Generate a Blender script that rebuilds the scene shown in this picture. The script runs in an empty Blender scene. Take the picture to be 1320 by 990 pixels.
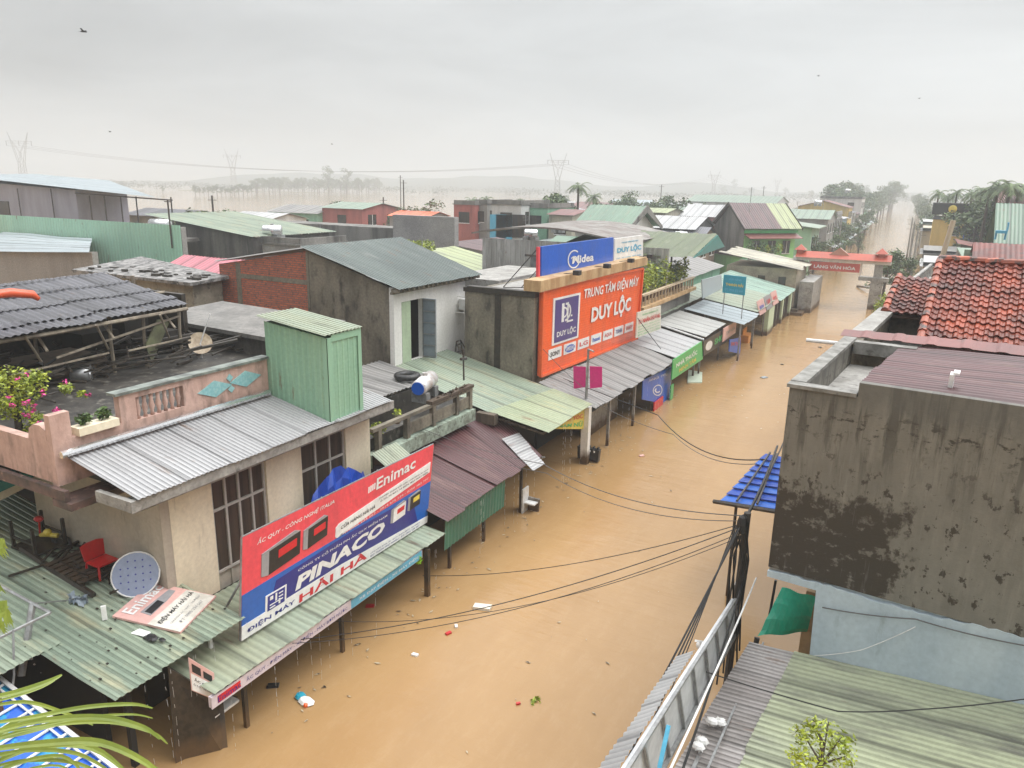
import bpy, bmesh, math, random
from mathutils import Vector, Matrix, noise
random.seed(7)
R = math.radians
# ------------------------------------------------------------------ camera, world, sun, exposure
sc = bpy.context.scene
col = sc.collection
HC, FPX, CX, CY = 10.0, 960.0, 660.0, 495.0
AZ, PITCH, ROLL = R(28.1), R(15.0), R(1.15)
fwd = Vector((-math.sin(AZ)*math.cos(PITCH), math.cos(AZ)*math.cos(PITCH), -math.sin(PITCH)))
r0 = Vector((math.cos(AZ), math.sin(AZ), 0)); u0 = r0.cross(fwd)
rgt = r0*math.cos(ROLL)+u0*math.sin(ROLL); upv = -r0*math.sin(ROLL)+u0*math.cos(ROLL)
CAM = Vector((0, 0, HC))
cd = bpy.data.cameras.new('camera'); cam = bpy.data.objects.new('camera', cd); col.objects.link(cam)
cam.matrix_world = Matrix(((rgt.x, upv.x, -fwd.x, 0), (rgt.y, upv.y, -fwd.y, 0), (rgt.z, upv.z, -fwd.z, HC), (0, 0, 0, 1)))
cd.sensor_width = 36; cd.lens = 36*FPX/1320; cd.clip_start = .05; cd.clip_end = 20000
sc.camera = cam

w = bpy.data.worlds.new('World'); sc.world = w; w.use_nodes = True
nt = w.node_tree; nt.nodes.clear(); N = nt.nodes.new; L = nt.links.new
out = N('ShaderNodeOutputWorld'); bg = N('ShaderNodeBackground'); bg.inputs['Strength'].default_value = .1
sky = N('ShaderNodeTexSky'); sky.sky_type = 'NISHITA'; sky.sun_disc = False
SUN_EL, SUN_AZ = R(62), R(60)
sky.sun_elevation = SUN_EL; sky.sun_rotation = SUN_AZ
tc = N('ShaderNodeTexCoord'); sep = N('ShaderNodeSeparateXYZ'); L(tc.outputs['Generated'], sep.inputs[0])
mp = N('ShaderNodeMapping'); mp.inputs['Scale'].default_value = (1.0, 1.0, 4.0); L(tc.outputs['Generated'], mp.inputs[0])
nz = N('ShaderNodeTexNoise'); nz.inputs['Scale'].default_value = 3.0; nz.inputs['Detail'].default_value = 4; nz.inputs['Roughness'].default_value = .5; nz.inputs['Distortion'].default_value = .4
L(mp.outputs[0], nz.inputs['Vector'])
def wmath(op, a, b=None, c=None):
    n = N('ShaderNodeMath'); n.operation = op
    for i, v in enumerate((a, b, c)):
        if v is None: continue
        if isinstance(v, (int, float)): n.inputs[i].default_value = v
        else: L(v, n.inputs[i])
    return n.outputs[0]
ramp = N('ShaderNodeValToRGB'); L(sep.outputs['Z'], ramp.inputs[0])
els = ramp.color_ramp.elements
els[0].position = 0.0; els[0].color = (.48, .485, .48, 1)
els[1].position = 1.0; els[1].color = (2.75, 2.76, 2.78, 1)
for p, c in ((.10, (.43, .44, .44, 1)), (.22, (.43, .44, .44, 1)), (.34, (.52, .53, .53, 1)), (.6, (1.95, 1.96, 1.97, 1))):
    e = els.new(p); e.color = c
# cloud field: brighter towards the right of the street, softly mottled
dotv = N('ShaderNodeVectorMath'); dotv.operation = 'DOT_PRODUCT'; L(tc.outputs['Generated'], dotv.inputs[0]); dotv.inputs[1].default_value = (.35, .93, 0)
az = wmath('MULTIPLY', wmath('SUBTRACT', dotv.outputs['Value'], .45), .42)
cl = wmath('MULTIPLY', wmath('SUBTRACT', nz.outputs['Fac'], .5), .75)
fac = wmath('MULTIPLY', wmath('ADD', wmath('ADD', az, cl), .98), 12.5)
mul = N('ShaderNodeVectorMath'); mul.operation = 'SCALE'; L(ramp.outputs[0], mul.inputs[0]); L(fac, mul.inputs['Scale'])
mix = N('ShaderNodeMix'); mix.data_type = 'RGBA'; mix.inputs['Factor'].default_value = .965
L(sky.outputs[0], mix.inputs[6]); L(mul.outputs[0], mix.inputs[7]); L(mix.outputs[2], bg.inputs['Color']); L(bg.outputs[0], out.inputs[0])
sd = bpy.data.lights.new('sun', 'SUN'); sd.energy = 1.5; sd.angle = R(35); sd.color = (1, .98, .95)
so = bpy.data.objects.new('sun', sd); col.objects.link(so)
sv = Vector((math.sin(SUN_AZ)*math.cos(SUN_EL), math.cos(SUN_AZ)*math.cos(SUN_EL), math.sin(SUN_EL)))
so.rotation_euler = (-sv).to_track_quat('-Z', 'Y').to_euler()
sc.view_settings.view_transform = 'Standard'; sc.view_settings.look = 'None'; sc.view_settings.exposure = 0.27; sc.view_settings.gamma = 1
sc.render.engine = 'CYCLES'; sc.cycles.use_denoising = True
sc.cycles.volume_bounces = 1; sc.cycles.max_bounces = 6; sc.cycles.diffuse_bounces = 3; sc.cycles.caustics_reflective = False; sc.cycles.caustics_refractive = False

# ------------------------------------------------------------------ sight lines met with real planes (walls, eaves, ground)
def ray(px, py): return fwd + rgt*((px-CX)/FPX) - upv*((py-CY)/FPX)
def on_z(px, py, z=0.0): d = ray(px, py); return CAM + d*((z-HC)/d.z)
def on_x(px, py, x): d = ray(px, py); return CAM + d*(x/d.x)
def on_y(px, py, y): d = ray(px, py); return CAM + d*(y/d.y)
def on_d(px, py, dist): d = ray(px, py); return CAM + d.normalized()*dist
V = Vector

# ------------------------------------------------------------------ materials
MATS = {}
def mat(name, c1, c2=None, rough=.5, metal=0.0, scale=2.0, streak=0, detail=6, lo=.4, hi=.62, c3=None, s3=9.0, lo3=.55, hi3=.7, bump=0.0, bscale=30.0, uv=False, island=0.0, spec=.5, extra=None):
    """c1 base, c2 patches (noise), c3 finer stains; streak>0 stretches the patches along z (or along v with uv)."""
    if name in MATS: return MATS[name]
    m = bpy.data.materials.new(name); m.use_nodes = True; nt = m.node_tree; ns = nt.nodes; ln = nt.links.new
    b = ns['Principled BSDF']; b.inputs['Roughness'].default_value = rough; b.inputs['Metallic'].default_value = metal
    b.inputs['Specular IOR Level'].default_value = spec
    tc = ns.new('ShaderNodeTexCoord'); src = tc.outputs['UV' if uv else 'Object']
    if not uv:                       # world-sized pattern that differs between things
        geo = ns.new('ShaderNodeNewGeometry'); src = geo.outputs['Position']
    cur = None
    def rgb(c):
        n = ns.new('ShaderNodeRGB'); n.outputs[0].default_value = (*c, 1); return n.outputs[0]
    def nz(sc_, vec_scale, det=detail):
        mp = ns.new('ShaderNodeMapping'); mp.inputs['Scale'].default_value = vec_scale; ln(src, mp.inputs[0])
        n = ns.new('ShaderNodeTexNoise'); n.inputs['Scale'].default_value = sc_; n.inputs['Detail'].default_value = det; n.inputs['Roughness'].default_value = .62
        ln(mp.outputs[0], n.inputs['Vector']); return n.outputs['Fac']
    def blend(a, bcol, f, lo, hi):
        mr = ns.new('ShaderNodeMapRange'); mr.inputs[1].default_value = lo; mr.inputs[2].default_value = hi; ln(f, mr.inputs[0])
        x = ns.new('ShaderNodeMix'); x.data_type = 'RGBA'; ln(mr.outputs[0], x.inputs[0]); ln(a, x.inputs[6]); ln(bcol, x.inputs[7]); return x.outputs[2]
    cur = rgb(c1)
    st = (1, 1, 1) if not streak else ((1, 1/streak, 1) if uv else (1, 1, 1/streak))
    if c2: cur = blend(cur, rgb(c2), nz(scale, st), lo, hi)
    if c3: cur = blend(cur, rgb(c3), nz(s3, (1, 1, 1) if not streak else st), lo3, hi3)
    if uv: cur = blend(cur, rgb((.15, .085, .05)), nz(3.3, (1, .22, 1), 8), .62, .72)
    # fine value variation everywhere
    f = nz(11, (1, 1, 1), 6)
    mr = ns.new('ShaderNodeMapRange'); mr.inputs[1].default_value = .3; mr.inputs[2].default_value = .7; gr_ = 1.0 if any(k in name for k in ('concrete', 'render', 'wall', 'brick', 'slab')) else .4; mr.inputs[3].default_value = 1-.26*gr_; mr.inputs[4].default_value = 1+.2*gr_; ln(f, mr.inputs[0])
    val = mr.outputs[0]
    if uv:
        an = ns.new('ShaderNodeAttribute'); an.attribute_name = 'dirt'; m3 = ns.new('ShaderNodeMapRange'); m3.inputs[2].default_value = 2.0; m3.inputs[3].default_value = 1.12; m3.inputs[4].default_value = .5; ln(an.outputs['Fac'], m3.inputs[0])  # groove shade painted into the colour so the ridges stand out; laps darkened too
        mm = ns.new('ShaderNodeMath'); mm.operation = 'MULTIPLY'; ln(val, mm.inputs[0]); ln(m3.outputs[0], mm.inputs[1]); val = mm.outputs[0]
    if island:
        g = ns.new('ShaderNodeNewGeometry'); m2 = ns.new('ShaderNodeMapRange'); m2.inputs[3].default_value = 1-island; m2.inputs[4].default_value = 1+island; ln(g.outputs['Random Per Island'], m2.inputs[0])
        mm = ns.new('ShaderNodeMath'); mm.operation = 'MULTIPLY'; ln(val, mm.inputs[0]); ln(m2.outputs[0], mm.inputs[1]); val = mm.outputs[0]
    if not uv and any(k in name for k in ('concrete', 'wall', 'plaster', 'render', 'steel', 'wood')):   # wet, muddy tide mark above the flood level
        sz = ns.new('ShaderNodeSeparateXYZ'); ln(src, sz.inputs[0]); az_ = ns.new('ShaderNodeMath'); az_.operation = 'MULTIPLY_ADD'; ln(nz(2.5, (1, 1, .3), 4), az_.inputs[0]); az_.inputs[1].default_value = -.7; ln(sz.outputs['Z'], az_.inputs[2])
        cur = blend(rgb((.10, .06, .03)), cur, az_.outputs[0], -.12, .18)
    sc2 = ns.new('ShaderNodeVectorMath'); sc2.operation = 'SCALE'; ln(cur, sc2.inputs[0]); ln(val, sc2.inputs['Scale'])
    ln(sc2.outputs[0], b.inputs['Base Color'])
    if bump:
        bn = ns.new('ShaderNodeBump'); bn.inputs['Strength'].default_value = bump; bn.inputs['Distance'].default_value = .02
        ln(nz(bscale, (1, 1, 1), 4), bn.inputs['Height']); ln(bn.outputs[0], b.inputs['Normal'])
    if extra: extra(m, ns, ln, b)
    MATS[name] = m; return m
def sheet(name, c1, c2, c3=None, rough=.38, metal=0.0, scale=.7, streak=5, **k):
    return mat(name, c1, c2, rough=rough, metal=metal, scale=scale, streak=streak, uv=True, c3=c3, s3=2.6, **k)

concrete = mat('grey_concrete', (.21, .185, .14), (.115, .10, .075), rough=.8, scale=1.3, streak=2.2, c3=(.045, .04, .032), s3=2.6, lo3=.56, hi3=.72, bump=.4)
concrete_far = mat('weathered_concrete', (.22, .21, .19), (.11, .105, .095), rough=.8, scale=.6, streak=8, c3=(.06, .055, .05), s3=1.2, lo3=.55, hi3=.72)
concrete_pale = mat('pale_concrete', (.36, .35, .325), (.23, .22, .20), rough=.6, scale=1.5, c3=(.12, .11, .1), s3=5, bump=.2)
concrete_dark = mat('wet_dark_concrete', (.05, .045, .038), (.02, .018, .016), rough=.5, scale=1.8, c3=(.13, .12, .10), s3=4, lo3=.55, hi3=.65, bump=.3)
cream = mat('cream_plaster', (.78, .70, .53), (.68, .60, .44), rough=.7, scale=1.2, streak=5, c3=(.35, .30, .22), s3=2.6, lo3=.62, hi3=.8)
beige = mat('beige_plaster', (.44, .38, .30), (.34, .30, .24), rough=.75, scale=1.0, streak=4, c3=(.16, .14, .11), s3=3, lo3=.62, hi3=.78)
white = mat('white_plaster', (.80, .79, .76), (.70, .69, .65), rough=.6, scale=1.4, streak=4, c3=(.30, .28, .24), s3=2.5, lo3=.68, hi3=.85)
white_paint = mat('white_paint', (.75, .75, .74), (.58, .58, .56), rough=.4, scale=3)
pink = mat('pink_plaster', (.55, .37, .31), (.42, .27, .22), rough=.75, scale=2.0, streak=3, c3=(.15, .11, .09), s3=3.2, lo3=.50, hi3=.72, bump=.3)
blue_old = mat('pale_blue_plaster', (.46, .54, .58), (.38, .46, .51), rough=.6, scale=1.1, streak=4, c3=(.28, .33, .35), s3=4, lo3=.6, hi3=.75)
lilac = mat('lilac_plaster', (.30, .30, .36), (.24, .24, .29), rough=.7, scale=1, streak=4)
mint_wall = mat('mint_plaster', (.40, .58, .46), (.30, .46, .36), rough=.6, scale=1, streak=4)
lime_wall = mat('lime_plaster', (.28, .62, .22), (.22, .50, .18), rough=.6, scale=1, streak=4)
brown_wall = mat('brown_plaster', (.13, .065, .045), (.08, .045, .035), rough=.6, scale=2, streak=2)
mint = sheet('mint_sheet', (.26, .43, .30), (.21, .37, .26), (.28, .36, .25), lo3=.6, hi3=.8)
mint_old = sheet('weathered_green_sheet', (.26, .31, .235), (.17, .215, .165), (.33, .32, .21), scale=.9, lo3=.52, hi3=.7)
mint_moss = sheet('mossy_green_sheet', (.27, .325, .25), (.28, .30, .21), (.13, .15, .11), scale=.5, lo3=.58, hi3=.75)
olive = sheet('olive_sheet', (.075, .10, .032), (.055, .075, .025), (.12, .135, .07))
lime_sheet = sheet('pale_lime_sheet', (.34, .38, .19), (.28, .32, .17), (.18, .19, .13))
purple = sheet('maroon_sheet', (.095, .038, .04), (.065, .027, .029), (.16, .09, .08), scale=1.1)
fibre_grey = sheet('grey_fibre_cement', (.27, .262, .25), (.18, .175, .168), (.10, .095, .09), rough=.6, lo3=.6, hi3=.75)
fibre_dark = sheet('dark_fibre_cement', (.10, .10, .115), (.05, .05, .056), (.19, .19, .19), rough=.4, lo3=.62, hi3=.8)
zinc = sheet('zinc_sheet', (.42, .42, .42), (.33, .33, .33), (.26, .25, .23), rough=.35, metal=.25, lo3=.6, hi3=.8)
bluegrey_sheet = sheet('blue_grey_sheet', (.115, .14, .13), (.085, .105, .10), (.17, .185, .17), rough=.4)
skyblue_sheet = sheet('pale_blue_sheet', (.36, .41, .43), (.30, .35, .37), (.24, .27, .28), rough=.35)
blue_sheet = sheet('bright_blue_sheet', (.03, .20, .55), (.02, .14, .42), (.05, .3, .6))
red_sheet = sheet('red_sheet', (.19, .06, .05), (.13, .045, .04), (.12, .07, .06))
tile = mat('clay_tile', (.29, .062, .03), (.12, .032, .024), rough=.42, scale=.9, c3=(.05, .028, .024), s3=1.6, lo3=.48, hi3=.70, island=.28)
ridge_m = mat('ridge_clay', (.36, .085, .04), (.20, .05, .03), rough=.45, scale=2.5, c3=(.05, .035, .03), s3=5, lo3=.5, hi3=.62, island=.3)
tile_far = mat('far_red_tile', (.20, .045, .03), (.12, .038, .03), rough=.5, scale=1.2, c3=(.08, .05, .045), s3=3)
brick_m = None
def brick_extra(m, ns, ln, b):
    geo = ns.new('ShaderNodeNewGeometry'); sp = ns.new('ShaderNodeSeparateXYZ'); ln(geo.outputs['Position'], sp.inputs[0])
    cb = ns.new('ShaderNodeCombineXYZ'); ln(sp.outputs['X'], cb.inputs['X']); ln(sp.outputs['Z'], cb.inputs['Y'])
    bt = ns.new('ShaderNodeTexBrick'); ln(cb.outputs[0], bt.inputs['Vector']); bt.inputs['Scale'].default_value = 1
    bt.inputs['Brick Width'].default_value = .2; bt.inputs['Row Height'].default_value = .085; bt.inputs['Mortar Size'].default_value = .012
    bt.inputs['Color1'].default_value = (.52, .14, .07, 1); bt.inputs['Color2'].default_value = (.34, .10, .06, 1); bt.inputs['Mortar'].default_value = (.17, .12, .10, 1)
    n = ns.new('ShaderNodeTexNoise'); n.inputs['Scale'].default_value = 7; ln(geo.outputs['Position'], n.inputs['Vector'])
    mr = ns.new('ShaderNodeMapRange'); mr.inputs[1].default_value = .55; mr.inputs[2].default_value = .7; ln(n.outputs['Fac'], mr.inputs[0])
    x = ns.new('ShaderNodeMix'); x.data_type = 'RGBA'; ln(mr.outputs[0], x.inputs[0]); ln(bt.outputs['Color'], x.inputs[6]); x.inputs[7].default_value = (.12, .08, .065, 1)
    ln(x.outputs[2], b.inputs['Base Color'])
    bp = ns.new('ShaderNodeBump'); bp.inputs['Distance'].default_value = .02; ln(bt.outputs['Fac'], bp.inputs['Height']); bp.invert = True; ln(bp.outputs[0], b.inputs['Normal'])
brick_m = mat('red_brick', (.4, .1, .05), rough=.85, extra=brick_extra)
def mould_extra(m, ns, ln, b):
    """bare render with big black mould fields that have ragged outlines (they belong to the wall)"""
    tc = ns.new('ShaderNodeTexCoord'); sp = ns.new('ShaderNodeSeparateXYZ'); ln(tc.outputs['UV'], sp.inputs[0])
    def nzz(s, vs, d=6, vec=None):
        mp = ns.new('ShaderNodeMapping'); mp.inputs['Scale'].default_value = vs; ln(tc.outputs['UV'], mp.inputs[0])
        n = ns.new('ShaderNodeTexNoise'); n.inputs['Scale'].default_value = s; n.inputs['Detail'].default_value = d; n.inputs['Roughness'].default_value = .68; ln(mp.outputs[0], n.inputs['Vector']); return n.outputs['Fac']
    def mth(op, *a):
        n = ns.new('ShaderNodeMath'); n.operation = op
        for i, v in enumerate(a):
            if isinstance(v, (int, float)): n.inputs[i].default_value = v
            else: ln(v, n.inputs[i])
        return n.outputs[0]
    def rng(f, lo, hi, a=0, bb=1):
        r = ns.new('ShaderNodeMapRange'); r.inputs[1].default_value = lo; r.inputs[2].default_value = hi; r.inputs[3].default_value = a; r.inputs[4].default_value = bb; ln(f, r.inputs[0]); return r.outputs[0]
    def mixc(f, a, c):
        x = ns.new('ShaderNodeMix'); x.data_type = 'RGBA'; ln(f, x.inputs[0])
        if isinstance(a, tuple): x.inputs[6].default_value = (*a, 1)
        else: ln(a, x.inputs[6])
        x.inputs[7].default_value = (*c, 1); return x.outputs[2]
    u, v = sp.outputs['X'], sp.outputs['Y']          # metres along the wall, metres up
    base = mixc(rng(nzz(1.6, (1.4, .5, 1)), .35, .65), (.19, .178, .15), (.14, .13, .108))
    base = mixc(rng(nzz(9, (1, .12, 1), 3), .5, .8, 0, .5), base, (.26, .24, .20))
    rag = mth('MULTIPLY', mth('SUBTRACT', nzz(2.2, (1, .8, 1)), .5), 1.6)
    # left dark field between v 3.8 and 5.45, fading out beyond u 1.6
    d = mth('MINIMUM', mth('SUBTRACT', 5.45, v), mth('MULTIPLY', mth('SUBTRACT', 2.05, u), 1.1))
    d = mth('ADD', mth('ADD', d, rag), mth('MULTIPLY', mth('SUBTRACT', nzz(7, (1, .7, 1)), .5), 1.3))
    hole = rng(nzz(3.4, (1, 1.2, 1)), .56, .62)
    fld = mth('MULTIPLY', rng(d, .05, .28), mth('SUBTRACT', 1.0, mth('MULTIPLY', hole, .75)))
    base = mixc(fld, base, (.042, .033, .024))
    sp2 = mth('MULTIPLY', rng(nzz(3.4, (1.7, 1.1, 1), 8), .575, .61), rng(v, 6.3, 5.6, .25, 1))
    base = mixc(sp2, base, (.045, .036, .026))
    drip = mth('MULTIPLY', rng(nzz(5.5, (1, .09, 1), 5), .50, .60), rng(mth('ADD', v, mth('MULTIPLY', nzz(2.5, (1, .3, 1)), 1.6)), 6.0, 7.4, 0, .85))
    base = mixc(drip, base, (.055, .05, .04))
    pale = mth('MULTIPLY', rng(nzz(7, (1, .06, 1), 4), .6, .7), .35)
    base = mixc(pale, base, (.27, .26, .23))
    top = mth('ADD', mth('SUBTRACT', v, 6.62), mth('MULTIPLY', mth('SUBTRACT', nzz(4, (1.5, .6, 1)), .5), .9))
    base = mixc(rng(top, .0, .35, 0, .65), base, (.10, .098, .088))
    base = mixc(mth('MULTIPLY', rng(nzz(5, (1, 1.6, 1)), .55, .62), mth('MULTIPLY', rng(v, 6.15, 6.4), rng(v, 6.9, 6.6))), base, (.04, .035, .027))
    ln(base, b.inputs['Base Color'])
    bp = ns.new('ShaderNodeBump'); bp.inputs['Distance'].default_value = .015; bp.inputs['Strength'].default_value = .5; ln(nzz(14, (1, 1, 1)), bp.inputs['Height']); ln(bp.outputs[0], b.inputs['Normal'])
mould = mat('mouldy_render', (.2, .2, .2), rough=.6, extra=mould_extra)
steel = mat('grey_steel', (.36, .37, .37), (.25, .25, .25), rough=.4, metal=.5, scale=6)
dark_steel = mat('dark_steel', (.05, .05, .052), (.09, .07, .05), rough=.5, metal=.4, scale=6)
galv = mat('stainless_steel', (.72, .73, .74), rough=.2, metal=.9)
wood = mat('weathered_wood', (.13, .10, .07), (.07, .055, .04), rough=.7, scale=5, streak=6)
wood_pale = mat('pale_weathered_wood', (.28, .24, .18), (.16, .13, .10), rough=.7, scale=5, streak=6)
black = mat('black_rubber', (.015, .015, .016), (.03, .03, .03), rough=.45, scale=8)
charred = mat('wet_black_wood', (.022, .018, .014), (.045, .035, .025), rough=.45, scale=8)
dark_glass = mat('dark_window_glass', (.02, .018, .016), (.05, .035, .022), rough=.08, scale=4, streak=8)
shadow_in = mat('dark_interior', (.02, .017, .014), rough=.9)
curtain = mat('brown_curtain', (.07, .045, .03), (.035, .025, .018), rough=.6, scale=9, streak=30)
cable = mat('black_cable', (.018, .018, .018), rough=.5)
cable_grey = mat('grey_cable', (.10, .10, .10), rough=.5)
def paint(name, c, rough=.3): return mat(name, c, tuple(x*.84+.01 for x in c), rough=rough, scale=1.3, streak=4, c3=tuple(x*.62+.02 for x in c), s3=3.1, lo3=.58, hi3=.85, bump=.35, bscale=3.5)
P = dict(coral=paint('coral_print', (.78, .075, .10)), navy=paint('navy_print', (.025, .03, .22)), royal=paint('royal_blue_print', (.02, .12, .45)),
         whitep=paint('white_print', (.80, .80, .78)), redp=paint('red_print', (.62, .02, .03)), blackp=paint('black_print', (.02, .02, .022)),
         orange=paint('orange_sheet', (.85, .12, .018)), midblue=paint('strong_blue_print', (.008, .10, .52)), magenta=paint('magenta_cloth', (.62, .015, .20)),
         purplep=paint('violet_print', (.07, .05, .22)), green=paint('green_print', (.06, .42, .12)), cyan=paint('cyan_print', (.02, .32, .45)), yellow=paint('yellow_print', (.70, .55, .08)),
         tarp=paint('blue_tarpaulin', (.012, .07, .42)), red=paint('red_plastic', (.50, .012, .012)), gtarp=paint('green_tarpaulin', (.02, .40, .25)), tan=mat('tan_coping', (.52, .36, .19), (.38, .22, .10), rough=.6, scale=2, streak=4),
         palepink=paint('faded_pink_print', (.70, .42, .38)), skyb=paint('sky_blue_print', (.10, .42, .62)), greyp=paint('grey_print', (.3, .3, .31)), teal=paint('teal_paint', (.03, .22, .20)), dots=paint('slate_blue_plate', (.22, .26, .36)),
         turq=mat('turquoise_tile', (.20, .42, .44), (.30, .50, .50), rough=.3, scale=14), palegreen=paint('pale_green_paint', (.42, .52, .36)), bluegrey=paint('blue_grey_paint', (.24, .29, .34)))
leaf_y = mat('yellow_green_leaves', (.33, .38, .035), (.19, .25, .025), rough=.5, scale=3, island=.5)
leaf = mat('green_leaves', (.09, .15, .04), (.055, .095, .028), rough=.55, scale=1.5, island=.5)
leaf_d = mat('dark_green_leaves', (.12, .17, .065), (.075, .11, .045), rough=.6, scale=.7, island=.5)
leaf_far = mat('grey_green_leaves', (.07, .09, .055), (.045, .06, .04), rough=.7, scale=.4, island=.4)
frond_m = mat('pale_palm_leaf', (.20, .25, .035), (.13, .18, .025), rough=.4, scale=4, island=.3)
blossom = mat('pink_blossom', (.62, .05, .25), rough=.6, island=.4)
bark = mat('bark', (.10, .075, .055), (.06, .045, .035), rough=.9, scale=6)
mat_bird = mat('dark_feathers', (.02, .02, .02), rough=.8)

# ------------------------------------------------------------------ mesh building
SPLIT = {'post', 'ledge', 'leaf_tips', 'truss_',  'column', 'hanger', 'pillar', 'capital', 'baluster', 'diamond_tile', 'strut'}
class MB:
    def __init__(s, M=None): s.v = []; s.f = []; s.uv = []; s.M = M; s.dirt = {}
    def add(s, vs, fs, uvs=None):
        n = len(s.v)
        s.v += [(s.M @ V(p)) if s.M else V(p) for p in vs]
        for i, f in enumerate(fs):
            s.f.append(tuple(n+k for k in f)); s.uv.append(uvs[i] if uvs else None)
        return s
    def box(s, a, b):
        x0, y0, z0 = (min(a[i], b[i]) for i in range(3)); x1, y1, z1 = (max(a[i], b[i]) for i in range(3))
        return s.add([(x0,y0,z0),(x1,y0,z0),(x1,y1,z0),(x0,y1,z0),(x0,y0,z1),(x1,y0,z1),(x1,y1,z1),(x0,y1,z1)],
                     [(0,3,2,1),(4,5,6,7),(0,1,5,4),(1,2,6,5),(2,3,7,6),(3,0,4,7)])
    def prism(s, pts, ext):
        """polygon pts (3-D, planar) extruded by vector ext"""
        n = len(pts); e = V(ext); pts = [V(p) for p in pts]
        nrm = (pts[1]-pts[0]).cross(pts[2]-pts[0])
        if nrm.dot(e) > 0: pts = pts[::-1]
        return s.add(pts+[p+e for p in pts], [tuple(range(n)), tuple(range(2*n-1, n-1, -1))]+[(i, n+i, n+(i+1) % n, (i+1) % n)[::1] for i in range(n)])
    def slab(s, a, b, c, d, t):
        a, b, c, d = map(V, (a, b, c, d)); n = (b-a).cross(d-a).normalized()
        if n.z < 0: n = -n
        return s.prism([a, b, c, d], -n*t)
    def tube(s, pts, r, n=6, cap=True):
        pts = [V(p) for p in pts]; rs = r if isinstance(r, (list, tuple)) else [r]*len(pts)
        vs = []; fs = []
        for i, p in enumerate(pts):
            d = (pts[min(i+1, len(pts)-1)]-pts[max(i-1, 0)]).normalized()
            a = d.orthogonal().normalized() if i == 0 else (pa - d*pa.dot(d)).normalized()
            pa = a; b = d.cross(a)
            for k in range(n):
                t = 2*math.pi*k/n; vs.append(p+(a*math.cos(t)+b*math.sin(t))*rs[i])
        for i in range(len(pts)-1):
            for k in range(n): fs.append((i*n+k, i*n+(k+1) % n, (i+1)*n+(k+1) % n, (i+1)*n+k))
        if cap: fs.append(tuple(range(n))[::-1]); fs.append(tuple((len(pts)-1)*n+k for k in range(n)))
        return s.add(vs, fs)
    def bar(s, a, b, w=.04): return s.tube([a, b], w*.7, 4)
    def quad(s, a, b, c, d): return s.add([a, b, c, d], [(0, 1, 2, 3)], [((0, 0), (1, 0), (1, 1), (0, 1))])
    def uvquad(s, pts, uvs): return s.add(pts, [tuple(range(len(pts)))], [uvs])
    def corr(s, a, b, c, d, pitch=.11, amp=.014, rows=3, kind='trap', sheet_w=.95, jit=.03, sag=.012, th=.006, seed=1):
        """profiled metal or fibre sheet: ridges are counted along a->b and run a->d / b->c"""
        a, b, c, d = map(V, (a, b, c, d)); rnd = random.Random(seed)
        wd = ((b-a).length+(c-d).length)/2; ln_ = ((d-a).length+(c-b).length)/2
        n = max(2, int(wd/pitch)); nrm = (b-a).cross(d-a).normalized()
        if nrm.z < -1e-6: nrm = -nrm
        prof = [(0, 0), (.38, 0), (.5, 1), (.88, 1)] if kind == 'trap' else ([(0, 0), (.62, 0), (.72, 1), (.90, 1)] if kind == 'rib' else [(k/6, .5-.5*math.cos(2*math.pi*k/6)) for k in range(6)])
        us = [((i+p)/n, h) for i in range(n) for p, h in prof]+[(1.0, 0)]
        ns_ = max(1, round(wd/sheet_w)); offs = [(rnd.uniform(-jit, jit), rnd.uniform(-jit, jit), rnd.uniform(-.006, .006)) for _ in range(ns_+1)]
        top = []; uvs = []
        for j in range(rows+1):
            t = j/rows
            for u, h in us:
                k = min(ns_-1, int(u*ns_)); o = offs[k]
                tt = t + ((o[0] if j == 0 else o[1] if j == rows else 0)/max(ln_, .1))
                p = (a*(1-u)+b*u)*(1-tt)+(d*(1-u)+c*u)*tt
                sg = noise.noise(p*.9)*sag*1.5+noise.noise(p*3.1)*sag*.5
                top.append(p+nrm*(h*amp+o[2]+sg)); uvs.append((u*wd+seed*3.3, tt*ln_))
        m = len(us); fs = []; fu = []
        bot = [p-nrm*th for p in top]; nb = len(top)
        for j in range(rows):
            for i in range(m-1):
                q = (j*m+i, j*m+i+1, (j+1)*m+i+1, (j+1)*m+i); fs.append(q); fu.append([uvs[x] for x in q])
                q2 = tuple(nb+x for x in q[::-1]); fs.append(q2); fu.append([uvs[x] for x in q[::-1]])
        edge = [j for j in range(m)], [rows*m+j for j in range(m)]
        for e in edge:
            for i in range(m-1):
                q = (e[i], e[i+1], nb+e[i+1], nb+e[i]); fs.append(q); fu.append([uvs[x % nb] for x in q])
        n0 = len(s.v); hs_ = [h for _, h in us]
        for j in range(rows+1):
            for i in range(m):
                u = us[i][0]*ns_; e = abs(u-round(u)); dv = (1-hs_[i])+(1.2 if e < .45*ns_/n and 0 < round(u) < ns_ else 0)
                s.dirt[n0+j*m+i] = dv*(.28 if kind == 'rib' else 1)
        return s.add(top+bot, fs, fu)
    def leaves(s, centre, rad, n, size, rnd, flat=.0):
        c = V(centre); rad = V(rad)
        for _ in range(n):
            d = V((rnd.gauss(0, 1), rnd.gauss(0, 1), rnd.gauss(0, 1))).normalized()*(rnd.random()**.45)
            p = c+V((d.x*rad.x, d.y*rad.y, d.z*rad.z))
            a = V((rnd.uniform(-1, 1), rnd.uniform(-1, 1), rnd.uniform(-.6, .6))).normalized(); b = a.cross(V((rnd.uniform(-1, 1), rnd.uniform(-1, 1), rnd.uniform(-1, 1)))).normalized()
            k = size*rnd.uniform(.6, 1.4)
            s.add([p-a*k, p+b*k*.45, p+a*k, p-b*k*.45], [(0, 1, 2, 3)])
        return s
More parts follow.
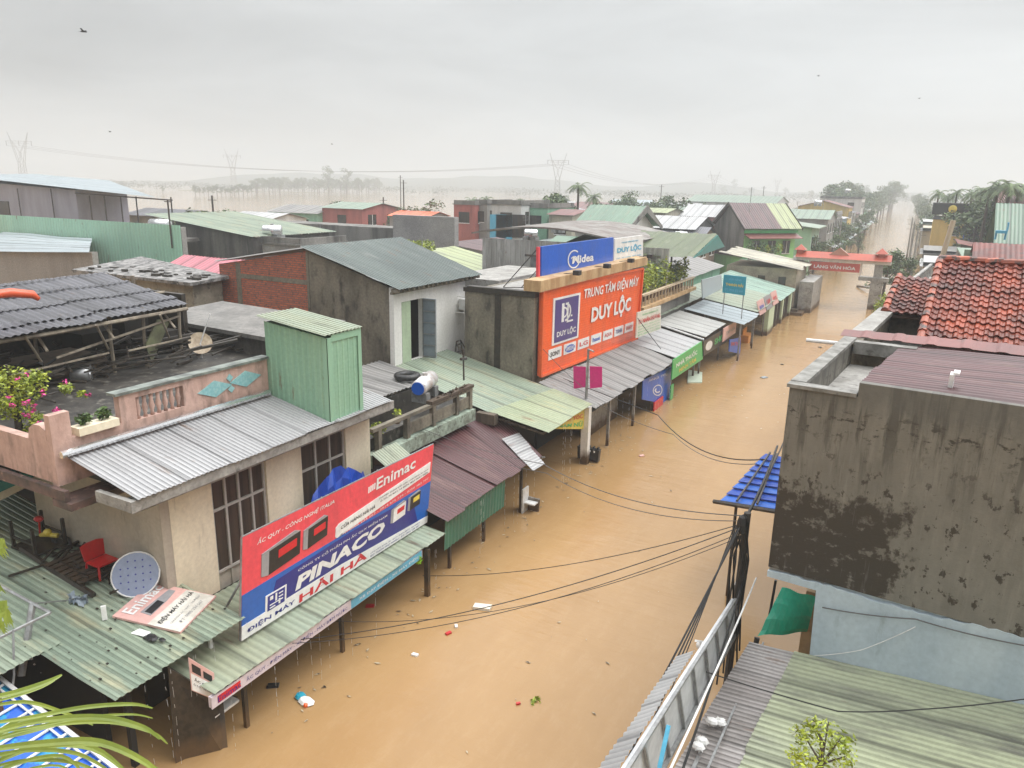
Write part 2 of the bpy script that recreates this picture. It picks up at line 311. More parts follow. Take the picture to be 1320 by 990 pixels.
    def sphere(s, c, r, n=10, sc_=(1, 1, 1)):
        vs = []; fs = []; c = V(c)
        for i in range(n//2+1):
            ph = math.pi*i/(n//2)
            for k in range(n): vs.append(c+V((math.sin(ph)*math.cos(2*math.pi*k/n)*r*sc_[0], math.sin(ph)*math.sin(2*math.pi*k/n)*r*sc_[1], math.cos(ph)*r*sc_[2])))
        for i in range(n//2):
            for k in range(n): fs.append((i*n+k, (i+1)*n+k, (i+1)*n+(k+1) % n, i*n+(k+1) % n))
        return s.add(vs, fs)
    def build(s, name, m, parent=None, label=None, smooth=False):
        if parent and name in SPLIT:
            up = list(range(len(s.v)))
            def find(a):
                while up[a] != a: up[a] = up[up[a]]; a = up[a]
                return a
            for f in s.f:
                for k in f[1:]: up[find(k)] = find(f[0])
            roots = {}
            for i in range(len(s.v)): roots.setdefault(find(i), []).append(i)
            if len(roots) > 1:
                o = None
                for r_, idx in roots.items():
                    mp = {k: j for j, k in enumerate(idx)}; q = MB(); q.v = [s.v[k] for k in idx]
                    for f, u in zip(s.f, s.uv):
                        if f[0] in mp: q.f.append(tuple(mp[k] for k in f)); q.uv.append(u)
                    o = q.build(name, m, parent, label, smooth)
                return o
        me = bpy.data.meshes.new(name)
        inv = world_of(parent).inverted() if parent else None
        me.from_pydata([tuple(inv @ p) if inv else tuple(p) for p in s.v], [], s.f)
        if any(s.uv):
            ul = me.uv_layers.new(name='UVMap'); i = 0
            for f, u in zip(s.f, s.uv):
                for k in range(len(f)):
                    if u: ul.data[i].uv = u[k]
                    i += 1
        if s.dirt:
            at = me.attributes.new('dirt', 'FLOAT', 'POINT')
            for k, v in s.dirt.items(): at.data[k].value = v
        me.materials.append(m)
        if smooth:
            for p in me.polygons: p.use_smooth = True
        me.validate()
        o = bpy.data.objects.new(name, me); col.objects.link(o)
        if parent: o.parent = parent
        if label: o['label'] = label
        return o
def world_of(o):
    M = Matrix.LocRotScale(o.location, o.rotation_euler, None)
    return world_of(o.parent) @ M if o.parent else M
def thing(name, label, cat, loc=(0, 0, 0), group=None, rz=0.0):
    o = bpy.data.objects.new(name, None); o.empty_display_size = .3; col.objects.link(o)
    o.location = loc; o.rotation_euler = (0, 0, rz); o['label'] = label; o['category'] = cat
    if group: o['group'] = group
    return o
def solo(mb, name, m, label, cat, group=None, smooth=False, kind=None):
    """a thing that is one mesh: origin moved to its base"""
    xs = [p.x for p in mb.v]; ys = [p.y for p in mb.v]; zs = [p.z for p in mb.v]
    c = V(((min(xs)+max(xs))/2, (min(ys)+max(ys))/2, min(zs)))
    for p in mb.v: p -= c
    o = mb.build(name, m, smooth=smooth); o.location = c
    if kind: o['kind'] = kind
    else: o['label'] = label; o['category'] = cat
    if group: o['group'] = group
    return o
def copy_tree(o, parent=None):
    c = o.copy(); col.objects.link(c); c.parent = parent
    for ch in list(o.children): copy_tree(ch, c)
    return c
_tc = {}
def text_mesh(body, shear=0.0, bold=0.0):
    k = (body, shear, bold)
    if k not in _tc:
        c = bpy.data.curves.new('lettering', 'FONT'); c.body = body; c.shear = shear; c.offset = bold; c.resolution_u = 2
        o = bpy.data.objects.new('lettering_tmp', c); col.objects.link(o); bpy.context.view_layer.update()
        me = bpy.data.meshes.new_from_object(o); vs = [V(v.co) for v in me.vertices]; fs = [tuple(p.vertices) for p in me.polygons]
        bpy.data.objects.remove(o); bpy.data.curves.remove(c); bpy.data.meshes.remove(me)
        xs = [v.x for v in vs]; ys = [v.y for v in vs]
        _tc[k] = ([((v.x-min(xs))/(max(xs)-min(xs)), (v.y-min(ys))/(max(ys)-min(ys))) for v in vs], fs)
    return _tc[k]
class Board:
    """a flat sign: corners bl, br, tr, tl (seen from its front); everything printed on it is laid in its own u,v"""
    def __init__(s, name, label, cat, bl, br, tr, tl, m, th=.05, group=None):
        s.c = [V(x) for x in (bl, br, tr, tl)]; s.n = (s.c[1]-s.c[0]).cross(s.c[3]-s.c[0]).normalized()
        base = (s.c[0]+s.c[1])/2
        s.root = thing(name, label, cat, base, group); s.cnt = 0
        mb = MB(); mb.prism(s.c, -s.n*th); s.panel = mb.build('panel', m, s.root); s.parts = {}
    def at(s, u, v, lay): 
        a, b, c, d = s.c; return (a*(1-u)+b*u)*(1-v)+(d*(1-u)+c*u)*v+s.n*.006*lay
    def mb(s, key, m): 
        s.cnt += 1; s.parts[(key, s.cnt)] = (MB(), m); return s.parts[(key, s.cnt)][0]
    def rect(s, key, m, u0, v0, u1, v1, lay=1, poly=None):
        pts = poly or [(u0, v0), (u1, v0), (u1, v1), (u0, v1)]
        s.mb(key, m).add([s.at(u, v, lay) for u, v in pts]+[s.at(u, v, 0) for u, v in pts], [tuple(range(len(pts)))]+[(i, len(pts)+i, len(pts)+(i+1) % len(pts), (i+1) % len(pts)) for i in range(len(pts))])
    def ring(s, key, m, u, v, r0_, r1_, asp, lay=2, a0=0, a1=360, n=28):
        mb = s.mb(key, m); vs = []; 
        for i in range(n+1):
            t = R(a0+(a1-a0)*i/n)
            for r in (r0_, r1_): vs.append(s.at(u+math.cos(t)*r*asp, v+math.sin(t)*r, lay))
        mb.add(vs, [(2*i, 2*i+1, 2*i+3, 2*i+2) for i in range(n)])
    def text(s, key, m, body, u0, v0, u1, v1, lay=2, shear=0., bold=.0, dv=0.0):
        """dv: baseline rise from left to right"""
        vs, fs = text_mesh(body, shear, bold)
        s.mb(key, m).add([s.at(u0+x*(u1-u0), v0+y*(v1-v0)+dv*x, lay) for x, y in vs], fs)
    def done(s):
        for k, (mb, m) in s.parts.items(): mb.build(k[0], m, s.root)
        return s.root
# ------------------------------------------------------------------ setting: flood water, ground, hills, haze
def water_mat():
    m = bpy.data.materials.new('muddy_flood_water'); m.use_nodes = True; nt = m.node_tree; ns = nt.nodes; ln = nt.links.new; b = ns['Principled BSDF']
    geo = ns.new('ShaderNodeNewGeometry')
    def nz(vs, det=4, rz=0.0, rough=.55):
        mp = ns.new('ShaderNodeMapping'); mp.inputs['Scale'].default_value = vs; mp.inputs['Rotation'].default_value = (0, 0, rz); ln(geo.outputs['Position'], mp.inputs[0])
        n = ns.new('ShaderNodeTexNoise'); n.inputs['Scale'].default_value = 1; n.inputs['Detail'].default_value = det; n.inputs['Roughness'].default_value = rough; ln(mp.outputs[0], n.inputs['Vector']); return n.outputs['Fac']
    def rng(f, lo, hi, a, c):
        r = ns.new('ShaderNodeMapRange'); r.inputs[1].default_value = lo; r.inputs[2].default_value = hi; r.inputs[3].default_value = a; r.inputs[4].default_value = c; ln(f, r.inputs[0]); return r.outputs[0]
    x = ns.new('ShaderNodeMix'); x.data_type = 'RGBA'; ln(rng(nz((.30, .09, 1), 7, .15, .6), .38, .62, 0, 1), x.inputs[0])
    x.inputs[6].default_value = (.365, .228, .105, 1); x.inputs[7].default_value = (.31, .188, .082, 1)
    y = ns.new('ShaderNodeMix'); y.data_type = 'RGBA'; ln(rng(nz((3.2, 1.3, 1), 9, .3, .75), .5, .75, 0, .16), y.inputs[0]); ln(x.outputs[2], y.inputs[6]); y.inputs[7].default_value = (.50, .37, .22, 1)
    ln(y.outputs[2], b.inputs['Base Color'])
    ln(rng(nz((.5, .3, 1), 3), .3, .7, .03, .10), b.inputs['Roughness']); b.inputs['IOR'].default_value = 1.33
    a1 = nz((1.6, 5.0, 1), 4, .2); a2 = nz((11, 20, 1), 6, -.3, .72)
    ad = ns.new('ShaderNodeMath'); ad.operation = 'MULTIPLY_ADD'; ln(a2, ad.inputs[0]); ad.inputs[1].default_value = .3; ln(a1, ad.inputs[2])
    a3 = nz((.12, .9, 1), 3, .05)
    ad2 = ns.new('ShaderNodeMath'); ad2.operation = 'MULTIPLY_ADD'; ln(a3, ad2.inputs[0]); ad2.inputs[1].default_value = 2.2; ln(ad.outputs[0], ad2.inputs[2])
    bp = ns.new('ShaderNodeBump'); bp.inputs['Strength'].default_value = .38; bp.inputs['Distance'].default_value = .03; ln(ad2.outputs[0], bp.inputs['Height']); ln(bp.outputs[0], b.inputs['Normal'])
    return m
S = 2600
wt = MB().quad((-S, -S, 0), (S, -S, 0), (S, S, 0), (-S, S, 0)).build('water', water_mat()); wt['kind'] = 'structure'
gd = MB().quad((-S, -S, -1.8), (S, -S, -1.8), (S, S, -1.8), (-S, S, -1.8)).build('ground', mat('mud', (.12, .08, .05), rough=.9)); gd['kind'] = 'structure'
# far wooded hills, nearly lost in the rain
hm = mat('hill_forest', (.05, .07, .045), (.03, .05, .03), rough=.9, scale=.02)
mb = MB(); rows, cols = 8, 120; vs = []
for j in range(rows+1):
    for i in range(cols+1):
        a = R(-12 + 88*i/cols) ; d = 1000+450*j/rows
        t = j/rows; prof = math.sin(min(1, t*1.1)*math.pi*.5)
        h = (8+ 30*max(0, noise.noise(V((i*.06, 3.1, 0)))+.35)+7*noise.noise(V((i*.25, 1.7, j*.3))))*prof*math.exp(-((i/cols-.42)/.42)**2)
        vs.append((-math.sin(a)*d, math.cos(a)*d, -2+max(0, h)))
mb.add(vs, [(j*(cols+1)+i, j*(cols+1)+i+1, (j+1)*(cols+1)+i+1, (j+1)*(cols+1)+i) for j in range(rows) for i in range(cols)])
hl = mb.build('hills', hm, smooth=True); hl['kind'] = 'structure'
# flooded field banks, thin strips of grass above the water
bm_ = mat('flooded_grass', (.16, .20, .09), (.22, .22, .12), rough=.9, scale=.2)
for px, py, wx, wy, rz in ((165, 239, 26, 14, .5), (330, 247, 60, 4, .7), (560, 243, 120, 5, .7), (820, 250, 90, 8, .2), (60, 238, 60, 5, .5)):
    c = on_z(px, py, .1); n = 16
    pts = [(c.x+math.cos(rz)*wx*math.cos(2*math.pi*k/n)-math.sin(rz)*wy*math.sin(2*math.pi*k/n), c.y+math.sin(rz)*wx*math.cos(2*math.pi*k/n)+math.cos(rz)*wy*math.sin(2*math.pi*k/n), -.3) for k in range(n)]
    o = MB().prism(pts, (0, 0, .55)).build('land', bm_); o['kind'] = 'structure'
hz = MB().box((-2400, -300, -2.9), (2400, 2400, 56)); hm_ = bpy.data.materials.new('rain_haze'); hm_.use_nodes = True; ns = hm_.node_tree.nodes
ns.remove(ns['Principled BSDF']); pv = ns.new('ShaderNodeVolumePrincipled'); pv.inputs['Density'].default_value = HAZE if 'HAZE' in globals() else .0015
pv.inputs['Color'].default_value = (.69, .73, .755, 1); pv.inputs['Anisotropy'].default_value = .2
hm_.node_tree.links.new(pv.outputs[0], ns['Material Output'].inputs['Volume'])
hzo = hz.build('haze', hm_); hzo['kind'] = 'stuff'

# ------------------------------------------------------------------ near left: cream house with the banner
def window_grid(mb_frame, mb_glass, x, y0, y1, z0, z1, nv, zt=None, w=.05, face=1):
    """frame bars and glass on a wall plane of constant x facing +x"""
    mb_glass.box((x-.02*face, y0, z0), (x+.01*face, y1, z1))
    for y in [y0+(y1-y0)*k/nv for k in range(nv+1)]: mb_frame.box((x, y-w/2, z0), (x+.05*face, y+w/2, z1))
    for z in [z0, z1]+([zt] if zt else []): mb_frame.box((x, y0-w/2, z-w/2), (x+.055*face, y1+w/2, z+w/2))
h = thing('cream_house', 'cream plastered house with grey sheet roof behind the big pink and blue banner', 'house', (-14, 10.5, -1.5))
b = MB(); b.box((-16.2, 8.35, -1.5), (-12, 8.55, 4.35)); b.build('side_wall', beige, h)
b = MB()
yw = [(9.55, 11.02), (12.1, 13.65)]; X0 = -12.0
def strip(y0, y1, z0, z1): b.box((X0-.2, y0, z0), (X0, y1, z1))
strip(8.553, yw[0][0], -1.5, 4.2); strip(yw[0][1], yw[1][0], -1.5, 4.2); strip(yw[1][1], 14.6, -1.5, 4.2)
strip(yw[0][0], yw[0][1], -1.5, .3); strip(yw[1][0], yw[1][1], -1.5, .3); b.build('front_wall', cream, h)
for i, (y0, y1) in enumerate(yw):
    fr, gl = MB(), MB(); window_grid(fr, gl, X0-.1, y0+.03, y1-.03, 1.95, 4.0, 4 if i == 0 else 3, 3.35)
    f = fr.build('window_frame', mat('grey_beige_frame', (.42, .40, .36), rough=.5), h); gl.build('pane', curtain, f)
    lo = MB(); lo.box((X0-.14, y0+.03, .3), (X0-.1, y1-.03, 1.92)); 
    for k in range(5): lo.box((X0-.1, y0+.08+k*(y1-y0-.16)/4-.02, .35), (X0-.07, y0+.08+k*(y1-y0-.16)/4+.02, 1.9))
    lo.build('lower_panel', mat('beige_panel', (.45, .43, .36), (.38, .36, .30), rough=.6, scale=3), h)
# drooping fascia and roof sheets
E0, E1 = V((-11.25, 7.45, 4.62)), V((-11.25, 14.6, 4.62)); B0, B1 = V((-13.2, 7.45, 5.03)), V((-13.2, 14.6, 5.03))
b = MB(); b.box((-11.42, 7.35, 4.38), (-11.3, 14.75, 4.585)); b.box((-12.3, 7.35, 4.38), (-11.425, 7.45, 4.585)); b.box((-12.0, 7.452, 4.30), (-11.425, 14.75, 4.375)); b.build('fascia', concrete_pale, h)
b = MB(); b.corr(E0, E1, B1, B0, pitch=.105, amp=.016, rows=5, sheet_w=1.05, jit=.02, seed=3); b.build('roof', sheet('light_grey_sheet', (.35, .35, .355), (.29, .29, .295), (.20, .20, .20), rough=.35, lo3=.6, hi3=.85), h)
b = MB(); b.tube([(-13.1, 7.3, 5.12), (-13.1, 12.3, 5.12)], .07, 8); b.build('gutter', galv, h)
# grey beam between house and next one
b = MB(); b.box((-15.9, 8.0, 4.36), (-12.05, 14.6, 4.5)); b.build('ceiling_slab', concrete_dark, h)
# pink parapet terrace behind
pp = thing('pink_parapet', 'pink plastered parapet with turquoise diamonds and small balusters above the grey roof', 'parapet', (-13.4, 10, 4.5))
PX_ = -13.22
b = MB(); yb0, yb1, zb0, zb1 = 8.95, 10.05, 5.32, 5.78
b.box((PX_-.16, 7.25, 4.5), (PX_, yb0, 5.35)); b.box((PX_-.16, yb0, 4.5), (PX_, yb1, zb0)); b.box((PX_-.16, yb1, 4.5), (PX_, 12.4, 5.9)); b.box((PX_-.16, yb0, zb1), (PX_, yb1, 5.9))
b.box((PX_-.16, 8.6, 5.35), (PX_, yb0, 5.9)); b.box((PX_-.16, 7.25, 5.35), (PX_, 7.62, 5.85))
b.box((-19, 7.25, 4.55), (PX_-.163, 7.42, 5.3))
b.prism([(-13.39, 7.25, 5.303), (-13.39, 7.25, 5.55), (-13.55, 7.25, 5.62), (-13.75, 7.25, 5.61), (-13.9, 7.25, 5.52), (-13.97, 7.25, 5.303)], (0, .17, 0))
b.build('wall', pink, pp)
b = MB(); b.box((-19, 7.15, 4.3), (-12.9, 7.247, 4.5)); b.box((-13.3, 7.15, 4.15), (-12.75, 8.33, 4.29)); b.build('ledge', mat('stained_pink_ledge', (.16, .095, .08), (.05, .042, .036), rough=.6, scale=2.2, c3=(.40, .24, .2), s3=3), pp)
b = MB(); b.box((PX_-.22, 8.5, 5.905), (PX_+.05, 12.45, 5.96)); b.build('coping', mat('grey_green_coping', (.22, .25, .22), (.10, .11, .10), rough=.5, scale=3), pp)
for k in range(7):
    y = yb0+.08+k*(yb1-yb0-.16)/6; b = MB(); prof = [(0, .045), (.08, .03), (.2, .06), (.32, .035), (.46, .045)]
    b.tube([(PX_-.08, y, zb0+z) for z, r in prof], [r for z, r in prof], 8); b.build('baluster', pink, pp, smooth=True)
b = MB()
for yc, zc, hw, hh in ((10.85, 5.52, .46, .19), (11.72, 5.56, .46, .19), (11.27, 5.68, .09, .09), (11.29, 5.42, .09, .09)):
    b.prism([(PX_+.002, yc-hw, zc), (PX_+.002, yc, zc+hh), (PX_+.002, yc+hw, zc), (PX_+.002, yc, zc-hh)], (.02, 0, 0))
b.build('diamond_tile', P['turq'], pp)
pl = thing('planter_box', 'cream trough of green plants set in the gap of the pink parapet', 'planter', (PX_, 8.1, 5.3))
b = MB(); b.box((PX_-.2, 7.7, 5.352), (PX_+.1, 8.5, 5.5)); b.build('trough', cream, pl)
rn = random.Random(4); b = MB(); b.leaves((PX_-.05, 7.9, 5.62), (.1, .14, .12), 160, .05, rn); b.leaves((PX_-.05, 8.3, 5.62), (.1, .14, .12), 160, .05, rn); b.build('foliage', leaf, pl)
# terrace floor behind the parapet
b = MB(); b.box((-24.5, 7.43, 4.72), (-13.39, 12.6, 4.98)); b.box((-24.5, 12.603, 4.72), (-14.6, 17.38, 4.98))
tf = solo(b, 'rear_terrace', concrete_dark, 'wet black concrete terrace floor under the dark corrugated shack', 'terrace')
# green metal stair shed
gs = thing('green_shed', 'tall mint green sheet metal box shed standing on the grey roof', 'shed', (-13.3, 13.6, 4.5))
ga, gb_, gc, gd_ = (-14.35, 12.75), (-12.5, 13.1), (-12.5, 14.45), (-14.35, 14.2)
zb = 4.2
zb = 4.64
b = MB()
x0, x1, y0, y1 = -13.25, -11.35, 12.42, 13.55
b.corr((x0, y0, zb), (x1, y0, zb), (x1, y0, 6.6), (x0, y0, 6.8), pitch=.17, amp=.014, rows=1, kind='rib', sheet_w=2, jit=0, sag=.01, seed=5)
b.build('side_sheet', mint, gs)
b = MB(); b.corr((x1, y0+.001, zb), (x1, y1, zb), (x1, y1, 6.6), (x1, y0+.001, 6.6), pitch=.17, amp=.014, rows=1, kind='rib', sheet_w=2, jit=0, sag=.01, seed=6); b.build('front_sheet', mint, gs)
b = MB(); b.box((x0, y0+.02, zb), (x0+.02, y1, 6.78)); b.box((x0+.021, y1-.02, zb), (x1-.01, y1, 6.58)); b.build('rear_sheet', mint, gs)
b = MB(); b.box((x1-.1, y0-.03, zb), (x1+.03, y0-.018, 6.6)); b.box((x1+.018, y0-.03, zb), (x1+.03, y0+.12, 6.6)); b.box((x1+.018, y0+.121, 6.5), (x1+.03, y1+.02, 6.66)); b.box((x1+.018, y1-.1, zb), (x1+.03, y1+.02, 6.499)); b.build('corner_trim', mint, gs)
b = MB(); b.corr((x1+.06, y0-.12, 6.68), (x1+.06, y1+.05, 6.68), (x0-.15, y1+.05, 6.93), (x0-.15, y0-.12, 6.93), pitch=.12, amp=.02, rows=1, seed=7, jit=.01); b.build('roof', mint_moss, gs)
# banner on the awning
bn = Board('shop_banner', 'large slanting pink and blue banner with two black batteries in front of the cream house', 'banner',
           on_x(310.7, 826, -10.25), on_x(550, 673, -10.25), on_x(559.3, 572.7, -10.25), on_x(312.7, 693, -10.25), P['coral'], .06)
def wavy(v, amp=.012): return v
bn.rect('blue_band', P['royal'], 0, .155, 1, .48, poly=[(0, .0), (1, .0), (1, .53), (0, .44)])
bn.rect('navy_band', P['navy'], 0, .13, 1, .45, lay=2, poly=[(.10, .05), (.93, .08), (.87, .46), (.5, .46), (.14, .40)])
bn.rect('white_strip', P['whitep'], 0, 0, 1, .1, lay=3, poly=[(0, 0), (1, 0), (1, .085), (.45, .15), (0, .14)])
bn.rect('white_strip', P['whitep'], 0, 0, 0, 0, lay=2, poly=[(.425, .48), (.985, .66), (.985, .79), (.43, .63), (.415, .60), (.415, .50)])
bn.text('white_lettering', P['whitep'], 'ẮC QUY - CÔNG NGHỆ ITALIA', .055, .85, .40, .92, shear=.2, bold=.01, dv=.03)
bn.text('white_lettering', P['whitep'], 'Enimac', .63, .79, .875, .925, bold=.02, dv=.03)
bn.text('white_lettering', P['whitep'], 'PINACO', .225, .165, .70, .31, lay=3, shear=.15, bold=.045, dv=.06)
bn.text('white_lettering', P['whitep'], 'CÔNG TY CỔ PHẦN PIN ẮC QUY MIỀN NAM', .235, .355, .71, .395, lay=3, bold=.01, dv=.04)
bn.text('white_lettering', P['whitep'], 'ĐT: 0905 234 567 - 0914 675 234 - 0258 383 777', .44, .475, .98, .50, lay=2, dv=.10)
bn.text('black_lettering', P['blackp'], 'CỬA HÀNG HẢI HÀ', .44, .555, .63, .605, lay=3, shear=.15, bold=.02, dv=.03)
bn.text('black_lettering', P['blackp'], 'CHUYÊN CUNG CẤP: CÁC LOẠI BÌNH ẮC QUY,', .65, .655, .975, .685, lay=3, bold=.01, dv=.045)
bn.text('black_lettering', P['blackp'], 'Ô TÔ, XE MÁY, XE ĐIỆN, MÁY PHÁT ĐIỆN', .66, .615, .97, .645, lay=3, bold=.01, dv=.045)
bn.text('black_lettering', P['navy'], 'ĐIỆN MÁY', .02, .035, .225, .10, lay=4, bold=.02)
bn.text('red_lettering', P['redp'], 'HẢI HÀ', .245, .015, .60, .13, lay=4, bold=.025, dv=.02)
bn.text('black_lettering', P['navy'], 'CHUYÊN BÁN: ẮC QUY, ĐIỆN MÁY, XE ĐIỆN', .62, .055, .94, .08, lay=4, bold=.01)
bn.text('black_lettering', P['navy'], 'ĐC: THÔN PHÚ NHIÊU - ĐT: 0905 234 567', .62, .02, .94, .045, lay=4, bold=.01)
for k in range(4): bn.rect('white_strip', P['whitep'], .585+k*.011, .80+k*.004, .592+k*.011, .87+k*.004)
# emblem tile on the blue
bn.rect('white_strip', P['whitep'], .095, .12, .185, .30, lay=3); bn.rect('emblem', P['navy'], .103, .135, .177, .285, lay=4)
for u0, v0, u1, v1 in ((.112, .15, .135, .16), (.112, .18, .168, .19), (.112, .235, .125, .27), (.135, .20, .142, .275), (.150, .215, .168, .225), (.150, .25, .168, .26), (.15, .15, .157, .2)): bn.rect('white_lettering', P['whitep'], u0, v0, u1, v1, lay=5)
def battery(bd, u, v, w_, h_, sk, body, side, tag_):
    """printed battery: top, front and side faces"""
    bd.rect('battery_print', body, 0, 0, 0, 0, lay=3, poly=[(u+.18*w_, v), (u+w_, v+sk), (u+w_, v+h_+sk), (u+.18*w_, v+h_)])
    bd.rect('battery_side', side, 0, 0, 0, 0, lay=3, poly=[(u, v+.08*h_), (u+.18*w_, v), (u+.18*w_, v+h_), (u, v+h_*1.02)])
    bd.rect('battery_top', side, 0, 0, 0, 0, lay=4, poly=[(u, v+h_*1.02), (u+.18*w_, v+h_), (u+w_, v+h_+sk), (u+.85*w_, v+h_*1.12+sk)])
    bd.rect('battery_tag', tag_, 0, 0, 0, 0, lay=4, poly=[(u+.42*w_, v+.45*h_+sk*.3), (u+.9*w_, v+.45*h_+sk*.85), (u+.9*w_, v+.78*h_+sk*.85), (u+.42*w_, v+.78*h_+sk*.3)])
battery(bn, .075, .50, .165, .24, .045, P['blackp'], P['greyp'], P['redp']); battery(bn, .255, .545, .115, .21, .035, P['blackp'], P['greyp'], P['redp'])
battery(bn, .735, .27, .095, .17, .02, P['whitep'], P['greyp'], P['redp']); battery(bn, .845, .30, .085, .17, .015, P['blackp'], P['greyp'], P['yellow'])
bn.done()
mb = MB(); c = bn.c
for i, j in ((0, 1), (1, 2), (2, 3), (3, 0)): mb.bar(c[i]-bn.n*.02, c[j]-bn.n*.02, .035)
mb.build('edge_frame', steel, bn.root)
mb = MB()
for t in (.05, .35, .65, .95):
    p = c[3].lerp(c[2], t); q = c[0].lerp(c[1], t); mb.bar(p-bn.n*.08, q-bn.n*.08+V((0, 0, -.25)), .04); mb.bar(q.lerp(p, .7)-bn.n*.08, q+V((-1.0, 0, -.1)), .035)
mb.build('back_frame', steel, bn.root)
# awning under the banner
aw = thing('shop_awning', 'long narrow pale green sheet awning below the pink and blue banner', 'awning', (-10.7, 11, 0))
b = MB(); b.corr((-9.62, 7.35, 1.38), (-9.62, 14.55, 1.38), (-11.9, 14.55, 1.62), (-11.9, 7.35, 1.62), pitch=.16, amp=.018, rows=3, kind='sine', seed=11); b.build('roof', mint_moss, aw)
b = MB(); b.box((-9.74, 7.3, 1.12), (-9.70, 13.6, 1.335)); b.build('fascia_board', paint('faded_pink_white', (.66, .58, .62)), aw)
bf = Board('fascia_strip', 'narrow printed strip with pink and sky blue lettering hanging along the awning edge', 'sign', (-9.66, 7.3, 1.10), (-9.66, 13.6, 1.10), (-9.66, 13.6, 1.33), (-9.66, 7.3, 1.33), paint('pale_lilac_print', (.62, .55, .60)), .025)
bf.rect('blue_field', P['skyb'], .58, .05, .995, .95); bf.rect('red_field', P['redp'], .02, .2, .10, .8)
bf.text('lettering', P['navy'], 'ẮC QUY - ĐIỆN MÁY - XE ĐIỆN - MÁY BƠM NƯỚC', .12, .25, .56, .75); bf.text('lettering', P['navy'], 'Enimac', .02, .25, .1, .75); bf.text('white_lettering', P['whitep'], 'XE ĐẠP ĐIỆN - XE MÁY ĐIỆN', .62, .3, .97, .7, bold=.01); bf.done()
b = MB()
for y in (8.2, 10.9): b.box((-9.95, y-.04, -1.5), (-9.87, y+.04, 1.3))
b.box((-9.68, 13.69, -1.5), (-9.56, 13.79, 1.3)); b.build('post', charred, aw)
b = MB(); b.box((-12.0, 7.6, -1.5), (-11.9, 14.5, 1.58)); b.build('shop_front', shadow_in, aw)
# chubby fabric lantern-like bunch at the awning end post
b = MB(); rn = random.Random(2); b.leaves((-9.72, 13.5, 1.12), (.10, .10, .14), 60, .06, rn)
solo(b, 'hanging_bag', paint('lime_plastic', (.30, .55, .03)), 'small lime green bag hanging from the awning end post', 'bag')
# blue tarpaulin behind the banner
b = MB(); n = 16; vs = []
for i in range(n+1):
    for j in range(6):
        t = i/n; s_ = j/5; y = 10.9+2.9*t; top = 1.6+1.75*math.sin(min(1, t*1.5)*math.pi/2)*(1 if t < .7 else 1-(t-.7)*.9)
        vs.append((-11.2-.35*s_+.06*math.sin(i*1.9+j), y, top*(1-s_*.0)-(1-s_)*.9*top*.5+.05*math.sin(i*2.3+j*1.7)))
b.add(vs, [(i*6+j, (i+1)*6+j, (i+1)*6+j+1, i*6+j+1) for i in range(n) for j in range(5)])
solo(b, 'tarpaulin', P['tarp'], 'crumpled dark blue tarpaulin heaped between cream wall and banner', 'tarpaulin')
# small green hooded shrine / box
sh = thing('spirit_house', 'little green roofed shrine box with a red glow beside the blue tarpaulin', 'shrine', (-11.3, 14.3, 2))
o0 = on_x(475, 603, -11.3)
b = MB(); b.corr((-10.95, 13.95, 3.08), (-10.95, 15.0, 3.08), (-11.45, 15.0, 3.36), (-11.45, 13.95, 3.36), pitch=.09, amp=.012, rows=1, jit=0, seed=2); b.build('roof', mint_moss, sh)
b = MB(); b.box((-11.45, 14.0, 2.0), (-11.40, 14.95, 3.3)); b.box((-11.39, 14.9, 2.0), (-11.0, 14.95, 3.05)); b.box((-11.39, 14.0, 2.0), (-11.0, 14.05, 3.05)); b.build('case', charred, sh)
b = MB(); b.sphere((-11.1, 14.65, 2.9), .05, 8); b.build('lamp', P['red'], sh)

# ------------------------------------------------------------------ shack on the rear terrace
sk = thing('roof_shack', 'open sided shack with dark wavy fibre roof on rough wooden posts', 'shack', (-19.5, 12, 4.98))
a_ = on_z(66, 424, 6.55); b_ = on_z(244, 392, 6.55)
fl = V((a_.x, a_.y-3.2, 6.5)); fr_ = V((b_.x, b_.y, 6.55)); br_ = on_x(133, 352, -21.9); bl_ = V((-21.9, fl.y, br_.z)); br_.x = -21.9
b = MB(); b.corr(V((-17.25, 6.2, 6.5)), fr_, br_, V((-21.9, 6.2, br_.z-.1)), pitch=.19, amp=.035, rows=8, kind='sine', sheet_w=.9, jit=.06, sag=.03, seed=21)
mid = b.build('roof', fibre_dark, sk)
b = MB()
for i in range(4):      # raised laps of the sheets
    t = .27*i+.12; p = V((-17.25, 6.2, 6.5)).lerp(V((-21.9, 6.2, br_.z-.1)), t); q = fr_.lerp(br_, t)
    b.corr(p+V((0, 0, .035)), q+V((0, 0, .035)), q.lerp(br_, .08)+V((0, 0, .06)), p+V((-.3, 0, .085)), pitch=.19, amp=.035, rows=1, kind='sine', sheet_w=.9, jit=.07, sag=.03, seed=21)
b.build('roof_lap', fibre_dark, sk)
b = MB()
for px, py in ((52, 480), (148, 480), (190, 472), (235, 462)):
    p = on_z(px, py, 4.98); b.tube([p, p+V((.05, -.04, .8)), V((p.x+.0, p.y+.05, 6.6))], [.055, .045, .05], 6)
for x, y in ((-21.5, 8), (-21.6, 10.5), (-21.6, 13.2), (-21.6, 15)): b.tube([(x, y, 4.98), (x, y, 7.0)], .06, 6)
b.build('post', wood_pale, sk)
b = MB()
b.tube([(-17.6, 6.4, 6.42), (-17.7, 10, 6.40), (-17.9, 14.0, 6.44)], .05, 6); b.tube([(-19.5, 6.4, 6.65), (-19.6, 14.6, 6.7)], .04, 6)
for y in (8.3, 9.9, 11.6, 13.4): b.tube([(-17.7, y, 6.0), (-18.6, y+.2, 6.5)], .035, 5); b.tube([(-17.6, y-.5, 6.45), (-18.0, y, 5.7)], .03, 5)
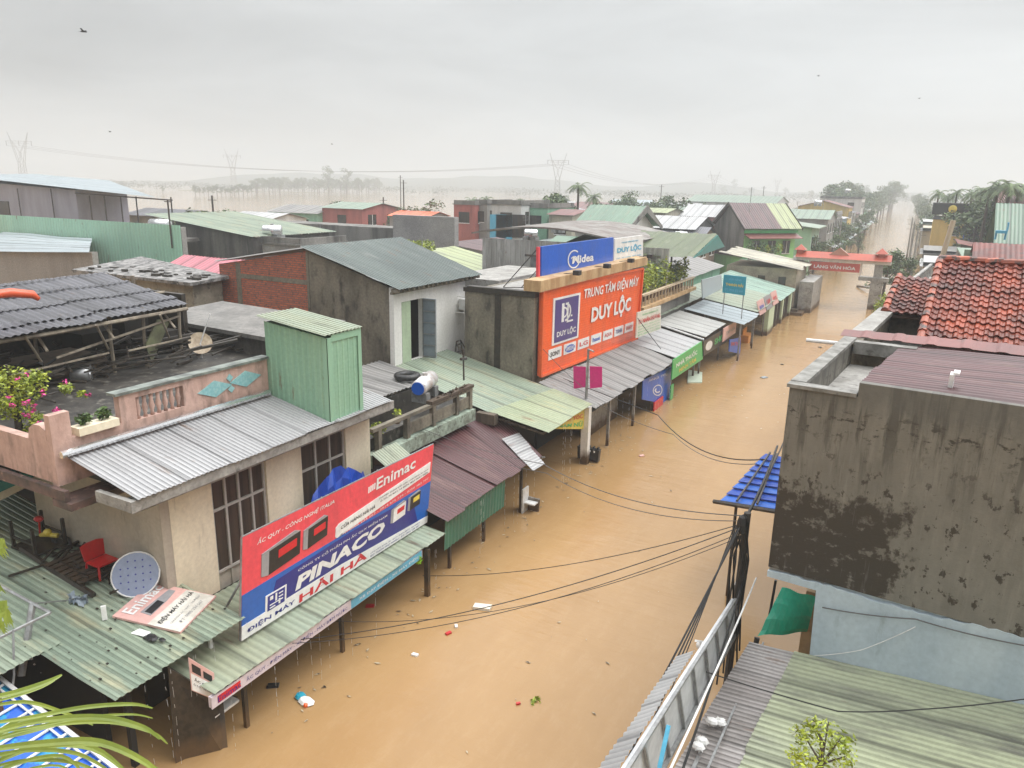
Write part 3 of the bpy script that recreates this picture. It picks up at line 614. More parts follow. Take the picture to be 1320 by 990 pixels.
b.tube([(-17.9, 10.2, 5.75), (-18.0, 13.8, 6.25)], .035, 5); b.tube([(-17.8, 7, 5.5), (-18.0, 11.6, 5.6)], .03, 5); b.tube([(-17.8, 12, 5.6), (-17.9, 14, 5.62)], .03, 5)
b.build('brace', wood_pale, sk)
# clutter inside the shack
rn = random.Random(12); b = MB()
for _ in range(230):
    x = rn.uniform(-21.5, -17.4); y = rn.uniform(7.5, 15.6); L_ = rn.uniform(.4, 1.6); a = rn.uniform(0, 3.1); z = 4.99+rn.uniform(.03, .45)
    b.tube([(x, y, z), (x+L_*math.cos(a), y+L_*math.sin(a), z+rn.uniform(-.1, .25))], rn.uniform(.015, .05), 5)
solo(b, 'scrap_wood', charred, None, None, kind='stuff')
b = MB(); b.box((-22.0, 6.3, 4.985), (-21.85, 15.2, 6.75)); b.box((-21.84, 15.0, 4.985), (-19.4, 15.15, 6.6)); b.build('rear_boarding', charred, sk)
bx = thing('scrap_boxes', 'dark crates piled at the back under the dark shack roof', 'crates', (-20.8, 9, 4.98))
for (x, y, w_, d_, h_) in ((-21.2, 7.6, .9, 1.2, .8), (-21.0, 9.3, .8, .9, 1.0), (-20.8, 12.9, 1.0, 1.1, .7), (-20.9, 14.2, .8, .8, 1.1), (-19.6, 14.4, .7, .6, .6)):
    b = MB(); b.box((x-w_/2, y-d_/2, 4.985), (x+w_/2, y+d_/2, 4.985+h_)); b.build('crate', shadow_in, bx)
lum = thing('lumber_stack', 'stack of pale brown planks lying under the dark shack roof', 'planks', (-19.3, 10.9, 4.98))
for k in range(5):
    b = MB(); b.box((-20.3+rn.uniform(-.05, .05), 9.6+rn.uniform(-.1, .1), 4.985+k*.085), (-18.9+rn.uniform(-.1, .1), 12.1+rn.uniform(-.15, .15), 4.985+k*.085+.07)); b.build('board', mat('pale_board', (.22, .16, .11), (.15, .11, .075), rough=.7, scale=3), lum)
pt = thing('steel_pot', 'grey metal pot lying on its side at the shack terrace edge', 'pot', (-17.2, 11.4, 5.0))
b = MB(); c = on_z(110, 482, 5.15); b.tube([c+V((-.25, -.25, 0)), c+V((-.22, -.22, 0)), c+V((.1, .1, 0))], [.05, .17, .2], 14); b.build('body', steel, pt, smooth=True)
b = MB(); b.tube([c+V((.1, .1, 0)), c+V((.125, .125, 0))], [.235, .235], 14, cap=False); b.build('rim', galv, pt)
pnl = MB(); q = [on_x(*p, -18.0) for p in ((188, 445), (203, 412), (220, 412), (196, 468))]; pnl.prism(q, (-.04, 0, 0)); solo(pnl, 'mossy_board', mat('olive_board', (.16, .17, .09), (.10, .10, .06), rough=.6, scale=3), 'mossy olive board leaning among the shack posts', 'board')
ds = thing('satellite_dish', 'old beige satellite dish with white rod beside the shack', 'satellite dish', on_z(258, 470, 4.98))
dc = on_z(258, 443, 5.4); b = MB(); n = 18; vs = [dc]; dn = V((.75, -.45, .5)).normalized(); da = dn.orthogonal().normalized(); db = dn.cross(da)
vs = []
for r_, dd in ((.0, 0), (.14, .01), (.26, .035), (.33, .06)):
    for k in range(n): t = 2*math.pi*k/n; vs.append(dc+(da*math.cos(t)+db*math.sin(t))*r_+dn*dd)
b.add(vs, [(j*n+k, j*n+(k+1) % n, (j+1)*n+(k+1) % n, (j+1)*n+k) for j in range(3) for k in range(n)]); b.build('dish', mat('rusty_beige', (.46, .38, .27), (.26, .19, .12), rough=.5, scale=4), ds)
b = MB(); b.tube([dc, dc+V((.0, 0, -.5))], .03); b.tube([dc-dn*.02, dc+V((.22, .25, .85))], .02); b.build('arm', white_paint, ds)
# orange-red ring float on the shack roof, cut by the frame
rb = on_x(15, 384, -18.6); b = MB(); b.tube([rb+V((.05, -1.2, .02)), rb+V((-.1, -.5, .1)), rb+V((0, 0, .12)), rb+V((.12, .42, .04)), rb+V((.22, .5, -.08))], [.09, .10, .11, .10, .05], 8)
solo(b, 'red_hose', paint('red_orange_plastic', (.70, .10, .03)), 'thick red orange plastic tube lying on the dark shack roof', 'tube', smooth=True)
# ------------------------------------------------------------------ debris covered green roof, bottom left
dr = thing('debris_roof', 'wide weathered green sheet roof strewn with black wood and a fallen pink sign', 'roof', (-13, 7.5, -1.5))
def zr(x): return 2.0+(-10.2-x)*.085            # slope of this roof
def on_roof(px, py):
    z = 2.2
    for _ in range(12): p = on_z(px, py, z); z = zr(p.x)
    return p
b = MB(); b.corr((-10.22, 5.95, zr(-10.22)), (-10.22, 8.62, zr(-10.22)), (-19.0, 8.95, zr(-19)), (-19.0, 5.95, zr(-19)), pitch=.125, amp=.016, rows=10, sheet_w=.9, jit=.05, sag=.03, seed=31)
b.build('roof', mint_old, dr)
b = MB(); a2_ = on_roof(125, 843); b.corr((-12.15, 5.2, zr(-12)+.02), (-12.15, 6.3, zr(-12)+.02), (-19, 6.3, zr(-19)+.04), (-19, 5.2, zr(-19)+.04), pitch=.125, amp=.016, rows=8, sheet_w=.9, jit=.05, sag=.03, seed=32); b.build('side_roof', mint_old, dr)
b = MB(); b.box((-18.9, 6.6, -1.5), (-11.7, 6.7, 1.95)); b.box((-10.9, 6.5, -1.5), (-10.8, 6.6, 1.9)); b.build('wall', shadow_in, dr)
b = MB(); b.box((-10.65, 8.1, -1.5), (-10.6, 8.16, 1.95)); b.box((-10.6, 7.6, .55), (-10.0, 8.15, .6)); b.build('post', white_paint, dr)
# fallen pink sign
q = [on_roof(*p) + V((0, 0, .05)) for p in ((145, 797), (233, 818), (279, 771), (197, 753))]
fs = Board('fallen_sign', 'faded pink and white sign board lying flat on the weathered green roof', 'sign', q[0], q[1], q[2], q[3], P['palepink'], .04)
fs.rect('white_field', mat('dirty_white_print', (.66, .64, .58), (.5, .48, .42), rough=.6, scale=2), .6, .02, .98, .98, poly=[(.52, .0), (.99, .0), (.99, .98), (.55, .98)])
def along(bd, key, m, body, v0, v1, u0, u1, **k):
    """lettering that runs from the sign's lower edge to its upper edge"""
    vs, fsx = text_mesh(body, k.get('shear', 0), k.get('bold', 0)); bd.mb(key, m).add([bd.at(u1-(u1-u0)*y, v0+x*(v1-v0), 2) for x, y in vs], fsx)
along(fs, 'white_lettering', P['whitep'], 'Enimac', .12, .92, .06, .24, bold=.02)
along(fs, 'black_lettering', P['blackp'], 'ĐIỆN MÁY HẢI HÀ', .06, .95, .60, .70, bold=.02, shear=.2)
along(fs, 'black_lettering', P['greyp'], 'CHUYÊN: ẮC QUY - XE ĐIỆN', .12, .9, .76, .81); along(fs, 'black_lettering', P['greyp'], 'ĐT: 0905 234 567', .2, .8, .86, .91)
fs.rect('battery_print', P['greyp'], 0, 0, 0, 0, poly=[(.28, .22), (.45, .2), (.45, .62), (.42, .9), (.32, .9), (.30, .6)]); fs.rect('battery_print', P['blackp'], 0, 0, 0, 0, lay=2, poly=[(.33, .25), (.44, .24), (.44, .56), (.33, .58)])
fs.done()
# table upside down, chair, plank heap, plate ...
def heap(px, py, n, sx, sy, name, label, lmin, lmax, rr, ang=None, m=charred, sd=1):
    c = on_roof(px, py); rn = random.Random(sd); b = MB()
    for _ in range(n):
        x = rn.gauss(0, sx); y = rn.gauss(0, sy); a = (ang if ang is not None else rn.uniform(0, 3.1))+rn.gauss(0, .3); L_ = rn.uniform(lmin, lmax)
        z = zr(c.x+x)+.03+rn.uniform(0, .12); b.tube([(c.x+x-L_/2*math.cos(a), c.y+y-L_/2*math.sin(a), z), (c.x+x+L_/2*math.cos(a), c.y+y+L_/2*math.sin(a), z+rn.uniform(-.02, .06))], rn.uniform(.3, 1)*rr, 4)
    return b
b = heap(124, 728, 95, .55, .30, '', '', .2, 1.1, .04, sd=5); solo(b, 'charred_wood_heap', charred, 'tangled heap of wet black sticks in the middle of the green roof', 'wood heap')
cr = thing('broken_crate', 'broken dark brown wooden crate slats beside the heap of black sticks', 'crate', on_roof(150, 708))
c = on_roof(152, 716); c.y = 7.75; b = MB()
for k in range(7): x = c.x-.55+k*.17; b.box((x, c.y-.32, zr(x)+.12), (x+.13, c.y+.34, zr(x)+.15))
b.build('slat', mat('dark_brown_wood', (.07, .045, .028), (.04, .028, .02), rough=.5, scale=6), cr)
b = MB(); b.box((c.x-.58, c.y-.3, zr(c.x)-.02), (c.x+.64, c.y-.26, zr(c.x)+.118)); b.box((c.x-.58, c.y+.27, zr(c.x)-.02), (c.x+.64, c.y+.31, zr(c.x)+.118)); b.build('rail', charred, cr)
b = MB(); p0, p1 = on_roof(28, 712), on_roof(121, 771); b.tube([p0+V((0, 0, .09)), p0.lerp(p1, .5)+V((0, 0, .06)), p1+V((0, 0, .06))], [.05, .07, .06], 5); solo(b, 'fallen_beam', charred, 'long wet black beam lying across the green roof', 'beam')
tb = thing('upturned_table', 'upturned black wooden table with its legs in the air on the green roof', 'table', on_roof(55, 700))
c = on_roof(52, 705); zt = zr(c.x); b = MB(); b.box((c.x-.42, c.y-.35, zt+.02), (c.x+.42, c.y+.35, zt+.07)); b.build('tabletop', charred, tb)
for sx in (-1, 1):
    for sy in (-1, 1): b = MB(); b.box((c.x+sx*.38-.03, c.y+sy*.31-.03, zt+.071), (c.x+sx*.38+.03, c.y+sy*.31+.03, zt+.62)); b.build('leg', charred, tb)
b = MB(); b.box((c.x-.4, c.y-.33, zt+.25), (c.x+.4, c.y-.3, zt+.30)); b.box((c.x-.4, c.y+.3, zt+.25), (c.x+.4, c.y+.33, zt+.30)); b.build('apron', charred, tb)
ty = thing('toy_tricycle', 'small yellow and red plastic toy tricycle standing near the upturned table', 'toy', on_roof(80, 690)); c = on_roof(84, 690)+V((0, 0, .05)); c.y = min(c.y, 8.1)
b = MB(); b.tube([c+V((-.25, 0, .05)), c+V((0, 0, .12)), c+V((.2, .1, .1))], .05, 8); b.sphere(c+V((0, 0, .16)), .09); b.build('body', P['yellow'], ty)
b = MB(); b.tube([c+V((-.25, -.02, .05)), c+V((-.25, 0, .38))], .02); b.sphere(c+V((-.25, 0, .42)), .09, 8, (1.4, 1, .7)); b.build('handlebar', P['red'], ty)
for dx, dy in ((-.25, 0), (.2, .22), (.25, -.02)): b = MB(); b.tube([c+V((dx, dy-.02, .03)), c+V((dx, dy+.02, .03))], .07, 10); b.build('wheel', black, ty)
ch = thing('plastic_chair', 'red plastic chair against the cream wall next to the round plate', 'chair', on_roof(168, 712)); c = on_roof(172, 722); c.y = 8.0
b = MB(); b.box((c.x-.18, c.y-.2, c.z+.28), (c.x+.22, c.y+.22, c.z+.31)); b.build('seat', P['red'], ch)
b = MB(); b.prism([(c.x-.2, c.y-.2, c.z+.31), (c.x-.2, c.y+.22, c.z+.31), (c.x-.24, c.y+.25, c.z+.62), (c.x-.24, c.y+.12, c.z+.66), (c.x-.24, c.y-.1, c.z+.66), (c.x-.24, c.y-.23, c.z+.62)], (-.03, 0, 0)); b.build('backrest', P['red'], ch)
for dx in (-.18, .2):
    for dy in (-.18, .2): b = MB(); b.tube([(c.x+dx, c.y+dy, c.z+.28), (c.x+dx*1.15, c.y+dy*1.15, c.z+.02)], .025, 5); b.build('leg', P['red'], ch)
c = on_roof(212, 752)+V((0, 0, .02)); c.y = 8.1; b = MB(); n = 28; nn = V((.62, -.55, .45)).normalized(); t1 = V((0, 0, 1)).cross(nn).normalized(); t2 = nn.cross(t1); cc = c+t2*.42+V((0, -.22, 0))
dp = thing('perforated_disc', 'slate blue round perforated lid leaning against the cream wall corner', 'lid', c)
b.prism([cc+(t1*math.cos(2*math.pi*k/n)+t2*math.sin(2*math.pi*k/n))*.42 for k in range(n)], -nn*.03); b.build('plate', P['dots'], dp)
b = MB(); b.tube([cc+(t1*math.cos(2*math.pi*k/n)+t2*math.sin(2*math.pi*k/n))*.425 for k in range(n+1)], .015, 5, cap=False); b.build('rim', white_paint, dp)
b = MB()
for i in range(-2, 3):
    for j in range(-2, 3):
        if i*i+j*j < 7: pc = cc+t1*i*.13+t2*j*.13+nn*.004; b.add([pc+t1*.02, pc+t2*.02, pc-t1*.02, pc-t2*.02], [(0, 1, 2, 3)])
b.build('hole', P['navy'], dp)
for px, py, s_, m, nm, lb, ct in ((180, 819, .10, P['whitep'], 'paper_scrap', 'torn white paper scrap on the roof below the fallen sign', 'paper'), (132, 800, .08, P['whitep'], 'white_board', 'thin upright white board piece standing on the green roof', 'board')):
    c = on_roof(px, py); b = MB(); b.prism([c+V((-.16, -.05, .03)), c+V((.1, .0, .03)), c+V((.14, .12, .05)), c+V((-.12, .09, .05))] if nm[0] == 'p' else [c+V((0, 0, .02)), c+V((.05, .07, .02)), c+V((.05, .07, .3)), c+V((0, 0, .3))], (0.012, -.008, -.012)); solo(b, nm, m, lb, ct)
c = on_roof(196, 825)+V((0, 0, .05)); b = MB(); b.sphere(c, .09, 8, (1.6, 1, .5)); b.sphere(c+V((.2, .06, -.01)), .05, 8, (1.6, 1, .5)); solo(b, 'black_shoe', P['blackp'], 'crumpled black shoe lying below the fallen sign', 'shoe')
c = on_roof(100, 775)+V((0, 0, .05)); b = MB(); b.leaves(c, (.28, .14, .05), 60, .08, random.Random(3)); solo(b, 'rag', P['bluegrey'], 'crumpled blue grey rag beside the end of the black beam', 'rag')
rn = random.Random(77); b = MB()
for _ in range(110):
    p = on_roof(rn.uniform(20, 290), rn.uniform(700, 880))
    if p.x < -10.4 and 5.6 < p.y < 8.7 and p.x > -18: k = rn.uniform(.006, .018); b.box((p.x-k*1.5, p.y-k, p.z+.015), (p.x+k*1.5, p.y+k, p.z+.015+k))
solo(b, 'debris', charred, None, None, kind='stuff')
# brown steps/wall, blue striped awning, rail of grey pipe in the corner
br = thing('brown_balcony', 'brown plastered stepped balcony wall at the lower left corner', 'balcony', (-11.5, 4.8, -1.5))
b = MB(); b.box((-16, 4.2, -1.5), (-11.85, 5.15, 2.45)); b.box((-12.7, 4.3, 2.453), (-12.3, 5.1, 2.95)); b.box((-13.6, 4.3, 2.453), (-13.1, 5.1, 2.8)); b.box((-12.25, 4.5, 2.453), (-11.9, 5.13, 3.1)); b.build('wall', brown_wall, br)
b = MB(); b.box((-12.3, 4.45, 3.103), (-11.86, 5.16, 3.15)); b.box((-12.75, 4.25, 2.953), (-12.26, 5.16, 3.0)); b.build('coping', mat('brown_coping', (.20, .10, .08), (.13, .07, .055), rough=.5, scale=3), br)
pr = thing('pipe_railing', 'thin grey pipe railing with black stub above the brown balcony', 'railing', (-12.5, 5, 3.2))
g0, g1, g2, g3, g4 = on_x(0, 755, -13.5), on_x(42, 778, -12.8), on_x(0, 822, -12.6), on_x(65, 790, -12.3), on_x(17, 812, -12.5)
b = MB(); b.tube([g0, g1, g3], .028); b.tube([g2, g3], .028); b.tube([g1, g4+V((0, 0, -.9))], .06); b.tube([g4, on_x(18, 870, -12.2), on_x(12, 930, -12.2)], .018); b.tube([g1, on_x(110, 772, -13.4)], .012); b.build('rail', steel, pr)
ba = thing('striped_awning', 'blue and turquoise awning with white ribs at the lower left corner', 'awning', (-11, 4.8, 0))
A_, B_, C_, D_ = (-9.35, 4.2, 1.25), (-9.3, 5.45, 1.3), (-12.6, 5.45, 1.85), (-12.6, 4.2, 1.8)
A_, B_, C_, D_ = map(V, (A_, B_, C_, D_))
b = MB(); b.slab(A_, B_, C_, D_, .03); b.build('cloth', mat('blue_turquoise_cloth', (.01, .10, .50), (.02, .28, .45), rough=.4, scale=2.6, lo=.5, hi=.56), ba)
b = MB()
for k in range(13):
    t = k/12; p = A_.lerp(D_, t); q = B_.lerp(C_, t); b.tube([p+V((0, 0, .03)), q+V((0, 0, .03))], .022, 5)
b.tube([B_+V((0, 0, .05)), C_+V((0, 0, .05))], .04, 5); b.tube([B_.lerp(A_, .1)+V((0, 0, .045)), C_.lerp(D_, .1)+V((0, 0, .045))], .02, 5); b.build('rib', white_paint, ba)
# dark board leaning in the water and hanging small sign
q = [on_x(218, 873, -10.3), on_x(288, 905, -10.0), on_z(294, 968, 0.0), on_z(226, 985, 0.0)]; b = MB(); b.prism([q[0]+V((0, 0, .2)), q[1], q[2]+V((0, 0, -.3)), q[3]+V((0, 0, -.3))], (-.05, .03, 0)); solo(b, 'black_board', charred, 'big wet black panel standing in the brown water under the green roof', 'panel')
hs = Board('hanging_sign', 'small faded pink sign hanging under the corner of the green roof', 'sign', on_x(247, 890, -10.05), on_x(278, 903, -9.9), on_x(276, 868, -9.9), on_x(243, 848, -10.05), P['palepink'], .03)
hs.rect('white_field', P['whitep'], .03, .03, .97, .55); hs.text('lettering', P['blackp'], 'ẮC QUY', .15, .35, .85, .48, bold=.02); hs.text('lettering', P['blackp'], 'Ô TÔ - XE MÁY', .1, .2, .9, .28); hs.rect('battery_print', P['blackp'], .1, .62, .45, .88); hs.rect('battery_print', P['blackp'], .55, .62, .9, .85); hs.done()
b = MB(); b.tube([on_z(280, 897, .3), on_z(305, 900, .35)], .04, 5); solo(b, 'black_pipe', charred, 'short black pipe end beside the small hanging pink sign', 'pipe')
# neighbour ledge, cream and teal, with planter and slim trunk (left edge)
le = thing('planted_ledge', 'cream and teal painted roof ledge with dark planter at the left edge', 'ledge', (-16.5, 7, 3))
q0, q1 = on_z(0, 640, 3.75), on_z(50, 612, 3.75)
b = MB(); b.prism([q0+V((0, -.6, 0)), q1, q1+V((-1.4, .1, 0)), q0+V((-2.2, -.6, 0))], (0, 0, .2)); b.build('slab', P['teal'], le)
b = MB(); b.prism([q0+V((-.05, -.6, -.22)), q1+V((-.15, -.05, -.22)), q1+V((-1.4, .0, -.22)), q0+V((-2.2, -.6, -.22))], (0, 0, .215)); b.build('soffit', cream, le)
b = MB(); q2 = q1+V((-.25, -.1, .203)); b.box((q2.x-1.5, q2.y-1.6, q2.z), (q2.x, q2.y, q2.z+.3)); b.build('planter_wall', concrete_dark, le)
b = MB(); b.box((-20, 8.96, -1.5), (-16.25, 9.1, 4.2)); solo(b, 'dark_wall', shadow_in, 'dark shuttered wall below the pink parapet corner', 'wall')
bg_ = thing('bougainvillea', 'bougainvillea with pink blossoms climbing by the left edge above the pink parapet', 'shrub', q1+V((-.9, -.5, .2)))
b = MB(); t0 = on_x(28, 595, -15.5); t1_ = on_x(20, 520, -15.5); b.tube([t0, t0.lerp(t1_, .5)+V((.03, 0, 0)), t1_, on_x(8, 470, -15.5)], [.09, .08, .05, .03], 8); b.tube([t1_, on_x(50, 500, -15.4)], .02); b.tube([t1_, on_x(75, 505, -15.3)], .015); b.build('trunk', charred, bg_)
b = MB(); rn = random.Random(8)
for px, py, r_, n in ((10, 490, .38, 420), (35, 500, .36, 420), (20, 525, .36, 400), (50, 485, .22, 160), (42, 540, .22, 160), (85, 500, .16, 130), (105, 508, .12, 60), (0, 520, .35, 300), (30, 555, .14, 70)):
    b.leaves(on_x(px, py, -15.45), (r_, r_, r_*.8), n, .042, rn)
b.build('crown', leaf_y, bg_)
b = MB()
for px, py in ((24, 488), (36, 483), (54, 503), (55, 508), (30, 520), (37, 517), (44, 523), (30, 535), (36, 536), (43, 530), (50, 545), (16, 522), (75, 528), (70, 530), (84, 545), (12, 512), (84, 492), (115, 508)):
    b.leaves(on_x(px, py, -15.1), (.06, .06, .05), 12, .035, rn)
b.build('blossom', blossom, bg_)

# ------------------------------------------------------------------ terrace house with railing, tyre and water tank; maroon roof
rh = thing('terrace_house', 'low house with wavy grey terrace roof, tyre and mossy concrete railing', 'house', (-13.5, 17, -1.5))
b = MB(); b.corr((-13.8, 14.75, 3.62), (-13.8, 20.3, 3.62), (-16.6, 20.95, 3.72), (-16.6, 14.75, 3.72), pitch=.2, amp=.035, rows=4, kind='sine', sheet_w=.9, seed=41, sag=.03); b.build('terrace_roof', fibre_grey, rh)
b = MB(); b.box((-12.3, 14.75, 2.55), (-11.95, 19.9, 2.93)); b.build('ledge', mat('mossy_mint_concrete', (.34, .42, .34), (.16, .18, .14), rough=.6, scale=2.5, c3=(.06, .06, .05), s3=6), rh)
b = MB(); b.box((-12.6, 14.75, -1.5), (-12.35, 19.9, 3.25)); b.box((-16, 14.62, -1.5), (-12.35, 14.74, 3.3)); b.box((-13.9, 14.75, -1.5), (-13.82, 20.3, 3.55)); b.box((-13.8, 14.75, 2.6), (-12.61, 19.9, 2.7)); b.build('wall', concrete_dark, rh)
b = MB()
for y in (15.1, 16.4, 17.7, 19.0, 19.8): b.box((-12.2, y-.07, 2.935), (-12.05, y+.07, 3.55))
b.box((-12.2, 14.8, 3.553), (-12.05, 19.88, 3.65)); b.box((-12.18, 16.5, 3.0), (-12.1, 19.8, 3.35)); b.build('railing', concrete, rh)
b = MB(); b.box((-12.22, 17.5, 3.655), (-12.0, 19.88, 3.75)); rn = random.Random(3); b.leaves((-12.1, 18.8, 3.72), (.1, 1.0, .12), 120, .07, rn); b.build('ivy', mat('dead_creeper', (.07, .05, .035), rough=.9, island=.5), rh)
ty_ = on_z(525, 489, 3.68)
b = MB(); n = 20; vs = []; fs_ = []
for i in range(n):
    for k in range(8):
        t = 2*math.pi*i/n; u_ = 2*math.pi*k/8; rr = .32+.13*math.cos(u_); vs.append((ty_.x+rr*math.cos(t), ty_.y+rr*math.sin(t), 3.80+.11*math.sin(u_)))
for i in range(n):
    for k in range(8): fs_.append((i*8+k, ((i+1) % n)*8+k, ((i+1) % n)*8+(k+1) % 8, i*8+(k+1) % 8))
b.add(vs, fs_); solo(b, 'car_tyre', black, 'black car tyre lying flat on the wavy grey terrace roof', 'tyre', smooth=True)
def tank(pa, pb, r_, label, saddle=.25, m=galv):
    t = thing('water_tank', label, 'water tank', pa.lerp(pb, .5)-V((0, 0, r_+saddle)), 'stainless steel water tanks'); d = (pb-pa).normalized()
    b = MB(); b.tube([pa-d*.08, pa-d*.05, pa, pa.lerp(pb, .33), pa.lerp(pb, .34), pa.lerp(pb, .66), pa.lerp(pb, .67), pb, pb+d*.05, pb+d*.08], [r_*.3, r_*.85, r_, r_, r_*1.03, r_*1.03, r_, r_, r_*.85, r_*.3], 20); b.build('barrel', m, t, smooth=True)
    b = MB(); b.tube([pa.lerp(pb, .5)+V((0, 0, r_)), pa.lerp(pb, .5)+V((0, 0, r_+.08))], r_*.35, 12); b.build('lid', m, t)
    b = MB()
    for k in (.15, .85): p = pa.lerp(pb, k); b.box((p.x-.04-r_*abs(d.y), p.y-.04-r_*abs(d.x), p.z-r_-saddle), (p.x+.04+r_*abs(d.y), p.y+.04+r_*abs(d.x), p.z-r_*.75))
    b.build('stand', steel, t); return t
tk = on_x(547, 497, -12.55); tank_a = on_x(540, 500, -12.5); tt = tank(tank_a, tank_a+V((-.25, 1.0, .05)), .24, 'steel water tank with blue end lying beside the tyre on the railing', m=mat('white_steel', (.70, .71, .72), (.5, .45, .42), rough=.3, metal=.3, scale=4, c3=(.35, .2, .15)))
b = MB(); d_ = V((-.25, 1, .05)).normalized(); b.tube([tank_a-d_*.1, tank_a-d_*.085], [.2, .2], 18); b.build('end_disc', P['midblue'], tt)
for px, py, n, r_, lb in ((486, 553, 200, .22, 'yellow green potted bush at the near end of the mossy railing'), (512, 532, 90, .12, 'small yellow green potted plant behind the mossy railing')):
    c = on_x(px, py, -12.3); t = thing('potted_bush', lb, 'plant', c-V((0, 0, r_+.2))); b = MB(); b.leaves(c, (r_, r_*1.2, r_), n, .045, random.Random(px)); b.build('crown', leaf_y, t); b = MB(); b.tube([c-V((0, 0, r_+.2)), c-V((0, 0, r_*.4))], [.08, .12], 10); b.build('pot', concrete, t)
b = MB(); p = on_x(598, 490, -12.2); b.tube([p, on_x(597, 450, -12.2)], [.03, .025]); b.tube([on_x(594, 463, -12.2), on_x(601, 462, -12.2)], .05); solo(b, 'antenna_pole', dark_steel, 'thin dark pole standing at the far end of the mossy railing', 'pole')
mr_ = thing('maroon_awning', 'wide maroon corrugated awning roof reaching over the water', 'awning', (-11, 17.5, -1.5))
b = MB(); b.corr((-9.6, 14.62, 1.68), (-9.6, 17.3, 1.68), (-12.3, 17.3, 2.35), (-12.3, 14.62, 2.35), pitch=.125, amp=.016, rows=4, kind='sine', jit=.05, seed=51); b.corr((-9.55, 17.2, 1.73), (-9.55, 20.0, 1.73), (-12.9, 22.2, 2.5), (-12.3, 17.2, 2.4), pitch=.125, amp=.016, rows=4, kind='sine', jit=.06, seed=52); b.build('roof', purple, mr_)
b = MB(); b.corr((-9.75, 14.7, .75), (-9.75, 17.9, .75), (-9.72, 17.9, 1.6), (-9.72, 14.7, 1.6), pitch=.16, amp=.03, rows=1, kind='sine', seed=53); b.build('skirt', sheet('dark_green_sheet', (.05, .17, .12), (.04, .12, .09), (.12, .2, .14)), mr_)
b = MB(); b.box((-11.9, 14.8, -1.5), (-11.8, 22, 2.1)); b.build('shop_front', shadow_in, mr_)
b = MB()
for y in (15.2, 17.0, 19.3): b.box((-9.95, y-.04, -1.5), (-9.87, y+.04, 1.6))
b.build('post', dark_steel, mr_)
b = MB(); q = [on_z(*p, 1.95) for p in ((647, 572), (668, 563), (703, 588), (688, 597))]; q = [V((p.x, p.y, 1.80+(-9.6-p.x)*.24)) for p in q]; b.corr(q[2], q[1], q[0], q[3], pitch=.14, amp=.012, rows=1, seed=2); solo(b, 'loose_sheet', zinc, 'pale zinc sheet lying at the outer corner of the maroon awning', 'metal sheet')
b = MB(); q = on_z(640, 652, 0); b.box((-9.85, q.y-.1, -.5), (-9.80, q.y+.3, .8)); b.box((-9.8, q.y, .3), (-9.45, q.y+.35, .34)); solo(b, 'white_cabinet', white_paint, 'white cabinet side half sunk in the water below the maroon awning', 'cabinet')

# ------------------------------------------------------------------ white house with open door, brick annex
wh = thing('white_fronted_house', 'tall narrow house with white front, open steel door and grey green sheet roof', 'house', (-18, 23.5, -1.5))
b = MB(); W0, W1 = 21.0, 25.75; D0, D1 = 21.45, 22.75
b.box((-16.2, W0, -1.5), (-16, D0, 6.42)); b.box((-16.2, D1, -1.5), (-16, W1, 6.42)); b.box((-16.2, D0, 5.85), (-16, D1, 6.42)); b.box((-16.2, D0, -1.5), (-16, D1, 3.6)); b.build('front_wall', white, wh)
b = MB(); b.prism([(-20, W0+.15, -1.5), (-16.203, W0+.15, -1.5), (-16.203, W0+.15, 6.42), (-20, W0+.15, 7.5)], (0, -.15, 0)); b.build('side_wall', concrete, wh)
b = MB(); b.box((-17.5, D0-.1, 3.6), (-17.4, D1+.1, 5.9)); b.box((-19.9, W1-.15, -1.5), (-16.21, W1-.01, 6.4)); b.build('inner_wall', shadow_in, wh)
b = MB(); b.corr((-15.55, 20.75, 6.42), (-15.55, 26.35, 6.42), (-20.05, 26.9, 7.68), (-20.05, 20.75, 7.64), pitch=.16, amp=.022, rows=4, kind='rib', seed=61, jit=.01); b.build('roof', bluegrey_sheet, wh)
b = MB()
for k in range(19): y = 20.8+k*.3; b.box((-15.95, y, 6.28), (-15.65, y+.12, 6.40))
b.box((-15.998, 20.8, 6.2), (-15.9, 26.3, 6.279)); b.build('eave', concrete, wh)
dl = MB(); dl.box((-16.03, D0, 3.6), (-15.98, D0+.52, 5.84)); d1 = dl.build('door', P['palegreen'], wh)
dl = MB(); dl.prism([(-15.99, D1, 3.6), (-15.45, D1+.05, 3.6), (-15.45, D1+.05, 5.84), (-15.99, D1, 5.84)], (0, .04, 0)); d2 = dl.build('door', P['bluegrey'], wh, label='blue grey steel door leaf standing open')
dl = MB()
for k in range(6): z = 3.65+k*.43; dl.tube([(-15.98, D1-.02, z), (-15.46, D1+.03, z)], .02, 4)
for x in (-15.98, -15.46): dl.tube([(x, D1-.02+(x+15.98)*.1, 3.6), (x, D1-.02+(x+15.98)*.1, 5.83)], .02, 4)
dl.build('door_bar', steel, d2)
ac = thing('air_conditioner', 'caged air conditioner unit on the white wall', 'air conditioner', (-15.8, 25.3, 5))
c = on_x(600, 391, -15.8); b = MB(); b.box((-15.95, c.y-.28, c.z-.22), (-15.68, c.y+.22, c.z+.2)); b.build('body', white_paint, ac)
b = MB()
for k in range(6): y = c.y-.38+k*.14; b.tube([(-15.55, y, c.z-.32), (-15.55, y, c.z+.32)], .012, 4)
for z in (-.32, 0, .32): b.tube([(-15.98, c.y-.38, c.z+z), (-15.55, c.y-.38, c.z+z), (-15.55, c.y+.32, c.z+z), (-15.98, c.y+.32, c.z+z)], .014, 4)
b.build('cage', white_paint, ac)
c = on_x(591, 452, -15.6); b = MB()
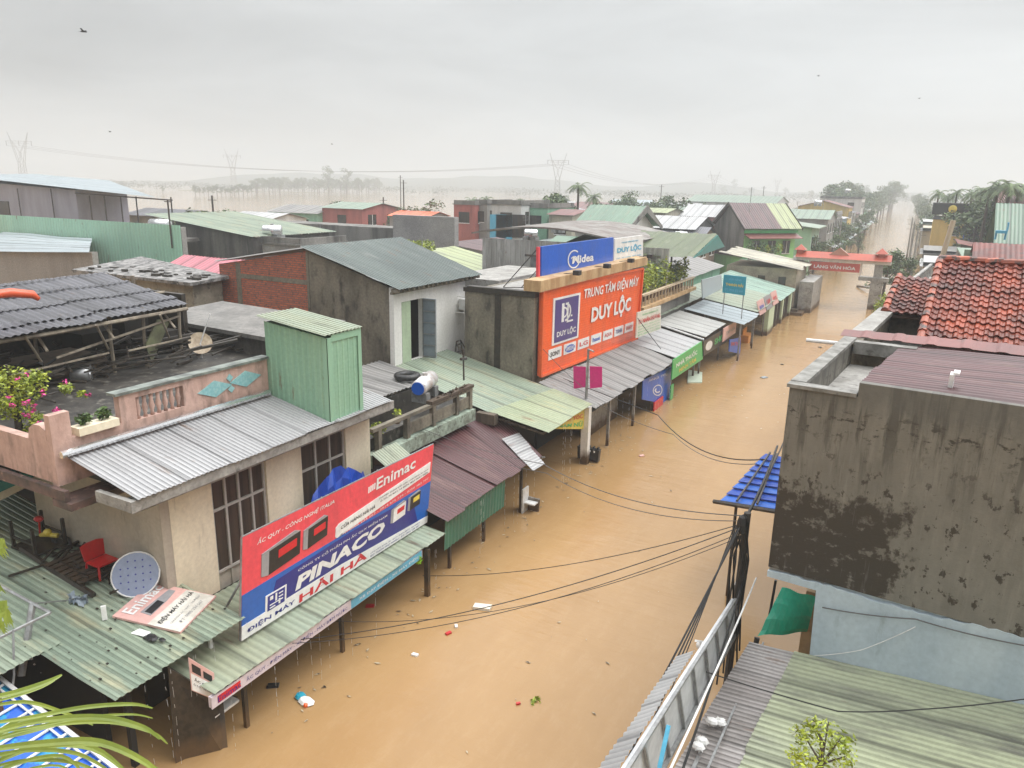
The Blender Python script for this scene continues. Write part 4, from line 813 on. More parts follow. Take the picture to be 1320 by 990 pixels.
for p_, q_ in (((-.2, 0, 0), (-.1, 0, .8)), ((.2, 0, 0), (.1, 0, .8)), ((-.15, 0, .35), (.15, 0, .35)), ((-.1, 0, .8), (.1, 0, .8)), ((-.12, 0, .65), (.12, 0, .65)), ((-.1, .0, .8), (-.2, .45, 0)), ((.1, 0, .8), (.2, .45, 0))): b.tube([c+V((p_[1], p_[0]*1.6, p_[2]-.4)), c+V((q_[1], q_[0]*1.6, q_[2]-.4))], .025, 5)
solo(b, 'step_ladder', dark_steel, 'small black step ladder standing by the white wall', 'ladder')
b = MB(); b.leaves(on_x(605, 435, -16.2), (.15, .2, .35), 150, .06, random.Random(2)); solo(b, 'creeping_weed', leaf, 'weedy plant growing at the foot of the bare wall by the step ladder', 'plant')
ba_ = thing('brick_annex', 'bare red brick side building with sheet edge joined to the grey house', 'building', (-22.5, 23, -1.5))
b = MB(); b.prism([(-24.7, W0+.16, 0), (-20.003, W0+.16, 0), (-20.003, W0+.16, 7.45), (-24.7, W0+.16, 6.68)], (0, -.16, 0)); b.build('wall', brick_m, ba_)
b = MB(); b.box((-23.75, W0-.012, 0), (-23.5, W0-.0, 6.8)); b.box((-23.5, W0-.012, 6.2), (-20.01, W0, 6.38)); b.box((-20.02, W0-.02, 0), (-19.9, W0, 7.4)); b.build('concrete_tie', concrete, ba_)
b = MB(); b.corr((-20.06, W0-.12, 7.56), (-20.06, W0+5, 7.56), (-24.85, W0+5, 6.78), (-24.85, W0-.12, 6.78), pitch=.2, amp=.04, rows=2, kind='sine', seed=4); b.build('roof', fibre_grey, ba_)
# green roof in front of the white house
gr = thing('green_awning', 'large pale green corrugated roof in two sheets below the bare grey wall', 'awning', (-12, 23, -1.5))
fold = lambda px, py, z: on_z(px, py, z)
b = MB(); b.corr((-11.75, 20.6, 2.62), (-11.2, 24.4, 2.62), (-16.0, 24.4, 3.6), (-16.0, 20.6, 3.6), pitch=.145, amp=.018, rows=4, kind='sine', seed=71, jit=.02); b.build('roof', mint_old, gr)
b = MB(); b.corr((-9.65, 20.6, 2.32), (-9.65, 24.4, 2.32), (-11.25, 24.42, 2.66), (-11.85, 20.6, 2.66), pitch=.145, amp=.018, rows=2, kind='sine', seed=72, jit=.03); b.build('lower_roof', sheet('moss_green_sheet', (.31, .35, .22), (.24, .28, .18), (.35, .35, .2)), gr)
b = MB(); b.box((-10.0, 24.2, -1.5), (-9.72, 24.45, 2.2)); b.build('column', white, gr)
b = MB(); b.box((-12.1, 20.5, -1.5), (-12.0, 24.4, 2.5)); b.build('shop_front', shadow_in, gr)
b = MB(); b.tube([(-9.9, 20.7, 2.2), (-9.9, 24.4, 2.2)], .04, 4); b.tube([(-9.9, 20.75, 2.2), (-12, 20.75, 2.5)], .04, 4); b.box((-12.2, 20.35, 2.3), (-11.5, 20.6, 2.65)); b.build('beam', wood, gr)
ys = Board('yellow_sign', 'yellow shop sign with green lettering hanging under the green awning corner', 'sign', on_x(712, 553, -9.9), on_x(755, 553, -9.9)+V((0, .0, 0)), on_x(754, 523, -9.9), on_x(722, 540, -9.9), P['yellow'], .03)
ys.text('lettering', P['redp'], 'CẮT TÓC', .15, .5, .9, .8, bold=.03); ys.text('green_lettering', P['green'], 'NAM NỮ', .1, .12, .9, .4, bold=.03); ys.done()
# ------------------------------------------------------------------ store with the orange sign
st = thing('appliance_store', 'grey bare walled store block carrying the orange facade sign and blue billboard', 'shop', (-14.5, 30, -1.5))
YS0, YS1 = 24.45, 36.2
b = MB(); b.box((-15.0, YS0, -1.5), (-12.2, YS0+.2, 6.02)); b.box((-12.4, YS0+.203, -1.5), (-12.2, YS1, 6.0)); b.box((-15.0, YS1, -1.5), (-12.2, YS1+.2, 6.02)); b.box((-15.2, YS0+.0, -1.5), (-15.003, YS1, 6.0)); b.build('wall', concrete, st)
b = MB(); b.box((-15.1, YS0-.05, 5.98), (-12.15, YS0+.3, 6.2)); b.box((-13.85, YS0-.03, 2.8), (-13.6, YS0, 5.975)); b.box((-15.25, YS0-.04, 5.98), (-15.103, YS0+.3, 6.15)); b.build('beam', charred, st)
b = MB(); b.box((-15.0, YS0+.31, 5.85), (-12.41, YS1, 5.99)); b.build('roof', concrete_pale, st)
b = MB(); b.box((-12.6, YS0-.1, 6.22), (-11.9, YS1+.3, 6.63)); b.build('coping', P['tan'], st)
XO = -12.02
os_ = Board('orange_sign', 'huge orange ribbed facade sign with white store lettering and violet emblem', 'sign', on_x(696, 485, XO), on_x(820, 437, XO), on_x(828, 346, XO), on_x(699, 372, XO), P['orange'], .12)
a_, b_, c_, d_ = os_.c; b = MB()
for k in range(34):
    t = (k+.5)/34; b.bar(a_.lerp(d_, t)+os_.n*.004, b_.lerp(c_, t)+os_.n*.004, .012)
b.build('rib', P['orange'], os_.root)
b = MB(); b.bar(a_+os_.n*.03, d_+os_.n*.03, .12); b.bar(b_+os_.n*.03, c_+os_.n*.03, .12); b.bar(c_+os_.n*.03, d_+os_.n*.03, .1); b.bar(a_+os_.n*.02, b_+os_.n*.02, .1); b.build('frame', P['orange'], os_.root)
os_.rect('white_field', P['whitep'], .085, .31, .315, .86, lay=4); os_.rect('violet_field', P['purplep'], .10, .335, .30, .835, lay=5)
os_.text('white_lettering', P['whitep'], 'DUY LỘC', .12, .38, .285, .48, lay=6, bold=.03)
os_.rect('white_lettering', P['whitep'], .155, .56, .175, .78, lay=6); os_.ring('white_lettering', P['whitep'], .185, .67, .085, .11, .45, lay=6, a0=-90, a1=90); os_.ring('white_lettering', P['whitep'], .175, .67, .045, .065, .45, lay=6, a0=-90, a1=90)
os_.rect('white_lettering', P['whitep'], .20, .56, .212, .78, lay=6); os_.rect('white_lettering', P['whitep'], .20, .54, .255, .56, lay=6); os_.rect('white_lettering', P['whitep'], .235, .60, .247, .62, lay=6)
os_.text('white_lettering', P['whitep'], 'TRUNG TÂM ĐIỆN MÁY', .345, .745, .955, .93, lay=7, shear=.1, bold=.022)
os_.text('white_lettering', P['whitep'], 'DUY LỘC', .43, .40, .875, .70, lay=7, bold=.04)
for k, (t_, mm_) in enumerate((('SONY', 'blackp'), ('SAMSUNG', 'whitep'), ('LG', 'redp'), ('Panasonic', 'midblue'), ('AQUA', 'redp'), ('TOSHIBA', 'navy'), ('SHARP', 'redp'))):
    u = .06+k*.128; os_.rect('white_field', P['whitep'], u, .15, u+.108, .275, lay=4)
    if k == 1: os_.ring('blue_print', P['midblue'], u+.054, .21, 0, .045, 1.0, lay=5)
    os_.text({'blackp': 'black_lettering', 'whitep': 'white_lettering', 'redp': 'red_lettering', 'midblue': 'blue_print', 'navy': 'navy_lettering'}[mm_], P[mm_], t_, u+.014, .185, u+.094, .24, lay=6, bold=.02)
os_.done()
XB = -12.55
bb = Board('blue_billboard', 'bright blue rooftop billboard with white ring logo above the orange sign', 'billboard', on_x(698, 362, XB), on_x(790, 347, XB), on_x(791, 306, XB), on_x(698, 318, XB), P['midblue'], .1)
bb.ring('white_logo', P['whitep'], .40, .50, .24, .28, .30, a0=50, a1=340); bb.ring('white_logo', P['whitep'], .40, .30, .26, .295, .24, a0=45, a1=125)
bb.text('white_logo', P['whitep'], 'Midea', .375, .36, .68, .60, shear=.1, bold=.03)
bb.done(); a_, b_, c_, d_ = bb.c; dn_ = V((0, 0, 1))
b = MB(); b.prism([a_+V((.0, -.1, -.32)), b_+V((0, 0, -.22)), b_+V((0, 0, -.01)), a_+V((0, -.1, -.01))], (-.1, 0, 0)); b.prism([a_+V((0, -.25, -.32)), a_+V((0, -.11, -.32)), d_+V((0, -.11, 0)), d_+V((0, -.25, 0))], (-.1, 0, 0)); b.build('red_backing', P['coral'], bb.root)
b = MB()
for t in (0.02, .33, .66, .98):
    p = a_.lerp(b_, t)+V((-.15, 0, -.3)); q = d_.lerp(c_, t)+V((-.15, 0, 0)); r_ = p+V((-1.6, 0, -.1)); b.bar(p, q, .04); b.bar(q, r_, .03); b.bar(p, r_, .03); b.bar(p.lerp(q, .5), r_.lerp(q, .5), .025); b.bar(p.lerp(q, .5), r_.lerp(p, .5), .025)
b.build('truss', dark_steel, bb.root)
wb = Board('white_billboard', 'white rooftop billboard with cyan store name beside the blue one', 'billboard', on_x(790, 347, XB)+V((.01, .12, 0)), on_x(829, 340, XB), on_x(829, 303, XB), on_x(791, 308, XB)+V((.01, .12, 0)), P['whitep'], .1)
wb.text('cyan_lettering', P['skyb'], 'TRUNG TÂM ĐIỆN MÁY', .22, .80, .82, .88, bold=.03); wb.text('cyan_lettering', P['skyb'], 'DUY LỘC', .08, .47, .92, .74, bold=.05); wb.text('cyan_lettering', P['skyb'], 'TIVI - TỦ LẠNH - MÁY GIẶT', .06, .30, .92, .37, bold=.02); wb.text('cyan_lettering', P['skyb'], 'ĐT: 0258 383 777', .12, .14, .85, .22, bold=.02); wb.done()
for k, py in ((0, 25), (1, 28.2), (2, 31.2), (3, 34)):
    t = thing('spotlight', ('black floodlight under the left part of the blue billboard', 'black floodlight under the middle of the blue billboard', 'black floodlight where the blue billboard meets the white one', 'black floodlight under the white billboard')[k], 'floodlight', (-11.9, py+2, 6.63), 'floodlights above the orange sign'); b = MB(); b.bar((-12.2, py+2, 6.63), (-11.6, py+2, 6.72), .03); b.build('arm', dark_steel, t); b = MB(); b.box((-11.75, py+1.85, 6.62), (-11.5, py+2.15, 6.8)); b.build('head', P['blackp'], t)
ga = thing('store_awning', 'wavy grey fibre cement awning in front of the orange sign', 'awning', (-10.8, 30, -1.5))
b = MB(); b.corr((-9.55, 24.45, 2.15), (-9.55, 34.6, 1.9), (-12.0, 34.9, 2.55), (-12.0, 24.6, 2.75), pitch=.24, amp=.045, rows=4, kind='sine', sheet_w=.9, jit=.09, seed=81, sag=.02); b.build('roof', fibre_grey, ga)
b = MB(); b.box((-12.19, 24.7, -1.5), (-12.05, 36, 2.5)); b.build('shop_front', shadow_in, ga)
b = MB()
for y in (26.6, 29.6, 32.2, 34.4): b.box((-9.9, y-.05, -1.5), (-9.8, y+.05, 1.95))
b.build('post', steel, ga)
pb = Board('blue_poster', 'deep blue poster with round white emblem hanging at the awning end', 'poster', on_x(828, 515, -9.78), on_x(864, 522, -9.78), on_x(865, 473, -9.78), on_x(829, 490, -9.78), P['midblue'], .04)
pb.ring('white_emblem', P['whitep'], .5, .42, .16, .19, .9); pb.ring('white_emblem', P['whitep'], .5, .42, .05, .09, 1.2, a0=120, a1=330); pb.text('white_emblem', P['whitep'], 'SINCE 1998', .2, .82, .85, .9); pb.done()
b = MB(); q = on_x(850, 518, -9.7); b.box((q.x-.05, q.y-.75, -.3), (q.x, q.y+.6, .42)); solo(b, 'red_board', P['redp'], 'red panel with its foot in the water below the deep blue poster', 'panel')
b = MB(); q = on_x(865, 516, -9.6); b.box((q.x-.05, q.y-.15, -.3), (q.x, q.y+.3, .75)); solo(b, 'green_box_sign', P['green'], 'narrow green upright box beside the red panel in the water', 'sign')
b = MB(); q = on_x(815, 500, -10.6); b.box((-11.2, 27, -.3), (-10.9, 30.5, 1.0)); solo(b, 'grey_counter', steel, 'grey shop counter half drowned under the wavy grey awning', 'counter')
# pole with two magenta banners
pl = thing('banner_pole', 'thin grey pole in the water carrying two magenta cloth banners', 'pole', on_z(752, 590, 0)+V((0, 0, -1.5))); p0 = on_z(752, 590, 0); top = on_y(758, 450, p0.y)
b = MB(); b.tube([p0+V((0, 0, -1.5)), V((p0.x, p0.y, top.z))], [.07, .045], 8); b.tube([V((p0.x, p0.y, top.z)), V((p0.x+.25, p0.y-.1, top.z-.04))], .03); b.build('post', steel, pl)
for a0, a1 in ((739, 755), (760, 776)):
    b = MB(); q = [on_y(a0, 472, p0.y), on_y(a1, 473, p0.y), on_y(a1, 499, p0.y), on_y(a0+.5, 501, p0.y)]; b.prism(q, (0, .02, 0)); b.build('banner', P['magenta'], pl)
b = MB(); q = [on_y(747, 573, p0.y-.1), on_y(775, 579, p0.y-.1), on_y(773, 594, p0.y-.1), on_y(747, 588, p0.y-.1)]; b.prism(q, (0, -.2, 0))
for k in range(5): p = q[0].lerp(q[1], .1+k*.2); b.box((p.x-.03, p.y-.12, p.z-.02), (p.x+.03, p.y+.0, p.z+.07))
b.build('black_board', P['blackp'], pl)
b = MB()
for k in range(4): p = q[0].lerp(q[1], .18+k*.2); b.box((p.x-.02, p.y-.225, p.z-.12), (p.x+.03, p.y-.202, p.z-.05))
b.build('white_mark', P['whitep'], pl)

# ------------------------------------------------------------------ row of shops beyond
cs = Board('optician_sign', 'cream shop sign with red and green lettering right of the orange sign', 'sign', on_x(820, 436, -11.2), on_x(852, 424, -11.2), on_x(852, 394, -11.2), on_x(822, 403, -11.2), paint('cream_print', (.70, .68, .58)), .06)
cs.text('green_lettering', P['green'], 'PHÒNG KHÁM BÁC SĨ', .2, .82, .85, .90, bold=.02); cs.text('red_lettering', P['redp'], 'TƯ NHÂN HƯƠNG', .04, .52, .96, .74, bold=.03)
for k in range(4): cs.text('green_lettering', P['green'], ('KHÁM MẮT - ĐO KHÚC XẠ', 'CHẨN ĐOÁN - ĐIỀU TRỊ', 'BÁN KÍNH CÁC LOẠI', 'ĐT: 0905 111 222')[k], .05, .39-k*.115, .93, .455-k*.115, bold=.01)
cs.done()
def awn(nm, lb, x0, x1, y0, y1, z0, z1, m, seed=1, kind='trap', pitch=.2, posts=True, cat='awning', back=None, amp=.02):
    t = thing(nm, lb, cat, ((x0+x1)/2, (y0+y1)/2, -1.5)); b = MB(); b.corr((x0, y0, z0), (x0, y1, z0), (x1, y1, z1), (x1, y0, z1), pitch=pitch, amp=amp, rows=2, kind=kind, seed=seed, jit=.05); b.build('roof', m, t)
    if posts:
        b = MB(); n = max(2, int((y1-y0)/2.2))
        for k in range(n): y = y0+.2+(y1-y0-.4)*k/(n-1); b.box((x0-.32, y-.045, -1.5), (x0-.23, y+.045, z0-.04))
        b.build('post', steel, t)
    if back: b = MB(); b.box((x1+.02, y0, -1.5), (x1+.12, y1, z1-.02)); b.build('shop_front', back, t)
    return t
awn('zinc_awning', 'pale zinc shop awning with green sign next after the wavy grey one', -9.6, -12.2, 34.9, 39.6, 2.0, 2.55, zinc, 91, back=shadow_in)
awn('grey_sheet_awning', 'plain grey shop awning with black sign between zinc and pale blue awnings', -9.45, -12.3, 39.8, 44.6, 2.25, 2.75, sheet('plain_grey_sheet', (.42, .42, .40), (.34, .34, .32), (.26, .25, .22)), 92, back=shadow_in)
awn('pale_blue_awning', 'pale blue sheet awning sticking out farthest over the water', -8.4, -12.1, 44.8, 49.4, 2.25, 2.85, skyblue_sheet, 93, back=shadow_in)
b = MB(); b.tube([(-12.2, 39.7, 2.72), (-9.5, 39.65, 2.12)], .06, 6); solo(b, 'gutter_pipe', white_paint, 'pale gutter between the zinc awning and plain grey awning', 'gutter')
gsn = Board('green_sign', 'bright green shop sign below the zinc awning edge', 'sign', on_x(866, 490, -9.45), on_x(906, 463, -9.45), on_x(905, 440, -9.45), on_x(868, 464, -9.45), P['green'], .05); gsn.text('white_lettering', P['whitep'], 'NHÀ THUỐC', .1, .5, .8, .82, bold=.03); gsn.text('white_lettering', P['yellow'], 'MINH TÂM', .2, .15, .75, .4, bold=.02); gsn.done()
bsn = Board('black_sign', 'black shop sign with white figure and green lettering below the grey sheet awning', 'sign', on_x(907, 459, -9.4), on_x(938, 440, -9.4), on_x(938, 421, -9.4), on_x(907, 440, -9.4), P['blackp'], .05); bsn.ring('white_print', P['whitep'], .2, .5, 0, .3, .45); bsn.text('green_lettering', P['green'], 'SHOP', .42, .3, .92, .7, bold=.04); bsn.done()
psn = Board('pink_grey_sign', 'pale pink and grey sign board right of the black shop sign', 'sign', V((-9.3, 43.4, 1.35)), V((-9.3, 46.8, 1.35)), V((-9.3, 46.8, 2.1)), V((-9.3, 43.4, 2.15)), P['palepink'], .05); psn.text('grey_lettering', P['greyp'], 'TẠP HÓA', .2, .3, .9, .7, bold=.03); psn.done()
usn = Board('blue_hanging_sign', 'small blue sign hanging low under the pale blue awning', 'sign', on_x(940, 453, -9.0), on_x(954, 456, -9.0), on_x(955, 435, -9.0), on_x(941, 438, -9.0), P['midblue'], .05); usn.text('lettering', P['redp'], 'SIM THẺ', .1, .5, .9, .85, bold=.03); usn.done()
b = MB(); q = on_z(897, 494, 0); b.prism([on_z(886, 494, .0), on_z(905, 494, 0), on_z(905, 483, .0)+V((0, 0, .1)), on_z(887, 481, 0)+V((0, 0, .15))], (0, 0, .05)); solo(b, 'floating_sign', paint('pale_green_print', (.55, .62, .50)), 'pale green and pink printed board floating before the row of awning posts', 'sign')
b = MB(); q = on_z(963, 440, 0); b.box((q.x-.3, q.y-.7, -.2), (q.x+.2, q.y+.7, .5)); b.box((q.x-.25, q.y-.6, .501), (q.x-.2, q.y+.6, .9)); solo(b, 'orange_cart', paint('orange_plastic', (.65, .25, .03)), 'orange cart half drowned beyond the blue hanging sign', 'cart')
tz = thing('terrace_roof', 'mint green low roof in front of the plant terrace', 'roof', (-12, 43, -1.5)); b = MB(); b.corr((-12.25, 38.5, 3.0), (-12.25, 56.5, 3.0), (-13.4, 56.5, 3.3), (-13.4, 38.5, 3.3), pitch=.3, amp=.02, rows=1, seed=9); b.build('roof', mint_old, tz); b = MB(); b.box((-13.3, 38.5, -1.5), (-13.2, 56, 3.1)); b.build('wall', concrete_far, tz)
# plant terrace
pt_ = thing('terrace_building', 'building with balustraded plant terrace under an olive green panelled roof', 'building', (-16, 42, -1.5))
b = MB(); b.box((-20, 37.2, -1.5), (-12.4, 47.0, 3.75)); b.build('lower_storey', concrete_far, pt_)
b = MB(); b.box((-20.2, 37.0, 3.76), (-12.1, 47.3, 3.95)); b.build('terrace_slab', P['tan'], pt_)
b = MB()
for k in range(18): y = 37.2+k*.58; b.tube([(-12.3, y, 3.951), (-12.3, y, 4.5)], .05, 5)
for k in range(8): x = -12.3-k*.5; b.tube([(x, 37.2, 3.951), (x, 37.2, 4.5)], .05, 5)
b.box((-12.4, 37.1, 4.503), (-12.2, 47.2, 4.6)); b.box((-16.2, 37.1, 4.503), (-12.41, 37.3, 4.6)); b.build('balustrade', mat('pale_tan_stone', (.55, .45, .32), (.4, .3, .2), rough=.6, scale=3), pt_)
b = MB(); b.box((-20, 39.5, 3.96), (-14.6, 39.6, 6.0)); b.box((-14.7, 39.61, 3.96), (-14.6, 49, 6.0)); b.build('grille_wall', mat('grey_grille', (.13, .14, .15), (.06, .06, .065), rough=.6, scale=3), pt_)
b = MB()
for k in range(6): b.box((-14.2, 38.8+k*1.9, 3.96), (-14.1, 38.9+k*1.9, 6.1))
b.box((-20, 38.7, 6.0), (-14.1, 38.8, 6.12)); b.build('post', dark_steel, pt_)
q = [on_z(831, 326, 6.15), on_z(911, 331, 6.15)]; q3 = on_z(929, 302, 7.1); q2 = on_z(833, 298, 7.0)
b = MB(); b.corr((-19.5, 39.6, 6.15), (-11.4, 43.2, 6.15), (-11.6, 49.5, 7.15), (-19.6, 48.5, 7.15), pitch=1.15, amp=.05, rows=1, kind='rib', seed=3, sheet_w=20); b.build('roof', olive, pt_)
b = MB(); b.prism([(-11.35, 43.3, 6.1), (-11.55, 49.5, 7.1), (-11.6, 52, 6.2)], (-.08, 0, 0)); b.build('gable', P['teal'], pt_)
for k in range(12):
    y = 37.6+k*.78; rn = random.Random(k+50); t = thing('potted_bonsai', 'potted bonsai shrub on the balustraded terrace', 'plant', (-12.9, y, 3.95), 'potted shrubs on the plant terrace')
    hgt = rn.uniform(.5, 1.1); b = MB(); b.tube([(-12.9, y, 3.96), (-12.9, y, 4.25)], [.15, .2], 8); b.build('pot', brown_wall, t); b = MB(); b.tube([(-12.9, y, 4.2), (-12.85, y+.1, 4.3+hgt*.6)], .04, 5); b.build('trunk', bark, t)
    b = MB(); b.leaves((-12.75, y+.1, 4.55+hgt*.7), (.42, .48, .5+hgt*.35), 260, .09, rn); b.build('crown', leaf_y if k % 4 else leaf, t)
for k in range(5):
    x = -13.6-k*.75; rn = random.Random(k+80); t = thing('potted_bonsai', 'potted bonsai shrub on the balustraded terrace', 'plant', (x, 37.7, 3.95), 'potted shrubs on the plant terrace')
    b = MB(); b.tube([(x, 37.7, 3.96), (x, 37.7, 4.25)], [.15, .2], 8); b.build('pot', brown_wall, t); b = MB(); b.leaves((x, 37.6, 4.85), (.42, .42, .65), 220, .09, rn); b.build('crown', leaf_y if k % 2 else leaf, t)
b = MB(); q = [on_x(906, 385, -11.3), on_x(931, 372, -11.3), on_x(930, 354, -11.3), on_x(905, 361, -11.3)]; b.prism(q, (-.06, 0, 0)); solo(b, 'blank_board', skyblue_sheet, 'blank pale blue panel between plant terrace and teal sign', 'panel')
# ------------------------------------------------------------------ farther low shops up to the gate
awn('mossy_shop_roof', 'long mossy green roof with pale edge beyond the pale blue awning', -8.6, -14, 49.8, 58, 2.3, 3.2, mint_moss, 95, back=mint_wall, posts=True, cat='roof')
awn('turquoise_shop_roof', 'dull green roof strewn with black leaves beside the bare concrete house', -8.5, -14, 58.3, 66, 2.0, 3.2, sheet('dull_green_roof', (.30, .44, .36), (.22, .33, .27), (.10, .12, .10), lo3=.5), 96, back=concrete_far, posts=True, cat='roof')
for i, (px, py, c_) in enumerate(((942, 402, 'palepink'), (958, 395, 'greyp'), (975, 390, 'palepink'))):
    q = on_x(px, py, -9.2); w_ = 2.6; y0q = 50.4+i*2.5; q = V((-8.55, y0q, 0)); s_ = Board('leaning_banner', ('pale pink and blue shop banner on the mossy roof edge', 'grey brown shop banner on the mossy roof edge', 'reddish shop banner farthest along the mossy roof edge')[i], 'banner', q+V((0, 0, 2.0)), q+V((0, 2.3, 1.95)), q+V((-.3, 2.3, 2.85)), q+V((-.3, 0, 2.9)), P[c_], .04)
    s_.text('lettering', P['midblue' if i == 0 else 'redp'], ('PHỞ BÒ', 'CAFE', 'BÚN CÁ')[i], .2, .3, .8, .7, bold=.04); s_.done()
tq = [on_z(930, 378, 2.9), on_z(960, 381, 2.9)]
c0 = on_y(931, 377, 46.0); c1 = on_y(960, 381, 46.0); c2 = on_y(962, 357, 46.0); c3 = on_y(933, 354, 46.0)
ts = Board('teal_sign', 'teal blue rooftop sign with yellow and white lettering', 'sign', c0, c1, c2, c3, P['cyan'], .08)
ts.text('yellow_lettering', P['yellow'], 'THANH HẢI', .12, .42, .9, .62, bold=.03); ts.text('white_lettering', P['skyb'], 'ĐT: 0905 333 444', .1, .12, .9, .28, bold=.02); ts.text('white_lettering', P['skyb'], 'CỬA HÀNG', .25, .74, .8, .9, bold=.02); ts.done()
b = MB(); b.bar(c0+V((.1, .2, -1.6)), c3+V((.1, .2, 0)), .05); b.bar(c1+V((-.1, .2, -1.6)), c2+V((-.1, .2, 0)), .05); b.build('post', steel, ts.root)
gw = thing('pale_green_shop', 'pale green shop front with dark grilles beyond the mossy roof', 'shop', (-8.8, 59, -1.5))
b = MB(); b.box((-9.0, 54.2, -1.5), (-8.6, 56.4, 1.9)); b.box((-9.0, 64.0, -1.5), (-8.6, 64.6, 1.9)); b.box((-9.0, 60.0, -1.5), (-8.6, 60.5, 1.9)); b.build('column', mat('pale_green_plaster', (.50, .60, .42), rough=.6), gw)
b = MB()
for k in range(20): b.box((-8.8, 56.5+k*.38, 0), (-8.75, 56.6+k*.38, 1.8))
b.build('grille', dark_steel, gw)
# concrete house by the gate with pale tiled awning, green house with maroon roof
ch_ = thing('bare_concrete_house', 'bare concrete house with broken pale tiled roof next to the gate', 'house', (-11, 69, -1.5))
b = MB(); b.box((-14.5, 66.5, -1.5), (-8.7, 72.5, 3.6)); b.build('wall', mat('tan_concrete', (.42, .36, .26), (.28, .24, .18), rough=.8, scale=1.2), ch_)
b = MB(); b.corr((-8.3, 66.0, 3.62), (-8.3, 73, 3.62), (-15, 73, 4.7), (-15, 66.0, 4.7), pitch=.3, amp=.05, rows=6, kind='sine', seed=8, jit=.2); b.build('roof', sheet('pale_mossy_tiles', (.48, .45, .34), (.24, .22, .17), (.09, .08, .07), lo3=.5), ch_)
for k in range(3): b = MB(); b.box((-13.5+k*1.7, 66.45, 1.8), (-12.9+k*1.7, 66.497, 2.9)); b.build('window', dark_glass, ch_)
b = MB(); b.box((-8.4, 66.7, -1.5), (-7.3, 73.0, 2.6)); b.build('side_block', concrete_pale, ch_)
ghs = thing('lime_green_house', 'bright lime green two storey house with maroon gabled roof', 'house', (-14.5, 82, -1.5))
P0 = on_z(962, 292, 6.0); P1 = on_z(1030, 292, 6.0); ug = (P1-P0); LG = ug.length; ug.normalize(); aG = math.atan2(ug.y, ug.x)
GM = Matrix.Translation(V((P0.x, P0.y, 0))) @ Matrix.Rotation(aG, 4, 'Z'); rg = 8.45
ghs.location = GM @ V((LG/2, 3, -1.5))
b = MB(GM); b.box((.1, .3, -1.5), (LG-.1, 6, 5.75)); b.build('wall', lime_wall, ghs)
b = MB(GM); b.prism([(.09, .3, 2.6), (.09, 6, 2.6), (.09, 6, 5.75), (.09, 3.1, rg-.1), (.09, .3, 5.75)], (-.1, 0, 0)); b.prism([(LG-.09, .3, 5.75), (LG-.09, 6, 5.75), (LG-.09, 3.1, rg-.1)], (.1, 0, 0)); b.build('gable', concrete_far, ghs)
for x0_, x1_, m_, sd in ((-.35, LG*.66, purple, 5), (LG*.66+.02, LG+.35, lime_sheet, 6)):
    b = MB(GM); b.corr((x0_, -.2, 5.75), (x1_, -.2, 5.75), (x1_, 3.1, rg), (x0_, 3.1, rg), pitch=.3, amp=.04, rows=3, kind='sine', seed=sd); b.build('roof', m_, ghs)
b = MB(GM); b.corr((-.35, 3.12, rg), (LG+.35, 3.12, rg), (LG+.35, 6.4, 5.75), (-.35, 6.4, 5.75), pitch=.3, amp=.04, rows=2, kind='sine', seed=6); b.build('roof', purple, ghs)
b = MB(GM)
for x_ in (-.42, LG+.37):
    for yy in (-.25, 6.45): b.prism([(x_, yy, 5.55), (x_, yy, 5.85), (x_, 3.11, rg+.12), (x_, 3.11, rg-.2)], (.06, 0, 0))
b.build('barge_board', dark_steel, ghs)
b = MB(GM); b.slab((0, -.9, 4.75), (LG, -.9, 4.75), (LG, .295, 5.2), (0, .295, 5.2), .06); b.build('canopy', red_sheet, ghs); b = MB(GM); b.box((0, .1, 5.3), (LG, .297, 5.6)); b.build('eave_board', P['green'], ghs)
for x_ in (1.2, 3.4, 5.4): w_ = MB(GM); w_.box((x_, .22, 3.0), (x_+1.0, .297, 4.4)); f_ = w_.build('window', dark_glass, ghs); w_ = MB(GM); w_.box((x_-.08, .16, 2.9), (x_+1.08, .215, 3.0)); w_.box((x_+.46, .16, 3.003), (x_+.54, .215, 4.4)); w_.build('frame', white_paint, f_)
b = MB(GM); b.box((-.3, -1.3, 2.3), (LG*.7, .295, 2.45)); b.build('balcony', mint_wall, ghs)
for k in range(6):
    t = thing('balcony_plant', 'potted plant crowding the balcony of the lime green house', 'plant', GM @ V((.2+k*.75, -.9, 2.45)), 'potted plants on the lime green house balcony'); rn = random.Random(k); b = MB(GM); b.leaves((.2+k*.75, -.9, 3.4+rn.uniform(-.2, .5)), (.45, .5, .7), 130, .13, rn); b.build('crown', leaf_y if k % 2 else leaf, t); b = MB(GM); b.tube([(.2+k*.75, -.9, 2.46), (.2+k*.75, -.9, 2.9)], [.2, .25], 8); b.build('pot', brown_wall, t)
gh2 = thing('green_annex', 'pale green walled annex with green roof behind the lime green house', 'house', (-13, 96, -1.5)); b = MB(); b.box((-19, 97.5, -1.5), (-11.6, 105, 5.6)); b.build('wall', mint_wall, gh2); b = MB(); b.slab((-10.8, 97, 5.65), (-10.8, 105.5, 5.65), (-19.5, 105.5, 6.6), (-19.5, 97, 6.6), .1); b.build('roof', mint_old, gh2)
for y in (98.3, 100.5, 102.7): b = MB(); b.box((-11.597, y, 3.0), (-11.55, y+1.2, 4.5)); b.build('window', dark_glass, gh2)
b = MB(); b.leaves(on_z(1037, 365, 1.0), (.9, 1.5, 1.3), 500, .16, random.Random(4)); solo(b, 'waterside_bush', leaf, 'leafy bush rising from the water beside the pale concrete block at the gate', 'bush')


